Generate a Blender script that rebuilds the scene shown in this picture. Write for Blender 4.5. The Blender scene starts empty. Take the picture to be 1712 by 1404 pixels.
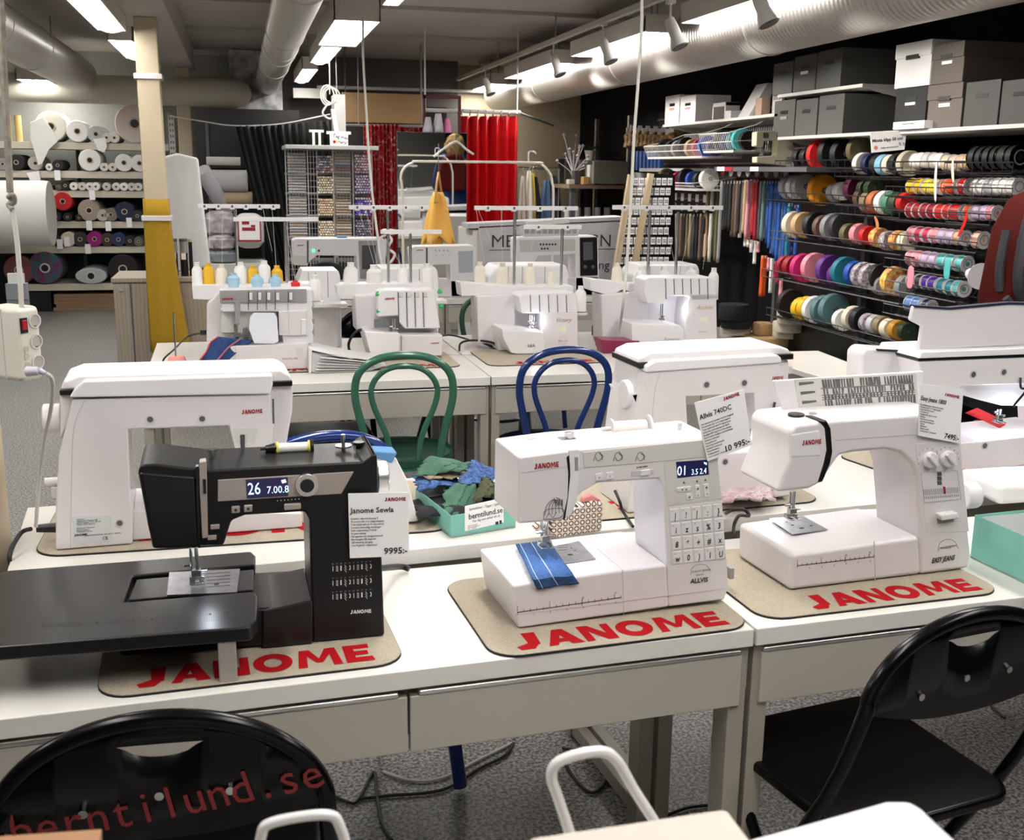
import bpy, bmesh, math, random
from mathutils import Vector, Matrix
R = random.Random(7)
SC = bpy.context.scene
COL = SC.collection
PI = math.pi
# ------------------------------------------------------------------ camera
CAM_Z, F_PX = 1.52, 1821.2
PITCH, ROLL, YAW = math.radians(12.877), math.radians(0.7435), math.radians(13.916)
_f = Vector((math.sin(YAW)*math.cos(PITCH), math.cos(YAW)*math.cos(PITCH), -math.sin(PITCH)))
_r = Vector((math.cos(YAW), -math.sin(YAW), 0)); _u = _r.cross(_f)
_r2 = _r*math.cos(ROLL) + _u*math.sin(ROLL); _u2 = _u*math.cos(ROLL) - _r*math.sin(ROLL)
EYE = Vector((0, 0, CAM_Z))
cd = bpy.data.cameras.new('camera'); cam = bpy.data.objects.new('camera', cd); COL.objects.link(cam)
cam.matrix_world = Matrix((( _r2.x, _u2.x, -_f.x, 0), (_r2.y, _u2.y, -_f.y, 0), (_r2.z, _u2.z, -_f.z, CAM_Z), (0, 0, 0, 1)))
cd.sensor_width = 36; cd.lens = 36*F_PX/1712; cd.clip_end = 60; cd.clip_start = .05
cd.dof.use_dof = True; cd.dof.focus_distance = 2.8; cd.dof.aperture_fstop = 15
SC.camera = cam
# ------------------------------------------------------------------ world, exposure
w = bpy.data.worlds.new('world'); SC.world = w; w.use_nodes = True
w.node_tree.nodes['Background'].inputs[0].default_value = (.9, .95, 1, 1)
w.node_tree.nodes['Background'].inputs[1].default_value = .3
SC.view_settings.view_transform = 'Standard'; SC.view_settings.look = 'None'
SC.view_settings.gamma = 1; SC.view_settings.exposure = 0.48
SC.cycles.use_denoising = True; SC.cycles.max_bounces = 8; SC.cycles.sample_clamp_indirect = 6
LAMP_E = 17.0      # how bright the tubes are

def ray(x, y): return (x-856)*_r2 - (y-702)*_u2 + F_PX*_f
def PZ(x, y, z): d = ray(x, y); return EYE + d*((z-CAM_Z)/d.z)
def PY(x, y, Y): d = ray(x, y); return EYE + d*(Y/d.y)
def PX(x, y, X): d = ray(x, y); return EYE + d*(X/d.x)
def depth(p): return (Vector(p)-EYE).dot(_f)
def PXM(p): return depth(p)/F_PX          # metres per pixel at p

class Plane:
    """upright plane through world point o, turned by a about z: local u (along), w (away), z (up)"""
    def __init__(s, o, a=0.0):
        s.o = Vector(o); s.a = a
        s.u = Vector((math.cos(a), math.sin(a), 0)); s.n = Vector((-math.sin(a), math.cos(a), 0))
    def at(s, x, y, w=0.0):
        d = ray(x, y); t = ((s.o + s.n*w - EYE).dot(s.n))/d.dot(s.n)
        p = EYE + d*t - s.o
        return (p.dot(s.u), p.z)
    def poly(s, pts, w=0.0): return [(a, max(b, .0003)) for a, b in (s.at(x, y, w) for x, y in pts)]
    def m(s): return PXM(s.o)

# ------------------------------------------------------------------ materials
def mat(name, c, rough=.5, metal=0, bump=0, bscale=200, var=0, vscale=8, emit=0, coat=0, alpha=1, trans=0, spec=None, c2=None):
    m = bpy.data.materials.get(name)
    if m: return m
    m = bpy.data.materials.new(name); m.use_nodes = True
    nt = m.node_tree; b = nt.nodes['Principled BSDF']
    b.inputs['Base Color'].default_value = (*c, 1); b.inputs['Roughness'].default_value = rough
    b.inputs['Metallic'].default_value = metal; b.inputs['Coat Weight'].default_value = coat
    b.inputs['Alpha'].default_value = alpha; b.inputs['Transmission Weight'].default_value = trans
    if spec is not None: b.inputs['Specular IOR Level'].default_value = spec
    if emit:
        b.inputs['Emission Color'].default_value = (*c, 1); b.inputs['Emission Strength'].default_value = emit
    if var or c2 or bump:
        tc = nt.nodes.new('ShaderNodeTexCoord')
    if var or c2:
        n = nt.nodes.new('ShaderNodeTexNoise'); n.inputs['Scale'].default_value = vscale; n.inputs['Detail'].default_value = 5
        nt.links.new(tc.outputs['Object'], n.inputs['Vector'])
        r = nt.nodes.new('ShaderNodeValToRGB')
        r.color_ramp.elements[0].position = .35; r.color_ramp.elements[1].position = .65
        a = c2 if c2 else tuple(max(0, x*(1-var)) for x in c)
        z = c if c2 else tuple(min(1, x*(1+var)) for x in c)
        r.color_ramp.elements[0].color = (*a, 1); r.color_ramp.elements[1].color = (*z, 1)
        nt.links.new(n.outputs[0], r.inputs[0]); nt.links.new(r.outputs[0], b.inputs['Base Color'])
    if bump:
        n = nt.nodes.new('ShaderNodeTexNoise'); n.inputs['Scale'].default_value = bscale; n.inputs['Detail'].default_value = 3
        nt.links.new(tc.outputs['Object'], n.inputs['Vector'])
        bp = nt.nodes.new('ShaderNodeBump'); bp.inputs['Strength'].default_value = bump; bp.inputs['Distance'].default_value = .004
        nt.links.new(n.outputs[0], bp.inputs['Height']); nt.links.new(bp.outputs[0], b.inputs['Normal'])
    return m
def C(c, rough=.5, **k):
    return mat('tone_%02x%02x%02x_%d' % (int(c[0]*255), int(c[1]*255), int(c[2]*255), int(rough*100)) + ''.join(sorted(k)), c, rough, **k)

M = dict(
 white=mat('white_plastic', (.70, .665, .675), .28, var=.015, vscale=3),
 white2=mat('bright_white_plastic', (.76, .745, .755), .3),
 warm=mat('warm_grey_plastic', (.55, .53, .52), .35),
 lgrey=mat('light_grey_plastic', (.62, .61, .58), .4),
 grey=mat('grey_plastic', (.30, .29, .29), .4),
 dgrey=mat('dark_grey_plastic', (.09, .09, .10), .4),
 black=mat('black_plastic', (.005, .005, .006), .30),
 satin=mat('satin_black_plastic', (.007, .007, .008), .36, bump=.03, bscale=900, spec=.35),
 tableblk=mat('black_table_plastic', (.009, .009, .010), .34, bump=.02, bscale=800),
 steel=mat('steel', (.62, .62, .63), .22, metal=1),
 alu=mat('brushed_aluminium', (.72, .71, .70), .32, metal=1),
 plate=mat('needle_plate_steel', (.45, .46, .50), .28, metal=1, var=.12, vscale=60),
 red=mat('logo_red', (.37, .002, .006), .9, spec=.2),
 darkred=mat('print_red', (.32, .006, .02), .6),
 ink=mat('black_ink', (.02, .02, .025), .6),
 inkw=mat('white_ink', (.75, .75, .75), .5),
 paper=mat('white_paper', (.93, .92, .93), .4),
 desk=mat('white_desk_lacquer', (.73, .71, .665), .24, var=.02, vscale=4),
 deskf=mat('shaded_desk_front', (.42, .39, .34), .35, var=.02, vscale=4),  # white desk fronts, darkened in colour for the shade on upright faces
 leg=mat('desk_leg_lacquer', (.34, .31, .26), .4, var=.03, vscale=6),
 lcd=mat('lcd_glass', (.012, .010, .05), .12, emit=.4),
 lcdtxt=mat('lcd_digits', (.60, .78, 1.0), .5, emit=.9),
 beige=mat('beige_grey_panel', (.36, .31, .28), .4),
 green=mat('green_lacquer', (.035, .135, .085), .22, coat=.3),
 blue=mat('blue_lacquer', (.008, .028, .14), .2, coat=.3),
 cord=mat('black_cord', (.01, .01, .01), .5),
 wcord=mat('white_cord', (.62, .60, .55), .5),
 rope=mat('grey_fabric_cord', (.28, .25, .21), .8, var=.2, vscale=80),
 cream=mat('cream_paint', (.56, .47, .33), .5, var=.03, vscale=5, bump=.15, bscale=40),
 denim=mat('denim_blue', (.018, .065, .18), .9, var=.25, vscale=220, bump=.4, bscale=700),
 teal=mat('mint_cardboard', (.20, .50, .42), .7, var=.06, vscale=12),
 tealin=mat('pale_cardboard_inside', (.60, .62, .62), .7),
 linen=mat('beige_felt', (.42, .365, .28), .95, bump=.5, bscale=900, var=.10, vscale=300),
 rubber=mat('mat_rubber_edge', (.012, .012, .014), .8),
 thread=mat('white_thread', (.80, .79, .76), .75, bump=.3, bscale=500),
)
# ------------------------------------------------------------------ mesh builder
class MB:
    def __init__(s): s.v = []; s.f = []
    def add(s, vs, fs):
        o = len(s.v); s.v += [tuple(v) for v in vs]; s.f += [tuple(i+o for i in f) for f in fs]; return s
    def box(s, x0, x1, y0, y1, z0, z1):
        return s.add([(x0,y0,z0),(x1,y0,z0),(x1,y1,z0),(x0,y1,z0),(x0,y0,z1),(x1,y0,z1),(x1,y1,z1),(x0,y1,z1)],
                     [(0,3,2,1),(4,5,6,7),(0,1,5,4),(1,2,6,5),(2,3,7,6),(3,0,4,7)])
    def prism(s, pts, w0, w1):      # outline in (u,z), pushed along y
        n = len(pts)
        A = sum(pts[i][0]*pts[(i+1) % n][1]-pts[(i+1) % n][0]*pts[i][1] for i in range(n))
        if A < 0: pts = pts[::-1]
        return s.add([(u, w0, z) for u, z in pts]+[(u, w1, z) for u, z in pts],
                     [tuple(range(n)), tuple(range(2*n-1, n-1, -1))]+[((i+1) % n, i, n+i, n+(i+1) % n) for i in range(n)])
    def slab(s, pts, z0, z1):       # outline in (x,y), pushed along z
        n = len(pts)
        A = sum(pts[i][0]*pts[(i+1) % n][1]-pts[(i+1) % n][0]*pts[i][1] for i in range(n))
        if A < 0: pts = pts[::-1]
        return s.add([(x, y, z0) for x, y in pts]+[(x, y, z1) for x, y in pts],
                     [tuple(range(n-1, -1, -1)), tuple(range(n, 2*n))]+[(i, (i+1) % n, n+(i+1) % n, n+i) for i in range(n)])
    def frustum(s, lo, hi):         # two loops of 3D points
        n = len(lo)
        return s.add(list(lo)+list(hi), [tuple(range(n-1, -1, -1)), tuple(range(n, 2*n))]+[(i, (i+1) % n, n+(i+1) % n, n+i) for i in range(n)])
    def lathe(s, prof, o=(0,0,0), ax=(0,0,1), n=20):   # prof: (radius, height)
        ax = Vector(ax).normalized(); q = Vector((0,0,1)).rotation_difference(ax); o = Vector(o)
        vs = []; fs = []
        for r, h in prof:
            for k in range(n):
                t = 2*PI*k/n; vs.append(o+q @ Vector((r*math.cos(t), r*math.sin(t), h)))
        for i in range(len(prof)-1):
            for k in range(n): fs.append((i*n+k, i*n+(k+1) % n, (i+1)*n+(k+1) % n, (i+1)*n+k))
        fs.append(tuple(range(n-1, -1, -1))); fs.append(tuple((len(prof)-1)*n+k for k in range(n)))
        return s.add(vs, fs)
    def cyl(s, p, q, r, r2=None, n=16):
        p = Vector(p); q = Vector(q); L = (q-p).length
        return s.lathe([(r, 0), (r if r2 is None else r2, L)], p, q-p, n)
    def ring(s, o, ax, r1, r0, h, n=24):    # washer
        return s.lathe([(r0, 0), (r1, 0), (r1, h), (r0, h), (r0, 0)], o, ax, n) if False else s._ring(o, ax, r1, r0, h, n)
    def _ring(s, o, ax, r1, r0, h, n):
        ax = Vector(ax).normalized(); q = Vector((0,0,1)).rotation_difference(ax); o = Vector(o); vs = []
        for r, z in ((r0,0),(r1,0),(r1,h),(r0,h)):
            for k in range(n):
                t = 2*PI*k/n; vs.append(o+q @ Vector((r*math.cos(t), r*math.sin(t), z)))
        fs = [(i*n+k, i*n+(k+1) % n, ((i+1) % 4)*n+(k+1) % n, ((i+1) % 4)*n+k) for i in range(4) for k in range(n)]
        return s.add(vs, fs)
    def tube(s, pts, r, n=8, closed=False, smooth=True, sub=6):
        P = [Vector(p) for p in pts]
        if smooth and len(P) > 2:
            Q = []; m = len(P)
            for i in range(m if closed else m-1):
                a = P[(i-1) % m] if closed or i > 0 else P[0]; b = P[i]; c = P[(i+1) % m]
                d = P[(i+2) % m] if closed or i+2 < m else P[m-1]
                for k in range(sub):
                    t = k/sub
                    Q.append(.5*((2*b)+(c-a)*t+(2*a-5*b+4*c-d)*t*t+(3*b-a-3*c+d)*t**3))
            if not closed: Q.append(P[-1])
            P = Q
        m = len(P); vs = []; fs = []; nrm = None
        for i, p in enumerate(P):
            t = (P[(i+1) % m]-P[(i-1) % m]) if closed or 0 < i < m-1 else (P[1]-P[0] if i == 0 else P[-1]-P[-2])
            if t.length < 1e-9: t = Vector((0,0,1))
            t.normalize()
            if nrm is None:
                nrm = t.cross(Vector((0,0,1)));
                if nrm.length < .1: nrm = t.cross(Vector((1,0,0)))
            nrm = (nrm-t*nrm.dot(t)).normalized(); b = t.cross(nrm)
            for k in range(n):
                a = 2*PI*k/n; vs.append(p+nrm*(r*math.cos(a))+b*(r*math.sin(a)))
        for i in range(m if closed else m-1):
            for k in range(n): fs.append((i*n+k, i*n+(k+1) % n, ((i+1) % m)*n+(k+1) % n, ((i+1) % m)*n+k))
        if not closed: fs.append(tuple(range(n-1, -1, -1))); fs.append(tuple((m-1)*n+k for k in range(n)))
        return s.add(vs, fs)
    def grid(s, fn, nu, nv):
        vs = [fn(i/nu, j/nv) for j in range(nv+1) for i in range(nu+1)]
        return s.add(vs, [(j*(nu+1)+i, j*(nu+1)+i+1, (j+1)*(nu+1)+i+1, (j+1)*(nu+1)+i) for j in range(nv) for i in range(nu)])
    def face(s, pts): return s.add(pts, [tuple(range(len(pts)))])
    def build(s, name, m, parent=None, bevel=0, seg=2, smooth=True, solid=0, angle=35, loc=None, sub=0, weld=False):
        me = bpy.data.meshes.new(name); me.from_pydata(s.v, [], s.f); me.materials.append(M[m] if isinstance(m, str) else m)
        bm = bmesh.new(); bm.from_mesh(me)
        if weld: bmesh.ops.remove_doubles(bm, verts=bm.verts, dist=1e-5)
        bmesh.ops.recalc_face_normals(bm, faces=bm.faces); bm.to_mesh(me); bm.free()
        if smooth:
            me.shade_smooth(); me.set_sharp_from_angle(angle=math.radians(angle))
        o = bpy.data.objects.new(name, me); COL.objects.link(o)
        if parent: o.parent = parent
        if loc: o.location = loc
        if solid:
            d = o.modifiers.new('solid', 'SOLIDIFY'); d.thickness = solid; d.offset = 0
        if sub:
            d = o.modifiers.new('sub', 'SUBSURF'); d.levels = d.render_levels = sub
        if bevel:
            d = o.modifiers.new('bevel', 'BEVEL'); d.width = bevel; d.segments = seg; d.limit_method = 'ANGLE'; d.angle_limit = math.radians(30)
            d.harden_normals = True
        return o

def thing(name, label, cat, loc=(0,0,0), rz=0, group=None):
    o = bpy.data.objects.new(name, None); COL.objects.link(o); o.location = loc; o.rotation_euler = (0, 0, rz)
    o.empty_display_size = .05
    o['label'] = label; o['category'] = cat
    if group: o['group'] = group
    return o
def tag(o, label, cat, group=None, kind=None):
    o['label'] = label; o['category'] = cat
    if group: o['group'] = group
    if kind: o['kind'] = kind
    return o
def struct(o): o['kind'] = 'structure'; return o
def lab(o, l): o['label'] = l; return o
def text(name, body, m, parent, loc, size, rot=(PI/2,0,0), off=0, shear=0, align='LEFT', sp=1.0, sx=1.0):
    c = bpy.data.curves.new(name, 'FONT'); c.body = body; c.size = size; c.extrude = .0001; c.offset = off; c.shear = shear
    c.align_x = align; c.space_character = sp; c.resolution_u = 2; c.materials.append(M[m] if isinstance(m, str) else m)
    o = bpy.data.objects.new(name, c); COL.objects.link(o); o.parent = parent; o.location = loc; o.rotation_euler = rot; o.scale = (sx, 1, 1)
    return o
def _ell(cx, cy, rx, ry, n=24): return [(cx+rx*math.cos(2*PI*k/n), cy+ry*math.sin(2*PI*k/n)) for k in range(n)]
_a = _ell(.6, .5, .6, .53); _b = _ell(.6, .5, .27, .25)
GL = {'J': (.86, [[(.42,.2),(.78,.2),(.84,1),(.40,1)], [(0,.16),(.10,-.04),(.52,-.04),(.78,.3)], [(0,.16),(.42,.24),(.78,.3),(.42,.34)]]),
 'A': (1.12, [[(0,0),(.30,0),(.72,1),(.42,1)], [(.42,1),(.76,1),(1.14,0),(.74,0)], [(.22,.18),(.9,.18),(.84,.4),(.33,.4)]]),
 'N': (1.04, [[(0,0),(.27,0),(.27,1),(0,1)], [(.77,0),(1.04,0),(1.04,1),(.77,1)], [(0,1),(.36,1),(1.04,0),(.68,0)]]),
 'O': (1.2, [[_a[k], _a[(k+1) % 24], _b[(k+1) % 24], _b[k]] for k in range(24)]),
 'M': (1.36, [[(0,0),(.28,0),(.36,1),(.12,1)], [(1.08,0),(1.36,0),(1.24,1),(1.0,1)], [(.12,1),(.44,1),(.78,.22),(.58,.22)], [(.92,1),(1.24,1),(.78,.22),(.58,.22)]]),
 'E': (.88, [[(0,0),(.32,0),(.32,1),(0,1)], [(0,0),(.88,0),(.84,.26),(0,.26)], [(0,.39),(.74,.39),(.74,.62),(0,.62)], [(0,.75),(.82,.75),(.82,1),(0,1)]])}
def logo(width, height, fn, mb=None):      # lettering laid through fn(s,t)->3D, s in 0..width, t in 0..height
    mb = mb or MB(); tot = sum(GL[c][0]+.12 for c in 'JANOME')-.12; k = width/tot; x = 0
    for c in 'JANOME':
        w_, qs = GL[c]
        for q in qs:
            e = Vector(fn(0, 0)); nn = (Vector(fn(1, 0))-e).cross(Vector(fn(0, 1))-e).normalized()*(.00006*(len(mb.f) % 5)) if c != 'O' else Vector((0, 0, 0))
            mb.face([Vector(fn((x+a)*k, b*height))+nn for a, b in q])
        x += w_+.12
    return mb
# ================================================================== room
mfloor = mat('speckled_vinyl', (.30, .295, .28), .45)
nt = mfloor.node_tree; b = nt.nodes['Principled BSDF']; tc = nt.nodes.new('ShaderNodeTexCoord')
n1 = nt.nodes.new('ShaderNodeTexNoise'); n1.inputs['Scale'].default_value = 110; n1.inputs['Detail'].default_value = 4
r1 = nt.nodes.new('ShaderNodeValToRGB'); r1.color_ramp.elements[0].position = .40; r1.color_ramp.elements[1].position = .62
r1.color_ramp.elements[0].color = (.055, .055, .055, 1); r1.color_ramp.elements[1].color = (.37, .355, .33, 1)
nt.links.new(tc.outputs['Object'], n1.inputs['Vector']); nt.links.new(n1.outputs[0], r1.inputs[0]); nt.links.new(r1.outputs[0], b.inputs['Base Color'])
XL, XR, YB, YF, ZC = -5.5, 4.05, 13.1, -3.2, 2.72
struct(MB().box(XL-.2, XR+.2, YF-.2, YB+.2, -.1, 0).build('floor', mfloor, smooth=False))
mc = mat('grey_white_ceiling_paint', (.47, .435, .40), .7, var=.03, vscale=1)
struct(MB().box(XL-.2, XR+.2, YF-.2, YB+.2, ZC, ZC+.1).build('ceiling', mc, smooth=False))
mwg = mat('pale_grey_wall', (.36, .37, .34), .7, var=.03); mwb = mat('beige_wall', (.60, .50, .34), .6, var=.03, vscale=2)
mblk = mat('black_wall_paint', (.003, .003, .0035), .8, spec=.15)
xs = PY(967, 200, YB).x
struct(MB().box(XL-.2, 0.2, YB, YB+.1, 0, ZC).build('wall_back_left', mwg, smooth=False))
struct(MB().box(0.2, XR+.2, YB, YB+.1, 0, ZC).build('wall_back', mwb, smooth=False))
struct(MB().box(XR, XR+.1, YF, YB, 0, ZC).build('wall_right', mblk, smooth=False))
struct(MB().box(XL-.1, XL, YF, YB, 0, ZC).build('wall_left', mwg, smooth=False))
struct(MB().box(XL-.1, XR+.1, YF-.1, YF, 0, ZC).build('wall_front', mat('dim_brown_wall', (.22, .21, .19), .7), smooth=False))
# ceiling beam over the two pillars
mbm = mat('grey_beam_paint', (.42, .39, .365), .7)
a0, a1 = PZ(332, 135.6, 2.5), PZ(284, 142, 2.5)
struct(MB().box(-.785, -.405, YF, 12.4, 2.5, ZC-.001).build('beam', mbm, bevel=.01))
for i, yy in enumerate([3.2, 5.0, 6.8, 8.6, 10.4]):      # faint joist strips across the ceiling
    struct(MB().box(-.40, XR, yy, yy+.05, ZC-.03, ZC-.001).build('ceiling_joist', mbm))
# slatwall grooves high on the black wall
mgr = mat('dark_slat_board', (.010, .006, .007), .7, spec=.2)
g = MB().box(XR-.03, XR-.001, 7.4, 10.4, 1.2, 2.1)
struct(g.build('wall_panel', mgr, smooth=False))
g = MB()
for k in range(8): g.box(XR-.045, XR-.031, 7.4, 10.4, 1.28+k*.105, 1.295+k*.105)
struct(g.build('wall_panel_grooves', mat('groove_edge', (.07, .04, .04), .5), smooth=False))
# ------------------------------------------------------------------ pillars
def pillar(lx, rx, ytop, Y, label_, name='pillar'):
    p = PY(lx, ytop, Y); q = PY(rx, ytop, Y)
    return struct(MB().box(p.x, q.x, Y, Y+(q.x-p.x), 0, 2.5).build(name, 'cream', bevel=.008)), p.x, q.x
p1, pl, pr = pillar(224, 263, 60, 8.1, '')
p2, _, _ = pillar(293.5, 316.5, 140, 12.0, '')
# yellow cloth tied round the first pillar with white tape
yel = mat('mustard_cloth', (.38, .22, .006), .85, var=.05, vscale=40, bump=.3, bscale=300)
z0 = PY(262, 590, 8.05).z; z1 = PY(252, 333, 8.05).z
def clo(i, j):
    t = j; z = z1+(z0-z1)*t; cx = (pl+pr)/2+.045*t*t; h = (pr-pl)/2+.012+.05*t**1.5; a = 2*PI*i
    ca, sa = math.cos(a), math.sin(a); k = max(abs(ca), abs(sa))**.75
    wv = 1+.04*t*math.sin(7*a+3*t)
    return (cx+h*ca/k*wv, 8.1+(pr-pl)/2+h*sa/k*wv, z)
tag(MB().grid(clo, 40, 10).build('pillar_cloth', yel, solid=.004), 'long mustard yellow cloth wrapped around the cream pillar', 'cloth')
for yy, l in ((127, 'white tape band high on the bare cream pillar'), (365, 'white tape band holding the mustard cloth on the pillar')):
    z = PY(245, yy, 8.08).z; e = .018 if yy < 200 else .02+.004
    tag(MB().box(pl-e, pr+e, 8.1-e, 8.1+(pr-pl)+e, z-.018, z+.018).build('tape_band', 'white', bevel=.004), l, 'tape')
# near pillar at the left edge, beside the first desk
pp = PX(42, 863, -.47)
npil = struct(MB().box(-.72, -.505, 2.19, 2.42, 0, 2.5).build('pillar_near', 'cream', bevel=.012))
# ------------------------------------------------------------------ ceiling ducts
mduct = mat('spiral_duct_steel', (.58, .56, .52), .34, metal=.65)
ntd = mduct.node_tree; bd = ntd.nodes['Principled BSDF']; tcd = ntd.nodes.new('ShaderNodeTexCoord')
wv = ntd.nodes.new('ShaderNodeTexWave'); wv.bands_direction = 'Y'; wv.inputs['Scale'].default_value = 8; wv.inputs['Distortion'].default_value = 0
ntd.links.new(tcd.outputs['Object'], wv.inputs['Vector'])
bpd = ntd.nodes.new('ShaderNodeBump'); bpd.inputs['Strength'].default_value = .35; bpd.inputs['Distance'].default_value = .01
ntd.links.new(wv.outputs[0], bpd.inputs['Height']); ntd.links.new(bpd.outputs[0], bd.inputs['Normal'])
mduct2 = mat('painted_duct', (.60, .57, .47), .5)
def duct(x, z, r, ya, yb, label_, seams=(), m=mduct):
    t = thing('ventilation_duct', label_, 'duct', (x, ya, z))
    MB().cyl((0,0,0), (0, yb-ya, 0), r, n=40).build('pipe', m, t)
    for s_ in seams: MB()._ring((0, s_-ya, 0), (0,1,0), r+.006, r-.02, .02, 40).build('seam_ring', m, t)
    for k in range(int((yb-ya)/2.5)+1):
        y = .8+k*2.5; MB().cyl((0, y, r*.9), (0, y, ZC-z-.001), .006, n=8).build('hanger_rod', 'grey', t)
    return t
duct(2.93, 2.36, .185, YF+.1, 12.6, 'large ribbed steel duct running along the ceiling above the black wall', (3.6, 5.9, 8.2, 10.5))
duct(0.335, 2.395, .125, YF+.1, 12.2, 'ribbed steel duct over the middle of the shop, right of the beam', (5.5, 7.6, 8.4, 8.8, 10))
duct(-1.47, 2.375, .165, YF+.1, 11.75, 'ribbed steel duct over the fabric shelves, left of the beam', (6, 7.6, 9.1))
t = thing('ventilation_duct', 'beige cross duct running above the fabric roll shelves at the back', 'duct', (-5.4, 12.0, 2.26))
MB().lathe([(.14, 0), (.14, 5.35), (.13, 5.45), (.09, 5.53), (.02, 5.56)], (0,0,0), (1,0,0), 32).build('pipe', mduct2, t)
conc = mat('raw_grey_concrete', (.42, .42, .43), .8, var=.45, vscale=9, bump=.6, bscale=30)
c0, c1 = PY(385, 150, 12.2), PY(474, 209, 12.2)
struct(MB().box(c0.x, c1.x, 12.21, 12.6, c1.z, ZC-.001).build('beam_concrete', conc, bevel=.02))
# ------------------------------------------------------------------ ceiling lamps
mlamp = mat('lit_diffuser', (1, .97, .93), .5, emit=LAMP_E)
def lamp(x0, x1, y0, y1, label_, z=2.4, h=.10, cover=False, shade='white2'):
    cx, cy = (x0+x1)/2, (y0+y1)/2; t = thing('ceiling_lamp', label_, 'lamp', (cx, cy, z), 0, 'fluorescent ceiling lamps')
    a, b_ = (x1-x0)/2, (y1-y0)/2
    f = MB().box(-a, -a+.008, -b_, b_, 0, h).box(a-.008, a, -b_, b_, 0, h).box(-a, a, -b_, -b_+.008, 0, h).box(-a, a, b_-.008, b_, 0, h).box(-a, a, -b_, b_, h, h+.01)
    f.build('housing', mat('lamp_housing', (.62, .58, .52), .5), t)
    if cover: MB().prism([(a*math.cos(PI+PI*k/8)*.93, .035+.05*math.sin(PI+PI*k/8)) for k in range(9)], -b_+.01, b_-.01).build('diffuser', mlamp, t)
    else: MB().box(-a+.012, a-.012, -b_+.012, b_-.012, .008, .02).build('diffuser', mlamp, t)
    if not cover: MB().box(-.003, .003, -b_+.01, b_-.01, .002, .007).build('divider', 'grey', t)
    top = ZC-z-.001
    for s_ in (-.7, .7): MB().cyl((0, s_*b_, h), (0, s_*b_, top), .005, n=8).build('hanger_rod', 'grey', t)
    return t
lamp(.60, .885, 7.05, 8.5, 'wide twin tube lamp hanging in the middle of the ceiling', h=.14)
lamp(.63, .79, 8.6, 9.9, 'narrow lit lamp directly beyond the wide middle lamp', cover=True)
lamp(.60, .75, 10.55, 12.1, 'farthest narrow lamp of the middle row, near the concrete block', cover=True)
lamp(.80, .90, 4.4, 6.35, 'middle row lamp cut off by the top edge of the photo')
lamp(-.88, -.69, 6.6, 8.1, 'bright lamp left of the first cream pillar', cover=True)
lamp(-.88, -.70, 8.7, 10.1, 'bright lamp partly behind the cream pillar', cover=True)
lamp(-2.0, -1.72, 11.5, 12.9, 'lamp low over the fabric shelves beyond the left duct', z=2.3)
lamp(-2.72, -2.45, 9.5, 11.0, 'lamp at the far left edge under the left duct', z=2.38)
lamp(2.58, 2.86, 11.55, 12.95, 'farthest lamp under the track rail beside the right duct')
lamp(2.56, 2.84, 9.15, 10.85, 'second farthest lamp of the right row under the track rail')
lamp(2.56, 2.84, 6.95, 8.6, 'third farthest lamp of the right row, beside the steel duct')
lamp(2.62, 2.90, 4.9, 6.5, 'nearest visible lamp of the right row, top right')
for k, (x, y) in enumerate([(.7, 2.6), (.7, .5), (-.9, 3.6), (-.9, 1.2), (2.5, 3.0), (2.5, .8), (-2.6, 6.0), (-2.6, 2.5)]):
    lamp(x-.15, x+.15, y-.75, y+.75, 'fluorescent lamp overhead, above the top edge of the photo', z=2.5)
# track rail with spotlights
rail = thing('track_rail', 'cream track rail running beneath the ceiling beside the right row of lamps', 'rail', (2.44, 4.0, 2.5))
MB().box(-.02, .02, 0, 8.6, 0, .035).build('rail_profile', mat('cream_rail', (.5, .46, .40), .5), rail)
for y in (.6, 2.6, 4.6, 6.6): MB().cyl((0, y, .03), (0, y, ZC-2.5-.001), .008, n=8).build('hanger_rod', 'grey', rail)
def spot(x, y, Y, label_, tilt=.5):
    p = PY(x, y, Y); t = thing('spotlight', label_, 'spotlight', p, 0, 'track spotlights'); s_ = PXM(p)
    d = Vector((tilt*.7, -.35, -1)).normalized()
    MB().lathe([(.028, 0), (.034, .05), (.034, .10), (.05, .15), (.052, .165)], -d*.10, d, 20).build('lamp_head', 'lgrey', t)
    MB().cyl(d*.066, d*.07, .045, n=20).build('grille', 'dgrey', t)
    MB().cyl(-d*.09, -d*.09+Vector((0, 0, .10)), .007, n=8).build('stem', 'lgrey', t)
    l = bpy.data.lights.new('spot_lamp', 'SPOT'); l.energy = 75; l.color = (1, .95, .88); l.spot_size = math.radians(105); l.spot_blend = .8; l.shadow_soft_size = .05
    lo = bpy.data.objects.new('spot_lamp', l); COL.objects.link(lo); lo.parent = t; lo.location = d*.085; lo.rotation_euler = Vector((.9, -.15, -.75)).to_track_quat('-Z', 'Y').to_euler()
    MB().box(-.02, .02, -.03, .03, -.0, .02).build('adapter', 'lgrey', t, loc=tuple(-d*.09+Vector((0, 0, .09))))
spot(817, 147, 10.9, 'small spotlight on the farthest right lamp')
spot(932, 112, 8.7, 'silver spotlight in front of the second farthest right lamp')
spot(1016, 88, 7.3, 'silver spotlight right of the hanging cord, pointing at the ribbons')
spot(1130, 60, 6.0, 'silver spotlight between the two nearest right lamps')
spot(1277, 18, 4.9, 'nearest silver spotlight at the top edge of the photo')
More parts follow.
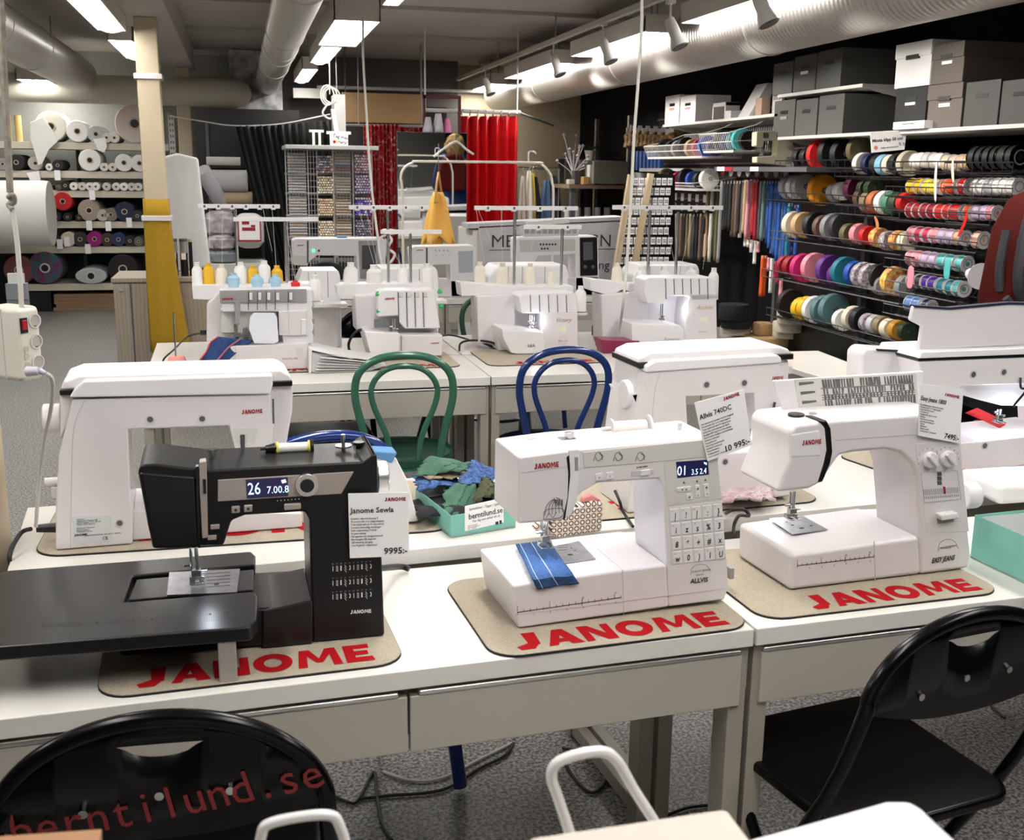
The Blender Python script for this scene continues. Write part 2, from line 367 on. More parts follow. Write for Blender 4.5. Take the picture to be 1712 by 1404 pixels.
# ceiling clutter above the changing rooms: pipe and trunking
tr = thing('ceiling_pipe', 'white pipe running across the ceiling above the fitting room', 'pipe', (0.85, 12.3, 2.37))
MB().cyl((0,0,0), (2.3, 0, 0), .018, n=12).build('pipe', 'lgrey', tr); MB().box(-.25, .1, -.03, .03, -.12, -.02).build('junction_box', 'lgrey', tr)
for k in (.3, 1.9): MB().cyl((k, 0, 0), (k, 0, ZC-2.37-.001), .006).build('bracket', 'grey', tr)
# hanging cords from the ceiling
def hang(pts, label_, r=.006, m='wcord'):
    tag(MB().tube(pts, r, 8).build('ceiling_cable', m), label_, 'cable')
Yc = 4.9
hang([PY(607, 30, 7.0), PY(607, 90, 6.9), PY(612, 180, 6.6), PY(620, 300, 6.2), PY(632, 400, 5.9), PY(640, 450, 5.8)], 'long white cord hanging from the wide middle lamp behind the sergers', .007)
# ================================================================== desks
DZ, DZ2 = .73, .76
def desk(P0, a, W, D, zt, splits, label_, legs=True, front=True, runner=True, group='white desks in rows'):
    """P0 front left top corner; splits: positions between drawer fronts"""
    t = thing('desk', label_, 'desk', (P0[0], P0[1], 0), a, group)
    MB().box(0, W, 0, D, zt-.034, zt).build('desktop', 'desk', t, bevel=.0025)
    if front:
        xs_ = [.003]+list(splits)+[W-.003]
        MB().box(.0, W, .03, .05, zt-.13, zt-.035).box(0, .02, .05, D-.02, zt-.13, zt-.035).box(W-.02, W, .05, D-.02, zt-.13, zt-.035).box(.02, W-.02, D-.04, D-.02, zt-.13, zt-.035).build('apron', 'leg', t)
        for i in range(len(xs_)-1):
            x0, x1 = xs_[i]+.002, xs_[i+1]-.002
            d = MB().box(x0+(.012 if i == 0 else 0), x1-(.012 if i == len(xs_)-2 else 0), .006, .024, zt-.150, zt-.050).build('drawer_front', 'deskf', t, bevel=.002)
            MB().prism([(x0+.014, zt-.0505), (x1-.014, zt-.0505), (x1-.014, zt-.040), (x0+.014, zt-.040)], .004, .022).build('handle_strip', 'alu', d, bevel=.004)
    else:
        MB().box(.0, W, .05, .07, zt-.13, zt-.035).build('apron', 'leg', t)
    lw, ld = .034, .055
    for x in (.003, W-lw-.003):
        for y in (.012, D-ld-.01):
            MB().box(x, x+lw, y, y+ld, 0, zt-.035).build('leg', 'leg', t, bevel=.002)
        if runner: MB().box(x+.002, x+lw-.002, .07, D-.07, .012, .05).build('floor_runner', 'leg', t, bevel=.002)
    return t
A1 = math.radians(3.0)
pc = Vector((.8625, 1.652)); uu = Vector((math.cos(A1), math.sin(A1)))
desk(pc-uu*1.50, A1, 1.497, .455, DZ, [.872], 'front white desk with the black machine, two aluminium edged drawers')
desk(pc+uu*.002, A1, 1.40, .455, DZ, [1.0], 'front white desk at the right, under the white machine with chart lid')
q0 = PZ(740, 913, DZ2); q1 = PZ(1665, 822, DZ2)
a2 = math.atan2(q1.y-q0.y, q1.x-q0.x); u2v = Vector((math.cos(a2), math.sin(a2)))
s0 = Vector((q0.x, q0.y)); tL = (-.455-s0.x)/u2v.x; tM = (.90-s0.x)/u2v.x
desk(s0+u2v*tL, a2, tM-tL-.002, .52, DZ2, [.5], 'taller white desk behind the first, under the white machine turned away', front=False)
desk(s0+u2v*tM, a2, 1.40, .52, DZ2, [.5], 'taller white desk behind the right front desk, two machines turned away', front=False)

def mat_at(pl_, pr_, d, z, label_, lg=(.12, .88, .05, .26), flip=False, r=.05, th=.005, group='felt mats with red lettering'):
    P = PZ(*pl_, z+th) if len(pl_) == 2 else Vector(pl_); Q = PZ(*pr_, z+th) if len(pr_) == 2 else Vector(pr_)
    a = math.atan2(Q.y-P.y, Q.x-P.x); W = (Q-P).length
    t = thing('felt_mat', label_, 'mat', (P.x, P.y, z), a, group)
    pts = []
    for cx, cy, s_ in ((r, r, PI), (W-r, r, 1.5*PI), (W-r, d-r, 0), (r, d-r, .5*PI)):
        pts += [(cx+r*math.cos(s_+k*PI/12), cy+r*math.sin(s_+k*PI/12)) for k in range(7)]
    MB().slab(pts, .0002, th*.65).build('rubber_base', 'rubber', t)
    MB().slab([(W/2+(x-W/2)*.996, d/2+(y-d/2)*.995) for x, y in pts], th*.65, th).build('felt_top', 'linen', t, bevel=.001)
    if lg:
        x0, x1, y0, y1 = lg; zz = th+.0007
        if not flip: f = lambda s_, q: (x0*W+s_, y0+q, zz)
        else: f = lambda s_, q: (x1*W-s_, y1-q, zz)
        logo((x1-x0)*W, y1-y0, f).build('lettering', 'red', t, smooth=False)
    return t
mat_at((160, 1168), (680, 1106), .36, DZ, 'beige felt mat with red lettering under the black machine', (.12, .90, .020, .085))
mat_at((826, 1100), (1262, 1046), .36, DZ, 'beige felt mat with red lettering under the middle front white machine', (.10, .92, .018, .080))
mat_at((1278, 1036), (1682, 988), .36, DZ, 'beige felt mat with red lettering under the right front machine', (.22, .93, .018, .080))
mat_at((52, 930), (762, 884), .40, DZ2, 'beige felt mat under the left white machine, red letters upside down', (.10, .93, .05, .16), True, r=.06)
mat_at((960, 872), (1378, 836), .40, DZ2, 'beige felt mat under the middle machine turned away, floral cloth on it', (.2, .92, .05, .12), True, r=.05)
mat_at((1560, 816), (1925, 762), .36, DZ2, 'beige felt mat under the rightmost open lidded machine', (.06, .93, .018, .075), True, r=.05)

# ------------------------------------------------------------------ helpers for machines drawn on an upright plane
def mk(pl_, name, pts, w0, w1, m, parent, bevel=.0, seg=2, o=None):
    return MB().prism(pl_.poly(pts, 0), w0, w1).build(name, m, parent, bevel=bevel, seg=seg)
def tx(pl_, body, p, hpx, m, parent, w=-.0012, name='lettering', rotpx=None, **k):
    u, z = pl_.at(*p); rz = 0
    if rotpx is not None:
        u2, z2 = pl_.at(*rotpx); rz = math.atan2(z2-z, u2-u)
    size = hpx*pl_.m()/.7
    o = text(name, body, m, parent, (u, w, z), size, **k)
    o.rotation_euler = (Matrix.Rotation(PI/2, 3, 'X') @ Matrix.Rotation(rz, 3, 'Z')).to_euler()
    return o
def lg(pl_, p, q, hpx, parent, m='red', w=-.0012, name='lettering'):
    (u0, z0), (u1, z1) = pl_.at(*p), pl_.at(*q); L = math.hypot(u1-u0, z1-z0); c, s_ = (u1-u0)/L, (z1-z0)/L
    return logo(L, hpx*pl_.m(), lambda a, b: (u0+a*c-b*s_, w, z0+a*s_+b*c)).build(name, m, parent, smooth=False)
def disc(pl_, p, rpx, w0, w1, name, m, parent, bevel=0, n=28):
    u, z = pl_.at(*p); r = rpx*pl_.m()
    return MB().cyl((u, w1, z), (u, w0, z), r, n=n).build(name, m, parent, bevel=bevel)
def screw(pl_, p, rpx, parent):
    u, z = pl_.at(*p); r = rpx*pl_.m()
    o = MB()._ring((u, -.0006, z), (0, -1, 0), r, r*.7, .0012, 20).build('screw_hole', 'warm', parent)
    MB().cyl((u, -.0002, z), (u, -.0009, z), r*.7, n=16).build('screw', 'dgrey', o); return o
def needle(pl_, p_top, p_bot, parent, w, foot=.012):
    """presser bar, needle, foot below a head"""
    (u, zt), (u2, zb) = pl_.at(*p_top, w), pl_.at(*p_bot, w)
    MB().cyl((u, w, zb+.012), (u, w, zt), .0035, n=10).cyl((u-.009, w, zb+.022), (u-.009, w, zt), .0028, n=10).build('presser_bar', 'steel', parent)
    MB().cyl((u-.009, w-.001, zb), (u-.009, w-.001, zb+.03), .0009, n=8).build('needle', 'steel', parent)
    MB().box(u-.010, u+.006, w-.006, w+.006, zb+.010, zb+.022).cyl((u+.004, w, zb+.018), (u+.016, w, zb+.018), .003, n=8).cyl((u-.010, w-.004, zb+.030), (u-.022, w-.004, zb+.030), .0032, n=8).build('foot_holder', 'steel', parent, bevel=.001)
    MB().box(u-.014, u-.004, w-.016, w+.012, zb, zb+.003).box(u+.002, u+.011, w-.016, w+.012, zb, zb+.003).box(u-.014, u+.011, w-.002, w+.010, zb+.003, zb+.009).build('presser_foot', 'steel', parent, bevel=.0008)
def led(pos, e=1.2, parent=None):
    l = bpy.data.lights.new('machine_lamp', 'POINT'); l.energy = e; l.color = (.82, .9, 1); l.shadow_soft_size = .01
    o = bpy.data.objects.new('machine_lamp', l); COL.objects.link(o); o.location = pos
    if parent: o.parent = parent
    return o
def card(pl_, pts, w, label_, head, price, lines, hp, tilt=None, group='price cards on the machines'):
    """a price card: pts = tl, tr, br, bl pixels on plane"""
    q = pl_.poly(pts, w); n = Vector((0, 0))
    o = pl_.o+pl_.u*q[3][0]+pl_.n*w+Vector((0, 0, q[3][1]))
    t = thing('price_card', label_, 'card', o, pl_.a, group)
    b0 = Vector(q[3]); q = [Vector(v)-b0 for v in q]
    MB().prism([tuple(v) for v in q], 0, .0012).build('card_sheet', 'paper', t)
    ex, ey = q[2], q[0]; W_, H_ = ex.length, ey.length; rz = math.atan2(ex.y, ex.x)
    R3 = (Matrix.Rotation(PI/2, 3, 'X') @ Matrix.Rotation(rz, 3, 'Z')).to_euler()
    P = lambda a, b: (ex.x*a+ey.x*b, -.0006, ex.y*a+ey.y*b)
    f = lambda s_, u_: tuple(Vector((0, -.0006, 0))+Vector((ex.x, 0, ex.y))*(.60+s_/W_)+Vector((ey.x, 0, ey.y))*(.87+u_/H_))
    logo(W_*.36, H_*.055, f).build('lettering', 'darkred', t, smooth=False)
    def T(s_, a, b, h, al='LEFT', off=0, sx=1):
        o = text('lettering', s_, 'ink', t, P(a, b), h, off=off, align=al, sx=sx); o.rotation_euler = R3
    T(head, .03, .70, H_*.115, sx=hp, off=.0002); T(price, .97, .045, H_*.14, 'RIGHT', off=.0003)
    for i, s_ in enumerate(lines): T(s_, .03, .60-i*.046, H_*.040, off=0, sx=.80)
    return t

# ================================================================== black machine with extension table
P1 = PZ(430, 1085, DZ+.006); Q1 = PZ(644, 1073, DZ+.006)
a = math.radians(1.2); PL = Plane(P1, a); m1 = thing('sewing_machine', 'black sewing machine with wide extension table and lit display', 'sewing machine', P1, a)
mk(PL, 'arm_and_column', [(230, 790), (236, 778), (260, 777), (349, 787), (606, 773), (622, 761), (631, 760), (640, 956), (644, 1073), (524, 1083), (521, 1000), (517, 870), (510, 857), (410, 863), (387, 872), (374, 913), (255, 919), (247, 880)], .004, .145, 'satin', m1, .010, 3)
mk(PL, 'face_cover', [(231, 789), (328, 797), (334, 917), (256, 918), (247, 880)], .0, .12, 'black', m1, .006, 3)
mk(PL, 'bed', [(200, 1034), (522, 1014), (524, 1083), (200, 1100)], .004, .18, 'satin', m1, .006)
q = PL.at(524, 1083)
mk(PL, 'column_lower', [(438, 1022), (523, 1003), (524, 1083), (438, 1086)], -.001, .16, 'black', m1, .004)
zt = .825
def WL(pl_, pts, z): # world pixels on a level plane -> local xy
    out = []
    for x, y in pts:
        p = PZ(x, y, z)-pl_.o; out.append((p.dot(pl_.u), p.dot(pl_.n)))
    return out
zl = zt-P1.z
MB().slab(WL(PL, [(-70, 1086), (-60, 985), (-20, 962), (12, 953), (300, 931), (420, 921), (427, 928), (426, 943), (222, 962), (207, 1006), (425, 988), (431, 996), (430, 1035), (418, 1048)], zt), zl-.024, zl).build('extension_table', 'tableblk', m1, bevel=.004, seg=3)
MB().slab(WL(PL, [(228, 967), (424, 950), (423, 984), (215, 1001)], zt-.002), zl-.03, zl-.0035).build('free_arm_top', 'tableblk', m1, bevel=.002)
for p in ((378, 1052),):
    x, y = WL(PL, [p], zt)[0]; MB().box(x-.014, x+.014, y+.004, y+.02, .0-.006, zl-.02).build('table_foot', 'beige', m1, bevel=.003)
MB().slab(WL(PL, [(283, 957), (401, 951), (396, 990), (279, 995)], zt), zl-.004, zl+.0006).build('needle_plate', 'plate', m1)
g = MB()
for k in range(5): (x0, y0), (x1, y1) = WL(PL, [(345, 960+k*5.5), (385, 957+k*5.5)], zt); g.box(x0, x1, y0-.0006, y0+.0006, zl+.0007, zl+.0010)
x, y = WL(PL, [(362, 977)], zt)[0]; g.box(x-.004, x+.004, y-.004, y+.004, zl+.0007, zl+.0010)
x, y = WL(PL, [(331, 975)], zt)[0]; g.box(x-.012, x+.012, y-.002, y+.002, zl+.0007, zl+.0010).box(x-.012, x+.012, y-.010, y-.007, zl+.0007, zl+.0010)
g.build('plate_marks', 'ink', m1)
g = MB()
for k in range(64):
    (x0, y0), (x1, y1) = WL(PL, [(70+k*3.9, 1050-k*.22), (70+k*3.9, 1050-k*.22-(7 if k % 5 else 11))], zt); g.box(x0-.0003, x0+.0003, y0, y1, zl+.0002, zl+.0004)
for k in range(16):
    (x0, y0), (x1, y1) = WL(PL, [(342+k*4, 1039-k*.3), (342+k*4, 1031-k*.3)], zt); g.box(x0-.0003, x0+.0003, y0, y1, zl+.0002, zl+.0004)
for k in range(14):
    (x0, y0), (x1, y1) = WL(PL, [(80+k*18, 1064-k*1.1), (80+k*18, 1059-k*1.1)], zt); g.box(x0-.0003, x0+.0003, y0, y1, zl+.0002, zl+.0004)
g.build('ruler_marks', 'ink', m1)
for k, s_ in enumerate(['3', '4', '5', '6', '7', '8', '9']):
    x, y = WL(PL, [(68+k*30.5, 1049-k*1.9)], zt)[0]; text('ruler_number', s_, 'ink', m1, (x, y+.003, zl+.0004), .008, rot=(0, 0, 0))
for s_, p in (('12', (343, 1030)), ('15', (372, 1028))):
    x, y = WL(PL, [p], zt)[0]; text('ruler_number', s_, 'ink', m1, (x, y+.003, zl+.0004), .010, rot=(0, 0, 0))
mk(PL, 'display_panel', [(364, 803), (592, 789), (571, 826), (364, 839)], .0015, .006, 'beige', m1, .001)
mk(PL, 'display', [(411, 802), (481, 798), (482, 829), (413, 833)], .0005, .004, 'lcd', m1)
tx(PL, '26', (414, 827), 20, 'lcdtxt', m1, w=0, rotpx=(440, 825.5), name='display_digits', sx=.74)
tx(PL, '7.00.8', (446, 825), 12, 'lcdtxt', m1, w=0, rotpx=(480, 823), name='display_digits', sx=.85)
mk(PL, 'display_icon', [(470, 803), (477, 801), (479, 806), (472, 808)], -.0005, .0004, 'lcdtxt', m1)
disc(PL, (513, 810), 19, -.006, .004, 'dial_ring', 'alu', m1, .001); disc(PL, (513, 810), 11.5, -.008, -.0055, 'dial_knob', 'black', m1, .001)
for p, l in (((394, 853), 0), ((415, 851), 0)):
    x, y = p; mk(PL, 'button', [(x-7, y-6), (x+7, y-7), (x+7, y+4), (x-7, y+5)], -.002, .005, 'beige', m1, .0015); disc(PL, (x, y-1), 2.4, -.0026, -.0019, 'button_mark', 'ink', m1, n=12)
mk(PL, 'speed_slider', [(475, 843), (503, 841), (503, 850), (475, 852)], -.004, .005, 'beige', m1, .0015)
for k in range(7): disc(PL, (464+k*6, 838-k*.5), .9, .003, .0042, 'slider_mark', 'inkw', m1, n=8)
for p in ((359, 881), (354, 899)): mk(PL, 'button', [(p[0]-7, p[1]-3), (p[0]+8, p[1]-4), (p[0]+8, p[1]+3), (p[0]-7, p[1]+4)], -.001, .005, 'beige', m1, .001)
mk(PL, 'take_up_channel', [(333, 772), (345, 770), (346, 800), (348, 898), (338, 900), (334, 820)], -.003, .02, 'beige', m1, .002)
mk(PL, 'tension_slot', [(339, 800), (344, 800), (345, 824), (340, 824)], -.0045, -.002, 'black', m1)
mk(PL, 'channel_gap', [(327, 780), (332, 779), (334, 905), (336, 915), (331, 915)], -.0015, .01, 'black', m1)
lg(PL, (586, 1027), (621, 1025), 6.5, m1, 'inkw', .0025)
R.seed(3)
for rr, y0 in enumerate((943, 967, 990)):
    for cc in range(10):
        x = 557+cc*7; y = y0-cc*.5; g = MB(); k = (rr*10+cc) % 5
        tx(PL, '%02d' % (rr*10+cc), (x-2.0, y+2), 2.2, 'grey', m1, w=.003, name='stitch_number')
        if k == 0: g.prism(PL.poly([(x-.5, y+5), (x+.5, y+5), (x+.5, y+13), (x-.5, y+13)]), .003, .0038)
        elif k == 1:
            for j in range(4): g.prism(PL.poly([(x-1.7, y+5+j*2.4), (x+1.7, y+5.6+j*2.4), (x+1.7, y+6.3+j*2.4), (x-1.7, y+5.7+j*2.4)]), .003, .0038)
        elif k == 2: g.prism(PL.poly([(x-1.6, y+5), (x+.6, y+5), (x+.6, y+13), (x-1.6, y+13)]), .003, .0038)
        elif k == 3:
            for j in range(3): g.prism(PL.poly([(x-2, y+4+j*4), (x-1, y+4+j*4), (x+2, y+8+j*4), (x+1, y+8+j*4)]), .003, .0038)
        else: g.prism(PL.poly([(x-1, y+5), (x+1.5, y+6), (x+1.5, y+12), (x-1, y+13), (x+.6, y+9)]), .003, .0038)
        g.build('stitch_mark', 'inkw', m1, smooth=False)
needle(PL, (328, 915), (327, 972), m1, .085)
(u, z) = PL.at(637, 797, .07); MB().cyl((u-.01, .07, z), (u+.012, .07, z), .028, n=32).build('hand_wheel', 'alu', m1, bevel=.004)
(u, z) = PL.at(574, 745, .09); MB().cyl((u, .09, z-.012), (u, .09, z+.02), .0035, n=12).cyl((u, .09, z-.002), (u, .09, z+.001), .014, n=24).build('bobbin_winder', 'steel', m1)
(u, z) = PL.at(600, 745, .09); MB().cyl((u, .09, z-.016), (u, .09, z+.004), .0055, n=12).cyl((u, .09, z+.002), (u, .09, z+.007), .010, n=20).build('bobbin_stopper', 'black', m1)
(u, z) = PL.at(355, 757, .08); MB().cyl((u, .08, z-.008), (u, .08, z+.004), .008, n=16).cyl((u, .08, z+.004), (u, .08, z+.007), .0095, n=16).build('thread_guide', 'steel', m1)
(u, z) = PL.at(308, 766, .09); MB().cyl((u-.008, .09, z-.024), (u+.008, .09, z-.024), .031, n=32).build('balance_wheel', 'black', m1)
# thread spool lying on the black machine
(u, z) = PL.at(490, 748, .10); (ua, _), (ub, _) = PL.at(462, 748, .10), PL.at(518, 748, .10)
MB().cyl((PL.at(435, 750, .10)[0], .10, z), (ub, .10, z), .0022, n=8).cyl((ua-.018, .10, z), (ua-.002, .10, z), .006, .010, 12).cyl((ub+.001, .10, z), (ub+.006, .10, z), .013, n=16).build('spool_pin', 'black', m1)
sp = PL.o+PL.u*u+PL.n*.10+Vector((0, 0, z))
t = thing('thread_spool', 'white thread spool with yellow ends on the black machine', 'spool', sp, a)
MB().cyl((ua-u, 0, 0), (ub-u, 0, 0), .0085, n=20).build('thread_winding', 'thread', t)
for x_ in (ua-u, ub-u-.003): MB().cyl((x_, 0, 0), (x_+.003, 0, 0), .0115, n=20).build('spool_end', C((.75, .62, .08)), t)
u_, z_ = PL.at(405, 742, .11); MB().cyl((u_, .11, z_-.03), (u_, .11, z_+.016), .003, n=10).build('upright_pin', 'dgrey', m1)
led(tuple(Vector((PL.at(345, 925, .06)[0], .06, PL.at(345, 925, .06)[1]))), .12, m1)
LN = ['Symaskin - datoriserad grupp B', '30 sommar inkl. 3 st 1-stegs knapphal', '7 mm stickbredd och 91 nalpositioner', '2 st extra med tydliga installningar', 'Stort undermatning (7-delad)', 'for jamn matning', 'Nal uppe/ner och hastighetskontroll', 'Max hastighet 820 stygn/min', 'LED-belysning, tyst gang', '5 ars fri garanti - Sommarkod']
card(PL, [(582, 825), (683, 823), (684, 929), (585, 933)], -.012, 'white price card 9995 hanging on the black machine', 'Janome Sewla', '9995:-', LN, 1.0)
# cords of the black machine
c_ = PZ(650, 948, DZ+.03)
tag(MB().tube([PL.o+PL.u*(PL.at(640, 955)[0])+PL.n*.11+Vector((0, 0, PL.at(640, 950, .11)[1])), PZ(668, 947, DZ+.02), PZ(684, 951, DZ+.01)], .006, 10).build('ribbed_plug', 'cord'), 'ribbed black plug sticking out right of the black machine', 'plug')
# ================================================================== middle front machine (display 01 3.5 2.4)
P2 = PZ(867, 1051, DZ+.006); a = math.radians(4.5); PL = Plane(P2, a)
m2 = thing('sewing_machine', 'white sewing machine with blue denim under its foot and stitch key pad', 'sewing machine', P2, a)
mk(PL, 'arm_and_column', [(868, 764), (957, 752), (1107, 739), (1195, 730), (1200, 736), (1219, 980), (1212, 1003), (1118, 1015), (1115, 945), (1109, 815), (1101, 801), (1000, 808), (975, 822), (948, 850), (943, 870), (866, 876)], .0, .14, 'white', m2, .006, 3)
mk(PL, 'bed', [(856, 979), (1041, 953), (1115, 944), (1119, 1015), (867, 1051), (863, 1030)], .0, .20, 'white', m2, .005, 3)
mk(PL, 'rear_base', [(1100, 946), (1212, 940), (1212, 1003), (1100, 1017)], .12, .20, 'white', m2, .005)
z_b = PL.at(1041, 953)[1]
g = MB(); g.prism(PL.poly([(1040.4, 953), (1041.4, 953), (1043.4, 1027), (1042.4, 1027)]), -.0006, .001); (u, z) = PL.at(1041, 953); g.box(u-.0004, u+.0004, 0, .2, z-.001, z+.0005)
g.prism(PL.poly([(861, 1027), (1212, 983), (1212, 984), (861, 1028)]), -.0006, .001)
g.prism(PL.poly([(869, 790), (957, 778), (957, 779), (869, 791)]), -.0006, .005)
g.build('seam', 'warm', m2, smooth=False)
mk(PL, 'arm_strip', [(974, 756), (1107, 742), (1196, 733), (1198, 762), (1110, 771), (976, 782)], -.001, .02, 'lgrey', m2, .001)
mk(PL, 'take_up_channel', [(950, 752), (967, 750), (969, 790), (967, 825), (957, 858), (944, 866), (949, 830), (953, 790)], -.002, .02, 'white2', m2, .002)
mk(PL, 'channel_gap', [(947, 764), (952, 760), (953, 800), (952, 835), (944, 868), (941, 868), (949, 830), (950, 790)], -.0012, .01, 'black', m2)
mk(PL, 'tension_dial', [(960, 764), (965, 763), (965.5, 784), (961, 785)], -.004, -.001, 'grey', m2)
mk(PL, 'control_panel', [(1109, 772), (1199, 764), (1207, 834), (1115, 846)], -.0005, .01, 'lgrey', m2, .001)
mk(PL, 'key_panel', [(1117, 849), (1207, 838), (1214, 934), (1122, 944)], -.0005, .01, 'lgrey', m2, .001)
mk(PL, 'display', [(1130, 772), (1183, 768), (1185, 793), (1132, 799)], -.0009, .002, 'lcd', m2)
tx(PL, '01', (1131, 795), 17, 'lcdtxt', m2, w=-.0014, rotpx=(1150, 793), name='display_digits', sx=.8)
tx(PL, '3.5 2.4', (1155, 793.5), 10, 'lcdtxt', m2, w=-.0014, rotpx=(1183, 790.5), name='display_digits', sx=.75)
mk(PL, 'display_icon', [(1176, 772), (1181, 773), (1181, 777), (1177, 775)], -.0014, -.001, 'lcdtxt', m2)
def key(pts, mark=None, hp=5, p=None):
    o = mk(PL, 'button', pts, -.002, .004, 'white2', m2, .0012)
    if mark: tx(PL, mark, p, hp, 'ink', m2, w=-.0026, name='button_mark', align='CENTER', off=.0003)
key([(1131, 815), (1155, 812), (1155, 820), (1132, 823)], '<   >', 4, (1143, 819.5)); key([(1146, 825), (1156, 824), (1157, 834), (1147, 835)], 'o', 5, (1151.5, 832))
key([(1161, 811), (1169, 810), (1170, 831), (1163, 832)], '+', 6, (1165.5, 819)); key([(1175, 809), (1184, 808), (1185, 830), (1177, 831)], '+', 6, (1180, 817))
for p in ((1166, 829), (1181, 827)): tx(PL, '-', p, 6, 'ink', m2, w=-.0026, name='button_mark', align='CENTER', off=.0003)
for p in ((1143, 806), (1165, 804), (1179, 802)): mk(PL, 'panel_arrow', [(p[0]-1.7, p[1]+1.5), (p[0]+1.7, p[1]+1.3), (p[0], p[1]-2)], -.0011, -.0006, 'ink', m2)
STM = ['|', '!', '|', ':', '}', 'i', 'z', 's', '%', '3', '8', '*', '+', '#', 'x', 'w', '0', ')', 'I', 'U']
for r_ in range(4):
    for c_ in range(5):
        f1 = lambda s_, t_: (1118+s_*90+t_*5.5, 850-s_*10+t_*95)
        s0_, s1_, t0_, t1_ = c_/5+.015, (c_+1)/5-.015, r_/4+.01, (r_+1)/4-.02
        k = mk(PL, 'stitch_key', [f1(s0_, t0_), f1(s1_, t0_), f1(s1_, t1_), f1(s0_, t1_)], -.0015, .003, 'white2', m2, .001)
        x, y = f1((s0_+s1_)/2, t1_-.04)
        tx(PL, STM[r_*5+c_], (x, y), 11, 'ink', k, w=-.0022, name='key_mark', align='CENTER', sx=.75, off=.0003)
        x, y = f1(s0_+.02, t0_+.055); tx(PL, '%02d' % (r_*5+c_+1), (x, y), 2.8, 'grey', k, w=-.0022, name='key_number')
for p, s_ in (((1001, 797), 'o'), ((1019, 795), 'i')):
    x, y = p; mk(PL, 'button', [(x-6, y-5), (x+6, y-7), (x+6, y+5), (x-6, y+7)], -.002, .008, 'white2', m2, .0012); tx(PL, s_, (x, y+2.5), 5, 'ink', m2, w=-.0026, name='button_mark', align='CENTER')
g = mk(PL, 'speed_slider_slot', [(1055, 788), (1093, 784), (1093, 792), (1056, 797)], -.0008, .008, 'warm', m2, .001)
mk(PL, 'speed_slider', [(1070, 786), (1086, 784), (1086, 793), (1070, 795)], -.003, .004, 'white2', m2, .001)
tx(PL, '> >> >>>', (1064, 783), 3.5, 'ink', m2, w=-.001, name='slider_mark', rotpx=(1090, 780), off=.0003)
for p, s_ in (((978, 832), 'n'), ((972, 848), 'START\nSTOP')): tx(PL, s_, p, 3.2, 'grey', m2, w=-.001, name='button_mark', align='CENTER')
def sq(pts, w=-.0004, r=.0005, m='ink', name='threading_drawing'):
    q_ = [(PL.at(*p)[0], w, PL.at(*p)[1]) for p in pts]; return MB().tube(q_, r, 5, sub=4).build(name, m, m2)
for k in range(6): sq([(911+k*6, 862-k*1.2), (914+k*5, 845-k), (925+k*3, 835), (930+k*2, 842+k)])
sq([(909, 868), (938, 864), (940, 850), (912, 853), (909, 868)]); sq([(913, 866), (918, 858), (924, 865), (930, 856)]); sq([(926, 832), (930, 846), (936, 835), (930, 832)])
for x in (1000, 1033, 1070):
    sq([(x-8, 770), (x-4, 758), (x+3, 756), (x+7, 768)], -.0014); sq([(x-5, 764), (x, 770), (x+8, 762), (x+1, 758)], -.0014)
lg(PL, (893, 784), (934, 780), 9, m2, 'darkred', -.001)
tx(PL, 'ALLVIS', (1154, 975), 8.5, 'ink', m2, w=-.001, rotpx=(1190, 971), off=.0003, sx=.95)
sq([(1154, 961), (1157, 949), (1168, 943), (1181, 945), (1188, 956)], -.0004, .0003)
tx(PL, 'QUALITY SEWING', (1156, 957), 3.2, 'ink', m2, w=-.001, rotpx=(1188, 953)); tx(PL, 'SINCE 1921', (1163, 962), 2.2, 'ink', m2, w=-.001)
def ruler(p, q, n, m_, parent, up=6):
    g = MB(); g.prism(PL.poly([p, q, (q[0], q[1]+1), (p[0], p[1]+1)]), -.0006, .0)
    for k in range(n+1):
        x = p[0]+(q[0]-p[0])*k/n; y = p[1]+(q[1]-p[1])*k/n; h = up if k % 5 == 0 else up*.5
        g.prism(PL.poly([(x-.35, y-h), (x+.35, y-h), (x+.35, y), (x-.35, y)]), -.0006, .0)
        if k % 2 == 0: g.prism(PL.poly([(x-.35, y), (x+.35, y), (x+.35, y+h*.8), (x-.35, y+h*.8)]), -.0006, .0)
    g.build('ruler_marks', m_, parent, smooth=False)
    for k, s_ in ((0, '0'), (5, '5'), (10, '10'), (15, '15')):
        if k <= n: tx(PL, s_, (p[0]+(q[0]-p[0])*k/n-1.5, p[1]+(q[1]-p[1])*k/n-up-1), 3.5, m_, parent, name='ruler_number')
    for k in range(1, 7):
        tx(PL, str(k), (p[0]+(q[0]-p[0])*k*2.54/n-1.5, p[1]+(q[1]-p[1])*k*2.54/n+up+3), 3.5, m_, parent, name='ruler_number')
ruler((865, 1023), (1038, 998), 16, 'ink', m2)
zb = P2.z+z_b
def level(pts, z, t_, name, m_, parent, dz=0, b=0):
    zl_ = z-PL.o.z; return MB().slab(WL(PL, pts, z), zl_+dz, zl_+dz+t_).build(name, m_, parent, bevel=b)
level([(912, 917), (968, 905), (996, 935), (938, 942)], zb, .0012, 'needle_plate', 'plate', m2, -.0002)
g = MB()
for p, s_ in (((953, 928), .0045), ((955, 917), .0015), ((961, 921), .0015)):
    x, y = WL(PL, [p], zb)[0]; g.box(x-s_, x+s_, y-s_*.7, y+s_*.7, z_b+.0011, z_b+.0015)
for k in range(3): x, y = WL(PL, [(933, 913+k*4)], zb)[0]; g.box(x, x+.02, y, y+.0007, z_b+.0011, z_b+.0014)
g.build('plate_marks', 'ink', m2)
needle(PL, (914, 872), (915, 913), m2, .088)
g = MB(); x, y = WL(PL, [(915, 912)], zb)[0]
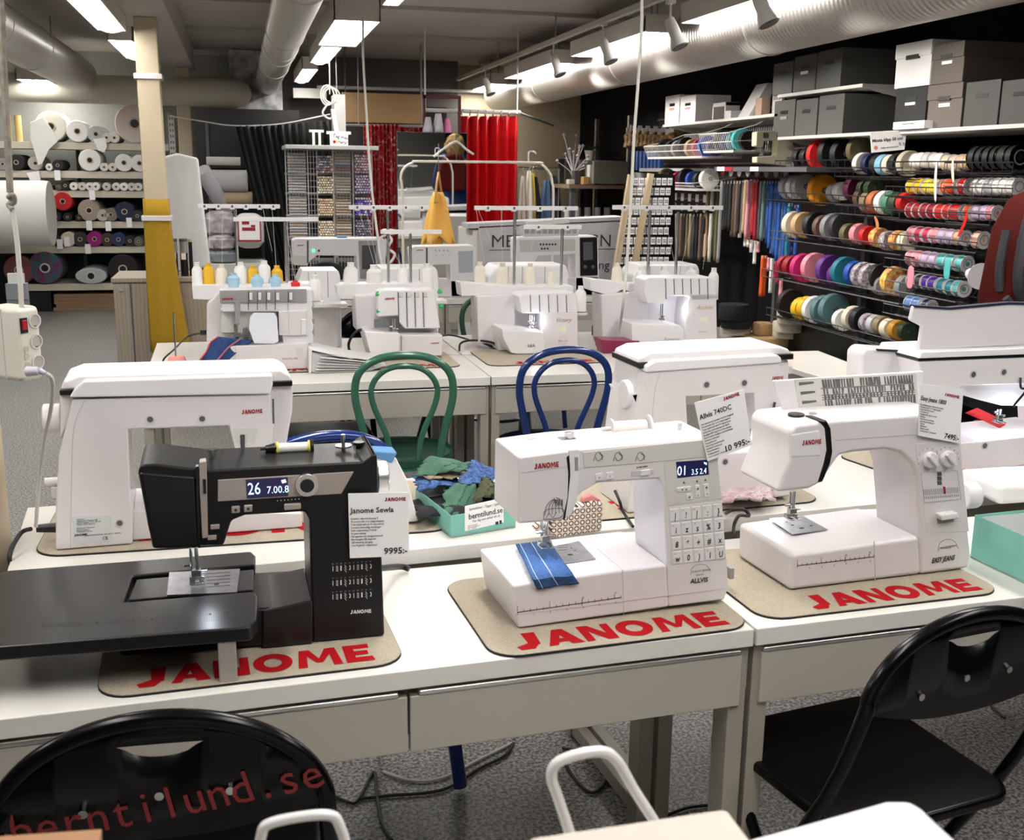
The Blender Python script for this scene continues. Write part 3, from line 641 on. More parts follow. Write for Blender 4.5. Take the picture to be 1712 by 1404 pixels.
# denim strip lying under the foot and over the front edge
def dn(i, j):
    A, B = (862, 910), (918, 903); C_, D_ = (898, 985), (968, 975)
    px_ = (A[0]+(B[0]-A[0])*i)*(1-j)+(C_[0]+(D_[0]-C_[0])*i)*j; py_ = (A[1]+(B[1]-A[1])*i)*(1-j)+(C_[1]+(D_[1]-C_[1])*i)*j
    p = PZ(px_, py_, zb+.004)-PL.o; u_, w_, z_ = p.dot(PL.u), p.dot(PL.n), z_b+.004
    if w_ < -.001:
        q_ = PL.at(px_, py_, -.004); return (q_[0], -.004-.002*math.sin(9*i), min(z_b+.002, q_[1]))
    return (u_, w_, z_+.0015*math.sin(10*i+5*j)*(j > .2))
dd = MB().grid(dn, 14, 22).build('denim_strip', 'denim', None, solid=.0015)
dd.location = PL.o; dd.rotation_euler = (0, 0, PL.a); tag(dd, 'blue denim strip under the foot of the middle front machine', 'cloth')
f = lambda i: tuple(Vector(dn(i, .0))+Vector((0, 0, .0022)))
sm = MB().tube([tuple(Vector(dn(.45+.05*j, j))+Vector((0, -.0014 if j > .75 else 0, .0018))) for j in [k/12 for k in range(13)]], .0006, 6).tube([tuple(Vector(dn(.12, j))+Vector((0, -.0014 if j > .75 else 0, .0018))) for j in [k/12 for k in range(13)]], .0006, 6).build('stitched_seam', C((.55, .62, .72)), dd)
fr = MB()
for k in range(26):
    j = k/26; p = Vector(dn(0, j)); fr.tube([p, p+Vector((-.006-R.random()*.006, R.uniform(-.004, .004), .0))], .0004, 4, smooth=False)
fr.build('frayed_edge', C((.55, .60, .70)), dd)
# top details
def top(p, w): u_, z_ = PL.at(*p, w); return u_, w, z_
u, w_, z = top((1136, 718), .07); MB().cyl((u, w_, z-.02), (u, w_, z+.012), .004, n=14).cyl((u, w_, z-.012), (u, w_, z-.009), .013, n=20).build('bobbin_winder', 'steel', m2)
u, w_, z = top((1158, 715), .07); MB().cyl((u, w_, z-.02), (u, w_, z-.002), .008, n=16).build('bobbin_stopper', 'white2', m2, bevel=.002)
u, w_, z = top((952, 728), .08); MB().cyl((u, w_, z-.012), (u, w_, z+.006), .009, n=16).box(u-.02, u+.012, w_-.012, w_+.012, z-.014, z-.004).build('thread_guide', 'steel', m2, bevel=.001)
u, w_, z = top((890, 738), .10); MB().cyl((u, w_-.004, z-.022), (u, w_+.004, z-.022), .030, n=36).build('balance_wheel', 'white2', m2)
(u0, z0_), (u1, _) = PL.at(1020, 716, .11), PL.at(1082, 713, .11)
MB().cyl((PL.at(1006, 718, .11)[0], .11, z0_), (u1+.004, .11, z0_), .0035, n=12).cyl((u1, .11, z0_), (u1+.004, .11, z0_), .021, n=28).cyl((u0, .11, z0_), (u0+.003, .11, z0_), .018, n=28).build('spool_holder', 'white2', m2)
MB().cyl((u0+.005, .11, z0_), (u1-.004, .11, z0_), .0125, n=24).build('thread_spool', 'thread', m2)
MB().box(.0, .0, 0, 0, 0, 0)
(u, z) = PL.at(1221, 957, .06); MB().box(u-.006, u+.003, .05, .08, z-.010, z+.012).build('side_switch', 'grey', m2, bevel=.001)
led((PL.at(905, 880, .07)[0], .06, PL.at(905, 880, .06)[1]), .35, m2)
card(PL, [(1161, 673), (1244, 651), (1257, 744), (1183, 771)], -.006, 'tilted white price card 10 995 on the middle front machine', 'Allvis 740DC', '10 995:-', ['Helt datoriserad symaskin med bra dragkraft', '50 somnader inkl. 3 st 1-stegs knapphal', '7 mm stickbredd samt 91 nalpositioner', 'Sy/lyft fran undermatning samt fjarde', 'Hastighet 820 stygn/min med nalstopp', 'Fjarran nalens hastighet med startknapp', 'Automat. nalitradare', 'Pressarfottryck', 'Extra hogt pressarfotslyft', 'Justerbart matartryck', 'Minnesbokstaver', 'Pedalgangsljuset', '5 ars fri garanti - Sommarkod'], .92)
# ================================================================== right front machine with chart lid
P3 = PZ(1320, 988, DZ+.006); a = math.radians(4.5); PL = Plane(P3, a)
m3 = thing('sewing_machine', 'white sewing machine with raised chart lid, black stripe and two dials', 'sewing machine', P3, a)
mk(PL, 'arm_and_column', [(1321, 722), (1330, 710), (1395, 702), (1537, 692), (1585, 690), (1598, 702), (1625, 930), (1620, 950), (1539, 962), (1538, 885), (1532, 800), (1524, 775), (1505, 757), (1480, 752), (1425, 757), (1404, 762), (1385, 790), (1376, 806), (1353, 818), (1300, 824), (1303, 812), (1321, 768)], .0, .145, 'white', m3, .012, 4)
mk(PL, 'bed', [(1323, 926), (1461, 907), (1538, 896), (1541, 961), (1463, 972), (1320, 988)], .0, .20, 'white', m3, .010, 4)
mk(PL, 'rear_base', [(1520, 900), (1615, 895), (1620, 950), (1520, 963)], .12, .20, 'white', m3, .006)
mk(PL, 'face_cover', [(1322, 724), (1372, 716), (1374, 764), (1322, 767)], -.001, .05, 'white2', m3, .006, 3)
mk(PL, 'black_stripe', [(1368, 703), (1382, 702), (1389, 716), (1392, 755), (1388, 775), (1375, 806), (1366, 807), (1376, 775), (1381, 752), (1378, 716)], -.002, .05, 'black', m3, .004)
g = MB()
g.prism(PL.poly([(1461, 905), (1462.2, 905), (1463.6, 971), (1462.4, 971)]), -.0006, .001)
g.prism(PL.poly([(1396, 735), (1536, 725), (1536, 726), (1396, 736)]), -.0006, .005); g.build('seam', 'warm', m3, smooth=False)
mk(PL, 'control_panel', [(1530, 742), (1604, 737), (1620, 888), (1549, 892)], -.0006, .01, 'white', m3, .001)
for p, r_ in (((1553, 768), 14), ((1583, 766), 14)):
    d_ = disc(PL, p, r_, -.010, .004, 'dial', 'white2', m3, .003)
    x, y = p; mk(PL, 'dial_grip', [(x-10, y-7), (x-6, y-11), (x+9, y+5), (x+5, y+10)], -.017, -.009, 'white2', d_, .002)
    for k in range(9):
        an = math.radians(200-k*25); tx(PL, str(k), (x+math.cos(an)*19-1, y-math.sin(an)*19+2), 3, 'darkred' if k in (0, 1, 6) else 'ink', d_, w=-.0012, name='dial_number')
mk(PL, 'stitch_table', [(1538, 789), (1601, 785), (1607, 835), (1544, 841)], -.0010, .002, 'white', m3)
ob = [(1539, 790), (1600, 786), (1606, 834), (1545, 840)]
for i in range(4):
    A, B = ob[i], ob[(i+1) % 4]; (u0, z0_), (u1, z1_) = PL.at(*A), PL.at(*B); MB().tube([(u0, -.0011, z0_), (u1, -.0011, z1_)], .0004, 5, smooth=False).build('table_border', 'grey', m3)
for k in range(3): mk(PL, 'stitch_window', [(1566, 789+k*7.5), (1573, 788.5+k*7.5), (1574, 795+k*7.5), (1567, 795.5+k*7.5)], -.0016, .001, 'dgrey', m3)
g = MB()
for k in range(18):
    x = 1543+k*3.35; y = 818-k*.25
    g.prism(PL.poly([(x, y), (x+1.3, y), (x+1.8, y+10), (x+.5, y+10)]), -.0014, -.0008)
    g.prism(PL.poly([(x+.6, y+12), (x+2.2, y+12), (x+2.4, y+16), (x+.8, y+16)]), -.0014, -.0008)
g.build('stitch_marks', 'grey', m3, smooth=False)
mk(PL, 'stitch_pointer', [(1576, 813), (1579, 813), (1580, 825), (1577, 825)], -.0019, .0, 'darkred', m3)
mk(PL, 'reverse_lever_slot', [(1566, 865), (1594, 862), (1594, 872), (1567, 875)], -.0010, .006, 'grey', m3)
mk(PL, 'reverse_lever', [(1563, 857), (1593, 853), (1596, 863), (1566, 867)], -.016, .004, 'white2', m3, .003)
lg(PL, (1340, 744), (1372, 741), 8, m3, 'darkred', -.002)
tx(PL, 'EASY JEANS', (1557, 941), 9, 'ink', m3, w=-.001, rotpx=(1610, 933), shear=.25, off=.0004, sx=.72)
m2_ = m2; m2 = m3
sq([(1568, 922), (1571, 908), (1583, 901), (1596, 905), (1602, 917)], -.0004, .0003)
tx(PL, 'QUALITY SEWING', (1571, 917), 3, 'ink', m3, w=-.001, rotpx=(1602, 912)); tx(PL, 'SINCE 1921', (1579, 917), 2, 'ink', m3, w=-.001)
ruler((1333, 945), (1461, 930), 16, 'ink', m3, 5)
m2 = m2_
z_b = PL.at(1461, 907)[1]; zb = P3.z+z_b
level([(1286, 868), (1340, 862), (1384, 886), (1324, 894)], zb, .0012, 'needle_plate', 'plate', m3, .0003)
g = MB()
for p, s_ in (((1340, 884), .005), ((1325, 879), .003), ((1356, 880), .003), ((1315, 874), .002)):
    x, y = WL(PL, [p], zb)[0]; g.box(x-s_, x+s_, y-s_*.7, y+s_*.7, z_b+.0016, z_b+.002)
g.build('plate_marks', 'ink', m3)
needle(PL, (1328, 822), (1326, 866), m3, .09)
u, w_, z = top((1331, 696), .06); MB().cyl((u+.0, w_, z-.01), (u, w_, z+.006), .016, n=28).build('pressure_dial', 'black', m3, bevel=.002)
u, w_, z = top((1359, 695), .06); MB().cyl((u, w_, z-.01), (u, w_, z+.007), .008, n=20).build('thread_guide', 'grey', m3, bevel=.002)
(u, z) = PL.at(1616, 828, .07); MB().cyl((u-.012, .07, z), (u+.022, .07, z), .028, n=32).build('hand_wheel', 'white2', m3, bevel=.004)
W1 = .115
lid = MB().prism(PL.poly([(1292, 636), (1545, 620), (1540, 676), (1312, 692)], W1), W1, W1+.007).build('lid', 'white2', m3, bevel=.003)
MB().prism(PL.poly([(1328, 634), (1531, 623), (1535, 674), (1337, 686)], W1), W1-.001, W1).build('chart_sheet', 'lgrey', lid)
g = MB(); R.seed(11)
FC = lambda s_, t_: (1328+203*s_+9*t_*(1-s_)+4*t_*s_, 634-11*s_+t_*(52-1*s_))
for r0, r1, n_ in ((.06, .32, 34), (.36, .54, 30), (.56, .70, 26), (.72, .97, 34)):
    for k in range(n_):
        s_ = .22+.76*k/n_
        if R.random() < .9: g.prism(PL.poly([FC(s_, r0), FC(s_+R.uniform(.008, .022), r0), FC(s_+R.uniform(.008, .022), r1), FC(s_, r1)], W1), W1-.0016, W1-.001)
for t_ in (.33, .55, .62, .69):
    g.prism(PL.poly([FC(.2, t_), FC(.98, t_), FC(.98, t_+.02), FC(.2, t_+.02)], W1), W1-.0016, W1-.001)
for k in range(3): g.prism(PL.poly([FC(.03, .1+.3*k), FC(.15, .1+.3*k), FC(.15, .16+.3*k), FC(.03, .2+.3*k)], W1), W1-.0016, W1-.001)
g.build('chart_print', C((.12, .12, .12)), lid, smooth=False)
MB().prism(PL.poly([(1305, 692), (1540, 676), (1545, 694), (1310, 712)], W1-.01), W1-.02, W1+.01).build('lid_hinge_tray', 'white', m3, bevel=.002)
card(PL, [(1537, 641), (1611, 651), (1604, 741), (1535, 728)], -.006, 'white price card 7495 standing on the right front machine', 'Easy Jeans 1800', '7495:-', ['Ny vertikaltransport elektronisk symaskin', '18 sommar inkl. 1 st 1-stegs knapphal', '7 mm maxbredd somnad', 'LF Lysande nal', 'Hastighet 860 stygn per minut', 'Nalstopp', 'Extra hogt pressarfotslyft', 'Justerbart pressarfottryck', 'Viktig sy', 'Skjutmatare', 'Nalens modeller', '5 ars fri garanti - Sommarkod'], .82)
# ================================================================== machines turned away (second desk line)
P4 = PZ(93, 920, DZ2+.006); a = math.radians(3.0); PL = Plane(P4, a)
m4 = thing('sewing_machine', 'large white sewing machine turned away, left of the black machine', 'sewing machine', P4, a)
mk(PL, 'arm_and_column', [(93, 920), (93, 850), (98, 760), (112, 706), (121, 668), (452, 659), (458, 706), (455, 740), (452, 768), (398, 772), (383, 712), (214, 718), (219, 838), (222, 850), (222, 913)], .0, .17, 'white', m4, .004, 3)
mk(PL, 'rounded_head', [(99, 740), (98, 656), (112, 652), (480, 640), (492, 646), (491, 690), (481, 745), (470, 775), (400, 778), (390, 714), (110, 720)], .02, .16, 'white', m4, .012, 4)
g = mk(PL, 'gasket', [(98, 654), (490, 638), (490, 647), (99, 663)], .010, .170, 'black', m4, .002)
mk(PL, 'top_cover', [(99, 656), (104, 640), (130, 630), (470, 620), (488, 630), (489, 642)], .018, .162, 'white2', m4, .006, 3)
mk(PL, 'lid', [(116, 664), (124, 651), (141, 636), (455, 626), (456, 642), (451, 658)], -.006, .13, 'white2', m4, .004, 3)
mk(PL, 'bed', [(221, 858), (506, 862), (508, 902), (221, 914)], .02, .19, 'white', m4, .004)
mk(PL, 'head_recess', [(390, 716), (431, 714), (427, 740), (394, 741)], -.0005, .004, 'lgrey', m4, .001)
mk(PL, 'lever_slot', [(403, 726), (409, 726), (409, 758), (403, 758)], -.004, .0, 'black', m4, .001)
g = MB(); pts = PL.poly([(142, 669), (124, 712), (120, 790), (118, 918)]); g.tube([(u, -.0002, z) for u, z in pts], .0006, 5).build('seam', 'warm', m4)
for p in ((251, 701), (338, 700), (200, 874)): screw(PL, p, 7, m4)
lg(PL, (404, 692), (439, 690), 7, m4, 'darkred', -.001)
mk(PL, 'side_vent', [(455, 667), (458, 667), (459, 708), (456, 708)], -.001, .002, 'dgrey', m4)
(u, z) = PL.at(92, 699, .08); MB().cyl((u+.012, .08, z), (u-.022, .08, z), .030, n=36).build('hand_wheel', 'white2', m4, bevel=.004)
(u, z) = PL.at(90, 805, .08); MB().cyl((u+.01, .08, z), (u-.018, .08, z), .009, n=20).build('knob', 'white2', m4, bevel=.002)
(u, z) = PL.at(92, 822, .08); MB().box(u-.006, u+.01, .07, .10, z-.012, z+.012).build('socket', 'white', m4, bevel=.003)
st = mk(PL, 'rating_sticker', [(121, 864), (186, 862), (188, 906), (122, 909)], -.0006, .0, C((.60, .62, .62)), m4)
for k, s_ in enumerate(['Importor:', 'Scandinavian Support AB', 'Lantvarnsgatan 12 A, 721 36', 'Taiwan, 12-21 Janome', '', 'Symaskiner/Overlock', 'Svensk support', 'Tillverkad i Taiwan']):
    tx(PL, s_, (128, 869+k*3), 2.3, 'ink', st, w=-.0012)
tx(PL, 'JANOME', (125, 896), 3.6, 'ink', st, w=-.0012, off=.0002); tx(PL, 'Model SKYLINE S7 SE  220-240 V ~ 50/60Hz', (142, 896), 2.2, 'ink', st, w=-.0012); tx(PL, 'CE', (171, 902), 5.5, 'ink', st, w=-.0012)
c0 = PL.o+PL.u*PL.at(93, 882)[0]+PL.n*.05+Vector((0, 0, PL.at(93, 882, .05)[1]))
MB().cyl((PL.at(97, 882)[0], .05, PL.at(93, 882, .05)[1]), (PL.at(55, 884)[0], .05, PL.at(52, 884, .05)[1]), .011, .008, 16).build('power_plug', 'cord', m4)
tag(MB().tube([PX(52, 884, -.43)*1.0, PX(36, 890, -.45), PX(20, 915, -.465), PX(16, 935, -.468), PX(21, 955, -.468), PX(25, 1010, -.47), Vector((-.47, 2.12, .4)), Vector((-.47, 2.1, .02))], .0045, 8).build('cable', 'cord'), 'black power cord running down at the left edge of the tall desk', 'cord')
# blue cloth lying beside
P5 = PZ(1050, 858, DZ2+.006); a = math.radians(3.5); PL = Plane(P5, a)
m5 = thing('sewing_machine', 'large white sewing machine turned away, behind the tilted price card', 'sewing machine', P5, a)
mk(PL, 'arm_and_column', [(1050, 858), (1056, 760), (1066, 690), (1079, 622), (1303, 606), (1308, 655), (1310, 715), (1264, 722), (1261, 657), (1147, 663), (1152, 750), (1190, 752), (1192, 838), (1052, 858)], .0, .17, 'white', m5, .004, 3)
mk(PL, 'bed', [(1188, 758), (1318, 750), (1322, 830), (1188, 842)], .0, .19, 'white', m5, .006)
mk(PL, 'rounded_head', [(1072, 690), (1072, 615), (1310, 598), (1330, 604), (1328, 650), (1318, 715), (1268, 716), (1262, 660), (1072, 672)], .02, .16, 'white', m5, .012, 4)
mk(PL, 'gasket', [(1071, 608), (1331, 592), (1331, 602), (1072, 618)], .010, .170, 'black', m5, .002)
mk(PL, 'top_cover', [(1072, 612), (1075, 600), (1095, 591), (1310, 580), (1327, 586), (1330, 596)], .018, .162, 'white2', m5, .006, 3)
mk(PL, 'lid', [(1078, 622), (1080, 611), (1095, 603), (1298, 592), (1305, 598), (1305, 606)], -.006, .13, 'white2', m5, .004, 3)
for p in ((1181, 643), (1244, 640), (1212, 772)): screw(PL, p, 7, m5)
lg(PL, (1290, 635), (1309, 634), 6, m5, 'darkred', -.001)
pts = PL.poly([(1103, 624), (1092, 680), (1088, 850)]); MB().tube([(u, -.0002, z) for u, z in pts], .0006, 5).build('seam', 'warm', m5)
(u, z) = PL.at(1064, 658, .07); MB().cyl((u+.02, .07, z), (u-.034, .07, z), .033, n=36).build('hand_wheel', 'white2', m5, bevel=.004)
(u, z) = PL.at(1285, 690, .02); MB().tube([(u, -.004, z+.03), (u-.006, -.012, z+.005), (u+.012, -.014, z-.006), (u-.004, -.010, z-.034), (u-.012, -.006, z-.045)], .003, 8).build('foot_lever', 'black', m5)
needle(PL, (1262, 718), (1264, 750), m5, .07)
led((PL.at(1280, 722, .07)[0], .03, PL.at(1280, 728, .07)[1]), .7, m5)
P6 = PZ(1545, 800, DZ2+.006); a = math.radians(3.0); PL = Plane(P6, a)
m6 = thing('sewing_machine', 'white sewing machine with raised plain lid at the right edge', 'sewing machine', P6, a)
mk(PL, 'arm_and_column', [(1545, 800), (1542, 645), (1536, 604), (1900, 590), (1905, 780), (1780, 786), (1775, 640), (1606, 645), (1608, 741), (1608, 792)], .0, .17, 'white', m6, .004, 3)
mk(PL, 'bed', [(1606, 741), (1785, 722), (1790, 768), (1607, 792)], -.0, .19, 'white', m6, .004, 3)
mk(PL, 'hanging_head', [(1617, 644), (1630, 662), (1652, 673), (1690, 682), (1760, 684), (1765, 640)], .03, .13, 'white2', m6, .006, 3)
mk(PL, 'gasket', [(1534, 598), (1902, 584), (1902, 590), (1536, 604)], -.001, .16, 'black', m6, .002)
mk(PL, 'top_cover', [(1534, 599), (1540, 588), (1900, 574), (1902, 585)], -.004, .165, 'white2', m6, .003, 3)
l6 = mk(PL, 'lid', [(1548, 590), (1554, 548), (1534, 538), (1540, 513), (1560, 515), (1600, 518), (1700, 509), (1800, 512), (1800, 575)], .03, .042, 'white', m6, .005, 3)
mk(PL, 'lid_edge', [(1540, 512), (1600, 516), (1700, 507), (1800, 509), (1800, 513), (1700, 511), (1600, 520), (1541, 516)], .026, .046, C((.01, .01, .04)), l6, .001)
mk(PL, 'rounded_end', [(1474, 655), (1476, 600), (1486, 590), (1545, 594), (1545, 672), (1500, 664)], .09, .16, 'white', m6, .012, 4)
mk(PL, 'gasket', [(1500, 592), (1542, 594), (1542, 598), (1502, 596)], .084, .09, 'black', m6, .001)
(u, z) = PL.at(1500, 640, .06); MB().cyl((u+.02, .10, z-.01), (u-.02, .10, z-.01), .030, n=32).build('hand_wheel', 'white2', m6, bevel=.004)
for p in ((1627, 626), (1678, 622), (1646, 745)): screw(PL, p, 7, m6)
z6 = PL.at(1608, 741)[1]; zb6 = P6.z+z6
level([(1612, 712), (1632, 702), (1710, 716), (1652, 722)], zb6, .001, 'needle_plate', 'plate', m6, .0004)
needle(PL, (1673, 684), (1672, 706), m6, .075)
(u, z) = PL.at(1702, 650, .0); MB().tube([(u, -.004, z+.03), (u-.002, -.012, z+.005), (u+.014, -.014, z), (u-.010, -.010, z-.034), (u-.014, -.006, z-.045)], .003, 8).build('foot_lever', 'black', m6)
led((PL.at(1660, 690, .07)[0], .02, PL.at(1660, 690, .07)[1]), .5, m6)
# red cloth under its foot
A, B, C_, D_ = (1614, 690), (1634, 682), (1698, 712), (1670, 716)
def rc(i, j):
    x = (A[0]+(B[0]-A[0])*i)*(1-j)+(D_[0]+(C_[0]-D_[0])*i)*j; y = (A[1]+(B[1]-A[1])*i)*(1-j)+(D_[1]+(C_[1]-D_[1])*i)*j
    p = PZ(x, y, zb6+.006+.010*math.sin(PI*i)*(1-j)); return tuple(p)
tag(MB().grid(rc, 8, 10).build('red_cloth', mat('red_cloth', (.55, .01, .02), .9, bump=.3), solid=.002), 'folded bright red cloth under the foot of the rightmost machine', 'cloth')
# next white thing at the right margin + white box beside the mint box
p = PZ(1712, 848, DZ+.001)
# ------------------------------------------------------------------ mint boxes
def open_box(c, z, H, label_, th=.003, name='cardboard_box'):
    """c: 4 floor corners fl, fr, br, bl (world xy)"""
    t = thing(name, label_, 'box', (c[0][0], c[0][1], z)); o = Vector((c[0][0], c[0][1])); L = [Vector((x, y))-o for x, y in c]
    MB().slab([tuple(v) for v in L], .001, .004).build('bottom', 'tealin', t)
    cx = sum(v.x for v in L)/4; cy = sum(v.y for v in L)/4; g = MB(); gi = MB()
    for i in range(4):
        A_, B_ = L[i], L[(i+1) % 4]; k = 1-.012
        f = lambda v, k=k: Vector((cx+(v.x-cx)*k, cy+(v.y-cy)*k))
        g.slab([tuple(A_), tuple(B_), tuple(f(B_)), tuple(f(A_))], .0, H)
        k2 = .976; f2 = lambda v: Vector((cx+(v.x-cx)*k2, cy+(v.y-cy)*k2))
        gi.slab([tuple(f(A_)), tuple(f(B_)), tuple(f2(B_)), tuple(f2(A_))], .004, H-.006)
    g.build('side_wall', 'teal', t); gi.build('lining', 'tealin', t)
    return t
zt_ = DZ2
b1 = [PZ(754, 899, zt_+.001), PZ(862, 881, zt_+.001), PZ(798, 812, zt_+.001), PZ(695, 850, zt_+.001)]
v0, v1 = b1[0], b1[1]; dd_ = b1[3]-b1[0]; b1[2] = b1[1]+dd_
Hb = (PY(752, 862, b1[0].y).z-b1[0].z)
bx = open_box([(v.x, v.y) for v in b1], zt_+.001, Hb, 'mint green cardboard box full of fabric scraps with a shop label')
e1 = (b1[1]-b1[0]); an = math.atan2(e1.y, e1.x); PB = Plane(b1[0], an)
lb = mk(PB, 'box_label', [(777, 846), (841, 832), (842, 873), (777, 888)], -.0008, -.0001, 'paper', bx)
lb.location = (0, 0, 0); lb.rotation_euler = (0, 0, an)
for s_, p, h, rp in (('Symaskiner - Tyger - Sybehor', (784, 853), 4.2, (838, 843)), ('berntilund.se', (783, 868), 9.5, (839, 856)), ('For dig som alskar att sy.', (790, 873), 4, (830, 864))):
    o = tx(PB, s_, p, h, 'ink', lb, w=-.0014, rotpx=rp, off=.0002 if h > 5 else 0, sx=.92)
for k in range(3):
    tx(PB, ['Butik och Kurser', 'Norra Strandgatan 12', '021 - 12 34 56'][k], (782, 880+k*2.6), 1.8, 'ink', lb, w=-.0014, rotpx=(810, 874+k*2.6))
mk(PB, 'label_mark', [(828, 872), (833, 871), (833, 876), (828, 877)], -.0012, -.0008, 'ink', lb); mk(PB, 'label_mark', [(834.5, 870), (838, 869), (839, 875), (835, 876)], -.0012, -.0008, 'ink', lb)
# ------------------------------------------------------------------ scraps in the mint box
def scrap(pts, z, hgt, m, label_, seed, droop=0, n=14, th=.002, group='fabric scraps in the mint box'):
    """crumpled patch: pts = 4 pixels (bl, br, tr, tl) on level z"""
    rr = random.Random(seed); c = [PZ(x, y, z) for x, y in pts]; ph = [rr.uniform(0, 6) for _ in range(6)]
    o = sum(c, Vector())/4
    def f(i, j):
        p = (c[0]*(1-i)+c[1]*i)*(1-j)+(c[3]*(1-i)+c[2]*i)*j
        h = hgt*(math.sin(5*i+ph[0]+3*j)*.35+math.sin(9*j+ph[1]+2*i)*.3+math.sin(14*(i+j)+ph[2])*.15+.8*math.sin(PI*i)*math.sin(PI*j))
        e = .004*math.sin(23*(i-j)+ph[3])
        q = p-o+Vector((e, -e, h-droop*(1-j)**2)); return tuple(q)
    t = MB().grid(f, n, n).build('fabric_scrap', m, solid=th, angle=80); t.location = o
    return tag(t, label_, 'fabric scrap', group)
fg = mat('green_cotton', (.05, .13, .085), .9, var=.1, vscale=30, bump=.3, bscale=500); fo = mat('olive_tweed', (.06, .065, .03), .95, var=.35, vscale=260, bump=.4, bscale=500)
fk = mat('khaki_cotton', (.22, .18, .11), .9, var=.12, vscale=60, bump=.3); fbk = mat('black_cotton', (.008, .008, .01), .9)
fdn = mat('frayed_denim', (.045, .10, .26), .95, var=.6, vscale=120, bump=.5, bscale=300)
zr = zt_+Hb
scrap([(700, 868), (850, 850), (800, 815), (690, 838)], zr-.02, .012, fbk, 'black cotton scraps lying lowest in the mint box', 1)
scrap([(700, 820), (775, 812), (760, 790), (690, 800)], zr+.008, .012, fdn, 'frayed light denim scrap on the left in the mint box', 2)
scrap([(770, 812), (838, 796), (800, 775), (762, 778)], zr+.016, .014, fdn, 'blue denim scrap with loose threads at the back of the box', 3)
scrap([(715, 805), (780, 796), (775, 783), (700, 785)], zr+.020, .010, fk, 'khaki brown scrap folded between green and denim scraps', 4)
scrap([(694, 790), (772, 790), (786, 772), (712, 768)], zr+.030, .012, fg, 'large flat green scrap topmost at the back of the box', 5)
scrap([(790, 835), (838, 830), (836, 808), (808, 802)], zr+.010, .014, fo, 'olive tweed scrap at the right of the mint box', 6)
scrap([(740, 845), (806, 832), (790, 800), (744, 814)], zr+.006, .012, fg, 'green cotton scrap hanging over the front corner of the box', 7, .03)
# quilted cotton bag (ring pattern) behind the middle machine
mring = mat('ring_print_cotton', (.72, .66, .60), .8); nt_ = mring.node_tree; b_ = nt_.nodes['Principled BSDF']; tc_ = nt_.nodes.new('ShaderNodeTexCoord')
vr = nt_.nodes.new('ShaderNodeVectorMath'); vr.operation = 'MULTIPLY'; vr.inputs[1].default_value = (78, 0, 78)
fr_ = nt_.nodes.new('ShaderNodeVectorMath'); fr_.operation = 'FRACTION'; sb = nt_.nodes.new('ShaderNodeVectorMath'); sb.operation = 'SUBTRACT'; sb.inputs[1].default_value = (.5, 0, .5)
ln = nt_.nodes.new('ShaderNodeVectorMath'); ln.operation = 'LENGTH'; rp = nt_.nodes.new('ShaderNodeValToRGB'); rp.color_ramp.interpolation = 'CONSTANT'
el = rp.color_ramp.elements; el[0].color = (.75, .68, .62, 1); el[1].position = .27; el[1].color = (.05, .025, .03, 1); e = el.new(.43); e.color = (.72, .62, .50, 1)
nt_.links.new(tc_.outputs['Object'], vr.inputs[0]); nt_.links.new(vr.outputs[0], fr_.inputs[0]); nt_.links.new(fr_.outputs[0], sb.inputs[0]); nt_.links.new(sb.outputs[0], ln.inputs[0]); nt_.links.new(ln.outputs['Value'], rp.inputs[0]); nt_.links.new(rp.outputs[0], b_.inputs['Base Color'])
p0 = PZ(921, 902, DZ2+.001); PK = Plane(p0, math.radians(4))
t = thing('cotton_pouch', 'cream cotton pouch with dark ring print behind the middle front machine', 'pouch', p0, math.radians(4))
mk(PK, 'pouch_body', [(921, 902), (1007, 888), (1010, 840), (990, 838), (925, 865)], .0, .03, mring, t, .006, 3)
mk(PK, 'pink_lining', [(975, 842), (1008, 838), (992, 828), (978, 834)], .006, .024, C((.62, .22, .22), .8), t, .003)
t = MB().prism(PK.poly([(893, 885), (918, 905), (918, 898), (915, 880), (900, 874)]), .0, .02).build('cotton_pouch', mring, None, bevel=.005); t.location = p0; t.rotation_euler = (0, 0, PK.a)
tag(t, 'small folded ring print cloth between the denim and the box', 'cloth')
# white open box and mint box at the right
b2 = [PZ(1712, 975, DZ+.001), None, None, PZ(1608, 925, DZ+.001)]
c0 = PZ(1712, 975, DZ+.001); c3 = PZ(1622, 932, DZ+.001); dx = (c0-c3)
fl = c3+dx*1.9; n_ = Vector((-dx.y, dx.x, 0)).normalized()*.20
bb = open_box([(c3.x, c3.y), (fl.x, fl.y), (fl.x+n_.x, fl.y+n_.y), (c3.x+n_.x, c3.y+n_.y)], DZ+.001, .095, 'mint green open cardboard box at the right end of the front desk')
t = thing('fabric_scrap', 'dark green cloth lying inside the right mint box', 'fabric scrap', tuple(c3+dx*1.2+n_*.6))
o = scrap([(1690, 905), (1760, 925), (1740, 890), (1700, 885)], DZ+.03, .01, fg, 'dark green cloth lying inside the right mint box', 21, group=None); bpy.data.objects.remove(t)
pw = PZ(1684, 852, DZ2+.001)
tag(MB().box(0, .25, 0, .16, 0, .05).build('plastic_case', 'white2', bevel=.015, seg=3, loc=(pw.x, pw.y+.03, DZ2+.001)), 'white rounded plastic case at the right edge behind the mint box', 'case')
# floral cloth on the mat of the middle turned machine
flo = mat('floral_pink_cotton', (.66, .56, .56), .9, c2=(.48, .30, .33), vscale=60, bump=.4)
scrap([(1206, 842), (1294, 833), (1288, 808), (1208, 814)], DZ2+.034, .010, flo, 'pale floral folded cloth on the mat behind the tilted card', 31, group=None, th=.008)
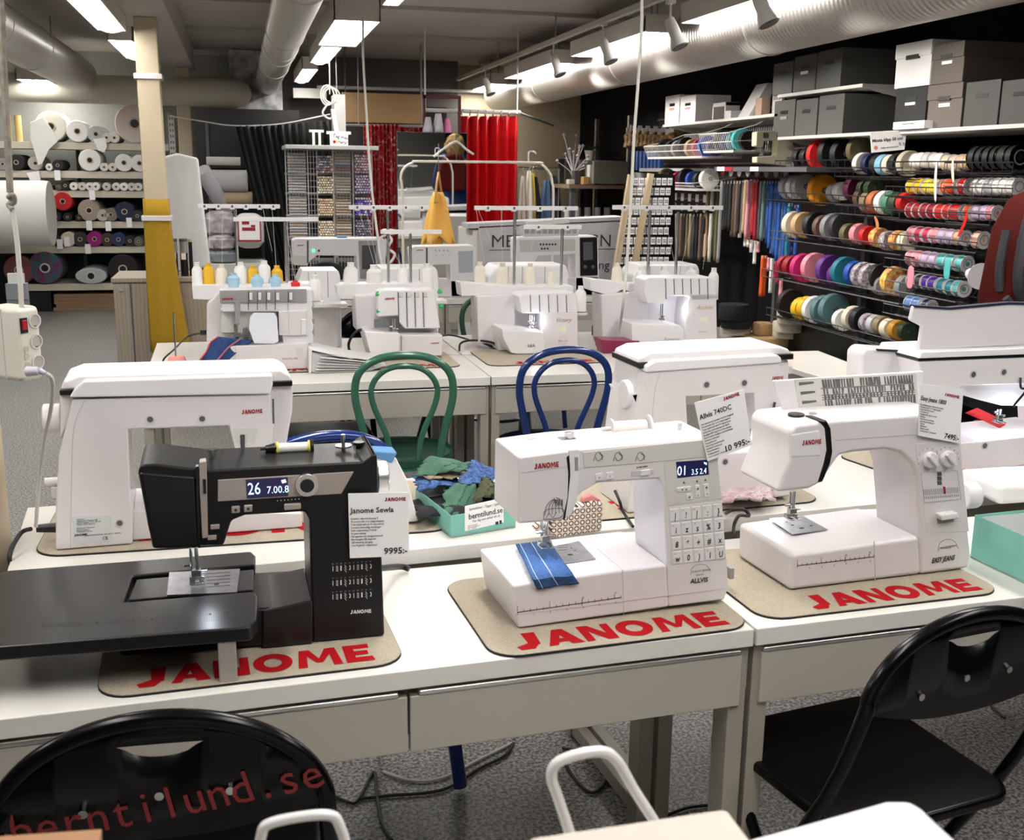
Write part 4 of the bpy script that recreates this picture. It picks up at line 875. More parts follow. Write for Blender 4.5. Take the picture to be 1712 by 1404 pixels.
# black looped cords on the rear desk
def cord(pts, label_, r=.0035, m='cord', name='cable'): return tag(MB().tube(pts, r, 8).build(name, m), label_, 'cord')
cord([PZ(1028, 820, DZ2+.05), PZ(1036, 838, DZ2+.03), PZ(1040, 852, DZ2+.008), PZ(1050, 868, DZ2+.006), PZ(1058, 880, DZ2+.006)], 'black cord loop behind the arm opening of the middle front machine')
cord([PZ(1214, 858, DZ2+.01), PZ(1226, 852, DZ2+.035), PZ(1244, 852, DZ2+.035), PZ(1252, 862, DZ2+.02), PZ(1236, 862, DZ2+.035), PZ(1228, 875, DZ2+.02), PZ(1226, 890, DZ2-.01)], 'black looped cord between the two right front machines', .004)
# blue cloth and silver sleeve behind the black machine
p0 = PZ(692, 880, DZ2+.001); PK = Plane(PZ(640, 884, DZ2+.001), math.radians(3))
t = thing('extension_wing', 'white cover with a blue cloth behind the black machine', 'cover', PK.o, math.radians(3))
mk(PK, 'white_cover', [(600, 880), (700, 872), (680, 800), (662, 765), (640, 757), (600, 757)], .0, .05, 'white2', t, .004)
mk(PK, 'blue_cloth', [(610, 762), (640, 768), (655, 774), (664, 756), (628, 754)], -.004, .05, C((.10, .25, .48), .8), t, .003)
# ================================================================== chairs
def arc(cx, z, rx, rz, a0, a1, n, y=0):
    return [(cx+rx*math.cos(math.radians(a0+(a1-a0)*k/n)), y, z+rz*math.sin(math.radians(a0+(a1-a0)*k/n))) for k in range(n+1)]
def folding_chair(loc, rz, label_, m='gloss_black', words=None, mseat='gloss_black', low=0):
    t = thing('folding_chair', label_, 'chair', (loc[0], loc[1], 0), rz, 'folding chairs')
    top = .80+low; W = .205; r = .0125
    fr = [(-.225, .36, .0+r), (-.222, .20, .25), (-.215, .05, .52)]+[(x, -.01-.02*(z-.55), z) for x, _, z in arc(0, top-.145, W+.005, .145, 180, 0, 14)]+[(.215, .05, .52), (.222, .20, .25), (.225, .36, .0+r)]
    MB().tube(fr, r, 12, sub=3).build('frame', m, t)
    MB().tube([(-.195, -.02, r), (-.195, .15, .20), (-.190, .36, .43), (-.15, .40, .44), (.15, .40, .44), (.190, .36, .43), (.195, .15, .20), (.195, -.02, r)], .011, 10, sub=4).build('rear_leg_frame', m, t)
    for z, y in ((.14, .28),): MB().tube([(-.21, y, z), (.21, y, z)], .008, 8).build('stretcher', m, t)
    s_ = []
    for cx, cy, a0 in ((-.14, .07, 180), (.14, .07, 270), (.15, .37, 0), (-.15, .37, 90)):
        s_ += [(cx+.05*math.cos(math.radians(a0+k*15)), cy+.05*math.sin(math.radians(a0+k*15))) for k in range(7)]
    MB().slab(s_, .435, .458).build('seat', mseat, t, bevel=.008, seg=3)
    # back panel: curved sheet with an oval hand hole, sitting inside the frame hoop
    zc = top-.145
    def P_(x, z): return (x, .012*(1-(x/.21)**2)-.018-.02*(z-.55)-.004, z)
    n = 36; g = MB(); vs = []; up = []; dn = []
    def ztop(x): return zc+.142*math.sqrt(max(0, 1-(x/(W+.003))**2))
    def zbot(x): return zc-.022-.006*math.cos(x/.21*PI/1.0)+.030*(abs(x)/.21)**3
    hole = lambda x: (zc+.110, zc+.110-.019*math.sqrt(max(0, 1-(x/.047)**2))) if abs(x) < .047 else None
    for side in (0, 1):
        off = -.0015 if side == 0 else .0015
    for k in range(n):
        x0, x1 = -.203+.406*k/n, -.203+.406*(k+1)/n
        for za, zb_ in ((zbot, lambda x: (hole(x)[1] if hole(x) else min(zc+.110, ztop(x)))), (lambda x: zc+.110, ztop)):
            a0, a1, b0, b1 = za(x0), za(x1), zb_(x0), zb_(x1)
            if b0 <= a0+1e-4 and b1 <= a1+1e-4: continue
            g.face([P_(x0, a0), P_(x1, a1), P_(x1, max(b1, a1)), P_(x0, max(b0, a0))])
    bp = g.build('back_panel', m, t, solid=.0025, weld=True)
    for x, z in ((-.10, .02), (.085, .035), (-.005, .035)): MB().cyl(Vector(P_(x, zc+z))+Vector((0, -.0028, 0)), Vector(P_(x, zc+z))+Vector((0, -.0005, 0)), .006, n=12).build('rivet', 'steel', bp)
    if words:
        n_ = len(words)
        for k, ch in enumerate(words):
            s1 = (k+.5)/n_*2-1; x = -.185+.40*(k+.4)/n_; z = zc-.012+.052*((k/n_)**1.6)
            o = text('back_lettering', ch, 'chair_red', bp, Vector(P_(x, z))+Vector((0, -.0032, 0)), .066, off=.0, sx=.95, align='CENTER'); an = math.radians(4+16*(k/n_))
            o.rotation_euler = (Matrix.Rotation(PI/2, 3, 'X') @ Matrix.Rotation(an, 3, 'Z')).to_euler()
    return t
M['gloss_black'] = mat('gloss_black_lacquer', (.002, .002, .0024), .22, spec=.22)
M['chair_red'] = mat('faded_red_print', (.20, .012, .015), .5)
M['gloss_blue'] = mat('gloss_blue_lacquer', (.008, .03, .17), .15, coat=.4)
folding_chair((-.128, 1.36), math.radians(-3), 'black folding chair with faded red lettering at the front left', words='berntilund.se', low=.03)
folding_chair((1.12, 1.425), math.radians(9), 'plain black folding chair at the front right, seat under the desk', low=.035)
folding_chair((.66, 5.62), PI+.1, 'black folding chair behind the serger row, between two sergers', low=.02)
folding_chair((.30, 5.0-.35), PI, 'black chair frame under the second row of desks', low=-.1)
def bentwood(loc, rz, label_, m, mseat):
    """bentwood cafe chair, back hoop at y=0, seat towards +y"""
    t = thing('bentwood_chair', label_, 'chair', (loc[0], loc[1], 0), rz, 'bentwood cafe chairs')
    H = .868; hoop = []
    for x, z in ((.150, .0), (.150, .30), (.130, .46), (.150, .58), (.178, .71), (.165, .80), (.10, .852), (0, H)): hoop.append((x, z))
    P_ = lambda x, z: (x, .06-.09*max(0, z-.44)-(.05 if z < .1 else 0)*0-.06*max(0, .44-z)/.44, z)
    L = [P_(-x, max(z, .014)) for x, z in hoop]+[P_(x, max(z, .014)) for x, z in hoop[-2::-1]]
    MB().tube(L, .0145, 12, sub=5).build('back_hoop', m, t)
    inn = [(.050, .46), (.065, .56), (.115, .69), (.115, .76), (.07, .812), (0, .828)]
    L = [P_(-x, z) for x, z in inn]+[P_(x, z) for x, z in inn[-2::-1]]
    MB().tube(L, .011, 12, sub=5).build('inner_hoop', m, t)
    c = (0, .235)
    MB().lathe([(.05, .452), (.19, .455), (.198, .458), (.20, .466), (.20, .44), (.175, .43), (.0, .43)][::-1], (c[0], c[1], 0), (0, 0, 1), 36).build('seat', mseat, t)
    MB()._ring((0, c[1], .425), (0, 0, 1), .195, .17, .03, 36).build('seat_rim', m, t)
    for s_ in (-1, 1): MB().tube([(s_*.14, .36, .44), (s_*.155, .38, .25), (s_*.175, .40, .016)], .016, 12).build('leg', m, t)
    MB().tube([(.155*math.cos(2*PI*k/16), .235+.155*math.sin(2*PI*k/16), .25) for k in range(16)], .009, 8, closed=True, sub=3).build('foot_ring', m, t)
    return t
gseat = mat('green_seat_paint', (.015, .06, .04), .3, coat=.2)
bentwood((.552, 3.84), math.radians(-4), 'green bentwood chair with looped back in front of the second desk row', 'green', gseat)
bentwood((1.17, 3.86), math.radians(3), 'dark blue bentwood chair behind the middle front machine', 'blue', mat('dark_seat', (.008, .012, .03), .4))
bentwood((1.72, 6.05), math.radians(30), 'blue bentwood chair far behind, between the two right sergers', 'blue', mat('dark_seat', (.008, .012, .03), .4))
bentwood((1.32, 5.75), math.radians(170), 'dark green bentwood chair under the second desk row', gseat, gseat)
bc = bentwood((.165, 2.73), PI+.32, 'glossy blue bentwood chair, its top arc just behind the black machine', 'gloss_blue', 'gloss_blue'); bc.scale = (1.12, 1, .99)
# ================================================================== in front of everything, out of focus
P7 = Plane(Vector((.1, .55, 0)), 0)
wm = mat('white_metal_wire', (.72, .71, .70), .3)
t = thing('wire_bow', 'blurred white wire handle at the bottom of the photo, right of centre', 'handle', (0, 0, 0))
def pxs(pts, Y): return [PY(x, y, Y) for x, y in pts]
o_ = PY(990, 1330, .60); t.location = o_
loc_ = lambda L: [tuple(p-o_) for p in L]
MB().tube(loc_(pxs([(975, 1460), (935, 1340), (922, 1295), (940, 1270), (1000, 1256), (1030, 1270), (1060, 1320), (1110, 1400), (1130, 1450)], .60)), .0036, 10).build('wire', wm, t)
o_ = PY(510, 1390, .60); t = thing('wire_bow', 'blurred white wire handle at the bottom edge, left of centre', 'handle', o_)
MB().tube([tuple(p-o_) for p in pxs([(432, 1460), (436, 1400), (455, 1375), (545, 1362), (570, 1385), (590, 1460)], .60)], .0032, 10).build('wire', wm, t)
p0, p1, p2 = PY(880, 1398, .52), PY(1215, 1348, .52), PY(1224, 1400, .52)
t = thing('foreground_carton', 'blurred pale beige carton with grey print at the bottom edge', 'carton', (p0.x, .52, 1.0)); t.rotation_euler = (0, 0, 0)
zt0 = p0.z; L = p1.x-p0.x
g = MB().prism([(0, p0.z-1), (L, p1.z-1), (L+.004, p1.z-1-.10), (0, p0.z-1-.10)], 0, -.12); g.build('carton_body', mat('pale_carton', (.50, .44, .39), .7), t, bevel=.004)
a_ = PY(1130, 1388, .515); MB().prism([(PY(x, y, .515).x-p0.x, PY(x, y, .515).z-1) for x, y in ((1130, 1385), (1205, 1372), (1206, 1378), (1131, 1391))], -.125, -.1195).build('carton_print', 'grey', t)
p0, p1 = PY(1205, 1404, .5), PY(1500, 1332, .5)
t = thing('white_container', 'blurred white rounded lid at the bottom edge, right of centre', 'lid', (p0.x, .5, p0.z))
MB().prism([(PY(x, y, .5).x-p0.x, PY(x, y, .5).z-p0.z) for x, y in ((1225, 1404), (1330, 1376), (1480, 1334), (1520, 1334), (1538, 1352), (1560, 1404), (1560, 1500), (1225, 1500))], -.10, 0).build('lid_body', 'white2', t, bevel=.006)
p0 = PY(0, 1400, .62)
t = thing('brown_carton', 'brown cardboard edge in the bottom left corner', 'carton', (p0.x, .62, p0.z-.1))
MB().prism([(PY(x, y, .62).x-p0.x, PY(x, y, .62).z-p0.z+.1) for x, y in ((-60, 1402), (170, 1386), (172, 1460), (-60, 1470))], -.10, 0).build('carton_body', mat('kraft_board', (.30, .16, .08), .8), t)
t = thing('plastic_basket', 'shop basket standing out of frame below, carrying the blurred things', 'basket', (.15, .25, 0))
MB().box(-.45, .75, .0, .45, 0, .95).build('basket_body', 'lgrey', t, bevel=.02)
# ================================================================== second row of desks
e0, e1 = PZ(493, 642, DZ), PZ(820, 630, DZ)
A2 = math.atan2(e1.y-e0.y, e1.x-e0.x)*.75; v2 = Vector((math.cos(A2), math.sin(A2))); c2 = Vector((e1.x+.003, e1.y))
dk1 = desk(c2-v2*1.31, A2, 1.307, .53, DZ, [.82-.36], 'second row desk at the left with the blue cloth serger on it')
desk(c2+v2*.002, A2, 1.31, .53, DZ, [.9], 'second row desk behind the dark blue chair, with two sergers')
n2 = Vector((-v2.y, v2.x))
desk(c2-v2*1.31+n2*.56, A2, 1.307, .55, DZ, [.6], 'second row rear desk under the sergers turned away, left', front=False)
desk(c2+v2*.002+n2*.56, A2, 1.31, .55, DZ, [.6], 'second row rear desk under the sergers turned away, right', front=False)
def matw(P, a, W, d, z, label_, **k):
    p = Vector(P); return mat_at((p.x, p.y, z+.005), (p.x+W*math.cos(a), p.y+W*math.sin(a), z+.005), d, z, label_, **k)
p = PZ(352, 628, DZ); matw(p, A2, .50, .40, DZ, 'felt mat under the serger with the blue cloth', lg=(.12, .88, .012, .07))
p = PZ(585, 620, DZ); matw(p, A2, .46, .40, DZ, 'felt mat under the serger with green knobs', lg=(.12, .88, .012, .07))
p = PZ(818, 613, DZ); matw(p, A2, .52, .40, DZ, 'felt mat behind the dark blue bentwood chair', lg=(.22, .90, .012, .07))
p = PZ(1035, 596, DZ); matw(p, A2, .50, .36, DZ, 'felt mat under the serger at the right of the second row', lg=None)

def cone(x, y, w, hpx, rpx, c, label_, PLn, taper=.9, group='thread cones on the sergers'):
    u, z = PLn.at(x, y, w); o = PLn.o+PLn.u*u+PLn.n*w+Vector((0, 0, z)); k = PXM(o); r, h = rpx*k, hpx*k
    t = thing('thread_cone', label_, 'thread cone', o, 0, group); m_ = mat('thread_%02x%02x%02x' % tuple(int(v*255) for v in c), c, .75, bump=.3, bscale=400)
    MB().lathe([(r*1.02, 0), (r, h*.03), (r*taper, h*.74), (r*.62, h*.84), (r*.56, h*.85)], (0,0,0), (0,0,1), 18).build('thread_winding', m_, t)
    MB().lathe([(r*.5, h*.85), (r*.44, h*.97), (r*.5, h)], (0,0,0), (0,0,1), 14).build('cone_core', m_, t)
    return t
WHT, YEL, CRM, BLU = (.80, .79, .77), (.75, .43, .02), (.76, .71, .60), (.36, .55, .70)
def stand(PLn, w, bar, rods, t, notch=0, hh=5):
    """bar: two pixel ends of the antenna; rods: list (x, ytop, ybot)"""
    (u0, z0), (u1, z1) = PLn.at(*bar[0], w), PLn.at(*bar[1], w); k = PLn.m(); b = MB().box(u0, u1, w-.006, w+.006, z0-hh*k, z0+hh*.4*k)
    for i in range(notch):
        u = u0+(u1-u0)*(i+.5)/notch; b.box(u-4*k, u+4*k, w-.010, w+.010, z0-(hh+2)*k, z0+(hh*.2)*k)
    ab = b.build('antenna_bar', 'white2', t, bevel=.0015)
    for i in range(notch):
        u = u0+(u1-u0)*(i+.5)/notch; MB().box(u-1.6*k, u+1.6*k, w-.0115, w-.0095, z0-3.5*k, z0+.6*k).build('thread_slot', 'dgrey', ab)
    for x, ya, yb in rods:
        (u, za), (_, zb_) = PLn.at(x, ya, w), PLn.at(x, yb, w); MB().cyl((u, w, zb_), (u, w, za), 2.6*k, n=12).build('antenna_rod', 'steel', t)
def threads(PLn, w, segs, c, t, r=.0007):
    g = MB()
    for a_, b_ in segs:
        (u0, z0), (u1, z1) = PLn.at(*a_, w), PLn.at(*b_, w); g.tube([(u0, w, z0), (u1, w, z1)], r, 4, smooth=False)
    g.build('threads', c, t)
mth = C((.70, .70, .68))
# --- serger with blue cloth
P = PZ(353, 622, DZ+.006); PL = Plane(P, A2)
t = thing('serger', 'white and grey serger with blue cloth, yellow and pale blue cones', 'serger', P, A2)
mk(PL, 'tower', [(345, 514), (372, 488), (523, 485), (526, 575), (522, 578), (345, 578)], .10, .24, 'white', t, .006)
mk(PL, 'head', [(367, 487), (523, 484), (525, 576), (474, 578), (468, 523), (371, 523)], .03, .12, 'white2', t, .005)
mk(PL, 'grey_band', [(367, 487), (513, 484), (514, 506), (368, 507)], .022, .03, 'grey', t, .002)
mk(PL, 'grey_face', [(369, 520), (464, 519), (466, 555), (478, 560), (370, 560)], .06, .10, 'lgrey', t, .002)
mk(PL, 'base', [(353, 580), (516, 573), (516, 619), (353, 622)], .0, .24, 'white', t, .005)
mk(PL, 'base_left', [(345, 578), (395, 575), (395, 612), (345, 600)], .06, .24, 'white', t, .005)
mk(PL, 'right_block', [(466, 522), (514, 520), (515, 562), (467, 562)], .02, .04, 'white', t, .002)
g = MB(); g.prism(PL.poly([(393, 578), (394, 578), (394, 621), (393, 621)]), -.0006, 0); g.prism(PL.poly([(482, 507), (483, 507), (484, 562), (483, 562)]), .018, .022); g.build('seam', 'warm', t)
for x in (415, 430, 445, 460, 482): mk(PL, 'thread_slot', [(x, 488), (x+1.3, 488), (x+1.3, 519), (x, 519)], .019, .023, 'dgrey', t); mk(PL, 'tension_button', [(x+2, 490), (x+7, 490), (x+7, 502), (x+2, 502)], .012, .022, 'white2', t, .001)
mk(PL, 'needle_bar_block', [(393, 504), (402, 504), (402, 542), (393, 542)], .012, .05, 'grey', t, .002)
needle(PL, (396, 542), (397, 572), t, .055); needle(PL, (411, 548), (411, 570), t, .055)
mk(PL, 'clear_shield', [(418, 530), (424, 523), (458, 523), (463, 530), (466, 570), (458, 575), (425, 574), (416, 550)], .0, .006, mat('clear_milky_plastic', (.80, .82, .90), .15), t, .002)
for y in (510, 530, 550): (u, z) = PL.at(519, y+4, .05); MB().cyl((u, .05, z), (u+.014, .05, z), .020, n=20).build('side_wheel', 'grey', t, bevel=.003)
mk(PL, 'dial_slider', [(504, 534), (512, 534), (512, 560), (504, 560)], .010, .022, 'white2', t, .002)
mk(PL, 'base_recess', [(494, 582), (506, 581), (506, 598), (501, 598), (494, 590)], -.0008, .002, 'lgrey', t)
lg(PL, (371, 503), (390, 502.5), 4, t, 'darkred', .0205); tx(PL, 'Cover Pro 3000', (472, 601), 2.8, 'ink', t, name='lettering'); tx(PL, 'Cover Stitch', (398, 607), 2.5, 'ink', t)
mk(PL, 'cone_tray', [(319, 484), (540, 480), (540, 490), (366, 494), (366, 510), (321, 508)], .16, .26, 'white2', t, .003)
stand(PL, .21, ((330, 343), (468, 344)), [(393, 348, 482)], t, 6); stand(PL, .19, ((390, 365), (532, 366)), [(476, 368, 484)], t, 0, 5)
threads(PL, .20, [((440, 350), (455, 420)), ((455, 350), (462, 450)), ((395, 350), (400, 470)), ((372, 350), (371, 460)), ((478, 372), (493, 468)), ((350, 350), (350, 440))], mth, t)
(u, z) = PL.at(340, 556, .12); MB().cyl((u-.012, .12, z), (u+.02, .12, z), .010, n=14).build('plug_socket', 'black', t)
w_ = .21
for x, y, h, r, c, l in ((331, 484, 45, 9.5, WHT, 'white cone leftmost on the tray of the blue cloth serger'), (350, 479, 39, 9.5, YEL, 'yellow cone second from the left on the blue cloth serger'), (371, 484, 42, 10.5, CRM, 'cream cone between yellow and pale blue cones'), (403, 481, 43, 11, WHT, 'white cone behind the leftmost pale blue cone'), (424, 480, 36, 9.5, YEL, 'yellow cone in the middle of the blue cloth serger tray'), (443, 478, 42, 11, WHT, 'white cone between the two right yellow cones'), (464, 480, 36, 10, YEL, 'rightmost yellow cone, behind the red spool')):
    cone(x, y, w_, h, r, c, l, PL)
for x, y, h, r, l in ((391, 484, 27, 11, 'leftmost pale blue cone on the serger tray'), (430, 484, 25, 11, 'middle pale blue cone on the serger tray'), (461, 484, 25, 10.5, 'rightmost pale blue cone on the serger tray')): cone(x, y, .175, h, r, BLU, l, PL)
cone(494, 483, .17, 14, 9, (.60, .02, .03), 'small red spool on the right of the blue cloth serger', PL)
cone(527, 502, .16, 42, 10.5, WHT, 'large white cone right of the red spool, on the serger side tray', PL)
u, z = PL.at(527, 503, .16); MB().cyl((u, .16, z-.012), (u, .16, z-.001), .035, n=24).build('side_tray', 'white2', t)
u, z = PL.at(494, 484, .17); MB().cyl((u, .17, z-.002), (u, .17, z+.05), .003, n=8).build('spool_pin', 'grey', t)
# blue cloth draped from its foot
A, B, C_, D_ = (353, 565), (425, 567), (420, 574), (372, 612)
bq = [(344, 590), (358, 562), (398, 560), (424, 568), (400, 585), (372, 614), (352, 610), (342, 600)]
o = PL.o+PL.u*PL.at(380, 590)[0]-PL.n*.02
def bcl(i, j):
    L_ = [(334, 602), (345, 588), (352, 572), (365, 563)]; Rr = [(372, 613), (384, 600), (400, 586), (425, 569)]
    q = j*3; k = min(2, int(q)); f_ = q-k; l = [L_[k][n]+(L_[k+1][n]-L_[k][n])*f_ for n in (0, 1)]; r_ = [Rr[k][n]+(Rr[k+1][n]-Rr[k][n])*f_ for n in (0, 1)]
    x, y = l[0]+(r_[0]-l[0])*i, l[1]+(r_[1]-l[1])*i; w__ = -.035+.05*j+.012*math.sin(6*i+4*j)*(1-j*.6); u, z = PL.at(x, y, w__); return (u, w__, max(z, .004))
bcm = mat('dark_blue_jersey', (.018, .05, .16), .9, bump=.3, bscale=400, var=.15, vscale=40)
cl = MB().grid(bcl, 14, 14).build('blue_cloth', bcm, None, solid=.003); cl.location = PL.o; cl.rotation_euler = (0, 0, A2)
tag(cl, 'dark blue cloth with red edge stitching under the left serger foot', 'cloth')
MB().tube([Vector(bcl(0, k/10))+Vector((0, -.003, .001)) for k in range(11)], .003, 6).build('red_stitching', C((.6, .05, .06)), cl)
MB().tube([Vector(bcl(.62, k/10))+Vector((0, -.004, .001)) for k in range(11)], .0035, 6).build('red_seam', C((.35, .10, .14)), cl)
# pin stand pink at the desk corner
o = PZ(297, 617, DZ+.001); s_ = PXM(o)
t = thing('pin_holder', 'salmon pink round holder with a steel pin, left end of the second row', 'holder', o)
MB().lathe([(18*s_, 0), (19*s_, 2*s_), (13*s_, 21*s_), (12*s_, 22*s_)], (0,0,0), (0,0,1), 28).build('pink_base', C((.75, .30, .26), .5), t); MB().cyl((-.004, 0, 21*s_), (-.004, 0, 96*s_), .0035, n=8).build('pin', 'steel', t)
# --- serger with green knobs
P = PZ(622, 603, DZ+.006); PL = Plane(P, A2)
t = thing('serger', 'white serger with green knobs, right of the open folder', 'serger', P, A2)
mk(PL, 'tower', [(599, 500), (735, 492), (742, 520), (741, 592), (602, 560)], .12, .26, 'white', t, .006)
mk(PL, 'head', [(634, 491), (642, 487), (726, 485), (731, 490), (739, 551), (680, 552), (668, 540), (667, 530), (634, 532)], .04, .14, 'white2', t, .005)
mk(PL, 'base', [(609, 556), (672, 560), (740, 560), (739, 594), (622, 603)], .0, .20, 'white', t, .004)
mk(PL, 'base_left', [(609, 553), (668, 557), (668, 600), (622, 603)], -.01, .15, 'white2', t, .004)
g = MB(); g.prism(PL.poly([(670, 560), (671, 560), (671, 600), (670, 600)]), -.0126, -.01)
g.build('seam', 'dgrey', t)
for x in (667, 681, 695, 709): mk(PL, 'thread_slot', [(x, 490), (x+1.3, 490), (x+1.3+2, 549), (x+2, 549)], .036, .041, 'dgrey', t); mk(PL, 'tension_button', [(x+2, 490), (x+8, 490), (x+8, 498), (x+2, 498)], .034, .041, 'lgrey', t, .001)
mk(PL, 'steel_plate', [(627, 536), (656, 535), (656, 549), (628, 550)], .035, .04, 'plate', t)
mk(PL, 'looper_window', [(651, 530), (668, 530), (668, 558), (655, 558)], .03, .05, 'dgrey', t, .002)
needle(PL, (660, 532), (661, 557), t, .03)
lg(PL, (645, 503), (662, 502.5), 3.6, t, 'darkred', .038); lg(PL, (720, 575), (734, 574.5), 2.4, t, 'darkred', -.001)
gk = C((.02, .42, .12), .4)
for x, y in ((631, 521), (630, 493), (735, 513), (732, 489)): (u, z) = PL.at(x, y, .09); MB().lathe([(.008, 0), (.012, .006), (.004, .02)], (u, .05, z), (0, 0, 1), 14).build('green_knob', gk, t)
mk(PL, 'cone_tray', [(570, 486), (580, 482), (730, 480), (734, 500), (622, 508), (578, 508), (571, 500)], .17, .27, 'white2', t, .003)
stand(PL, .22, ((583, 345), (718, 344)), [(648, 348, 486)], t, 5); stand(PL, .20, ((636, 386), (738, 387)), [(686, 389, 483)], t, 0, 5)
threads(PL, .21, [((600, 350), (625, 440)), ((612, 350), (630, 440)), ((700, 350), (712, 440)), ((640, 392), (675, 450)), ((720, 392), (722, 440))], mth, t)
for x, y, h, r, l in ((587, 486, 47, 12.5, 'leftmost tall white cone on the green knob serger'), (626, 488, 45, 14, 'wide white cone left of the rods on the green knob serger'), (674, 484, 42, 10.5, 'white cone between the two rods of the green knob serger'), (714, 484, 43, 11.5, 'rightmost white cone on the green knob serger')): cone(x, y, .22, h, r, WHT, l, PL)
# --- serger 'Victory'
P = PZ(922, 585, DZ+.006); PL = Plane(P, A2)
t = thing('serger', 'white serger with lit needle area, behind the dark blue chair', 'serger', P, A2)
mk(PL, 'tower', [(806, 500), (870, 496), (872, 580), (808, 580)], .10, .24, 'white', t, .006)
mk(PL, 'head', [(866, 495), (875, 491), (958, 488), (964, 494), (966, 524), (872, 524)], .0, .13, 'white2', t, .006)
mk(PL, 'column', [(905, 523), (966, 523), (967, 582), (905, 585)], .0, .14, 'white', t, .004)
mk(PL, 'rear_wall', [(860, 520), (910, 520), (910, 585), (860, 585)], .13, .24, 'white', t, .004)
mk(PL, 'base', [(832, 560), (968, 560), (968, 584), (835, 590)], .02, .22, 'white', t, .004)
mk(PL, 'free_arm', [(831, 545), (901, 551), (902, 589), (857, 596), (846, 585), (832, 560)], -.09, .10, 'white2', t, .006, 3)
for k in range(5): x = 886+k*15; mk(PL, 'thread_slot', [(x, 493), (x+1, 493), (x+2, 522), (x+1, 522)], -.003, .002, 'dgrey', t)
needle(PL, (889, 524), (889, 548), t, .03); needle(PL, (893, 524), (893, 546), t, .035)
mk(PL, 'sticker', [(936, 546), (946, 545), (946, 554), (936, 555)], -.001, .0, C((.78, .74, .55)), t)
gold = mat('gold_print', (.40, .26, .06), .4)
tx(PL, 'Victory', (928, 538), 6.5, gold, t, shear=.4); tx(PL, 'baby lock', (933, 571), 3, gold, t)
u, z = PL.at(941, 569); g = MB()._ring((u, -.0005, z), (0, -1, 0), .0185, .0175, .0006, 32); g.build('oval_mark', gold, t)
tx(PL, 'b&A', (873, 575), 5, 'ink', t, w=-.092)
mk(PL, 'cone_tray', [(781, 478), (870, 484), (976, 484), (976, 520), (966, 524), (940, 496), (870, 496), (784, 502)], .15, .26, 'white2', t, .003)
stand(PL, .22, ((793, 346), (966, 346)), [(861, 348, 482)], t, 4); stand(PL, .20, ((875, 378), (972, 379)), [(940, 382, 488)], t, 2, 5)
threads(PL, .21, [((796, 350), (810, 440)), ((800, 352), (820, 400)), ((838, 350), (840, 440)), ((900, 380), (880, 440)), ((840, 350), (838, 380))], mth, t)
for x, y, h, r, c, l in ((802, 482, 44, 10, CRM, 'leftmost cream cone on the lit serger tray'), (840, 482, 42, 10.5, CRM, 'second cream cone on the lit serger tray'), (886, 480, 40, 9.5, CRM, 'cream cone right of the rod on the lit serger'), (921, 484, 34, 7, CRM, 'slim cream cone on the lit serger'), (970, 520, 42, 10, WHT, 'white cone on the right side tray of the lit serger')): cone(x, y, .22 if x < 960 else .12, h, r, c, l, PL)
u, z = PL.at(970, 521, .12); MB().cyl((u, .12, z-.012), (u, .12, z-.001), .034, n=20).build('side_tray', 'white2', t)
led((PL.at(891, 530, .05)[0], -.02, PL.at(891, 534, .05)[1]), .12, t)
# --- serger 'Acclaim'
P = PZ(1150, 580, DZ+.006); PL = Plane(P, A2)
t = thing('serger', 'white serger with gold script lettering, rightmost of the second row', 'serger', P, A2)
mk(PL, 'tower', [(1020, 498), (1100, 490), (1100, 585), (1022, 585)], .12, .26, 'white', t, .006)
mk(PL, 'head', [(1076, 490), (1078, 468), (1086, 464), (1188, 463), (1197, 470), (1198, 500), (1160, 504), (1150, 495), (1112, 495), (1112, 508), (1083, 507)], .0, .13, 'white2', t, .006, 3)
mk(PL, 'column', [(1155, 492), (1198, 490), (1199, 580), (1147, 582), (1146, 535), (1150, 505)], .0, .14, 'white', t, .004)
mk(PL, 'rear_wall', [(1095, 490), (1160, 490), (1160, 585), (1095, 585)], .13, .24, 'white', t, .004)
mk(PL, 'free_arm', [(1045, 536), (1126, 540), (1132, 548), (1132, 582), (1075, 590), (1048, 582)], -.08, .10, 'white2', t, .005, 3)
u, z = PL.at(1160, 566); MB().cyl((u, .06, 0), (u, .06, .035), .12, n=40).build('base', 'white', t, bevel=.004)
for k in range(6): x = 1112+k*14; mk(PL, 'thread_slot', [(x, 466), (x+1, 466), (x+2, 500 if k in (0, 5) else 492), (x+1, 500 if k in (0, 5) else 492)], -.003, .002, 'dgrey', t)
needle(PL, (1108, 508), (1108, 535), t, .03)
mk(PL, 'sticker', [(1171, 530), (1182, 529), (1182, 538), (1171, 539)], -.001, .0, C((.78, .74, .60)), t)
tx(PL, 'Acclaim', (1164, 517), 6.5, gold, t, shear=.4); tx(PL, 'baby lock', (1168, 556), 2.8, gold, t); tx(PL, 'Romance', (1098, 565), 5, 'grey', t, w=-.082, shear=.4)
mk(PL, 'cone_tray', [(1004, 472), (1080, 480), (1200, 492), (1222, 497), (1221, 515), (1198, 515), (1100, 500), (1060, 490), (1040, 500), (1006, 492)], .15, .26, 'white2', t, .003)
stand(PL, .22, ((1024, 345), (1208, 352)), [(1087, 352, 465), (1134, 354, 466)], t, 5)
threads(PL, .21, [((1050, 355), (1033, 440)), ((1110, 355), (1130, 450)), ((1160, 358), (1140, 440)), ((1190, 358), (1175, 450))], mth, t)
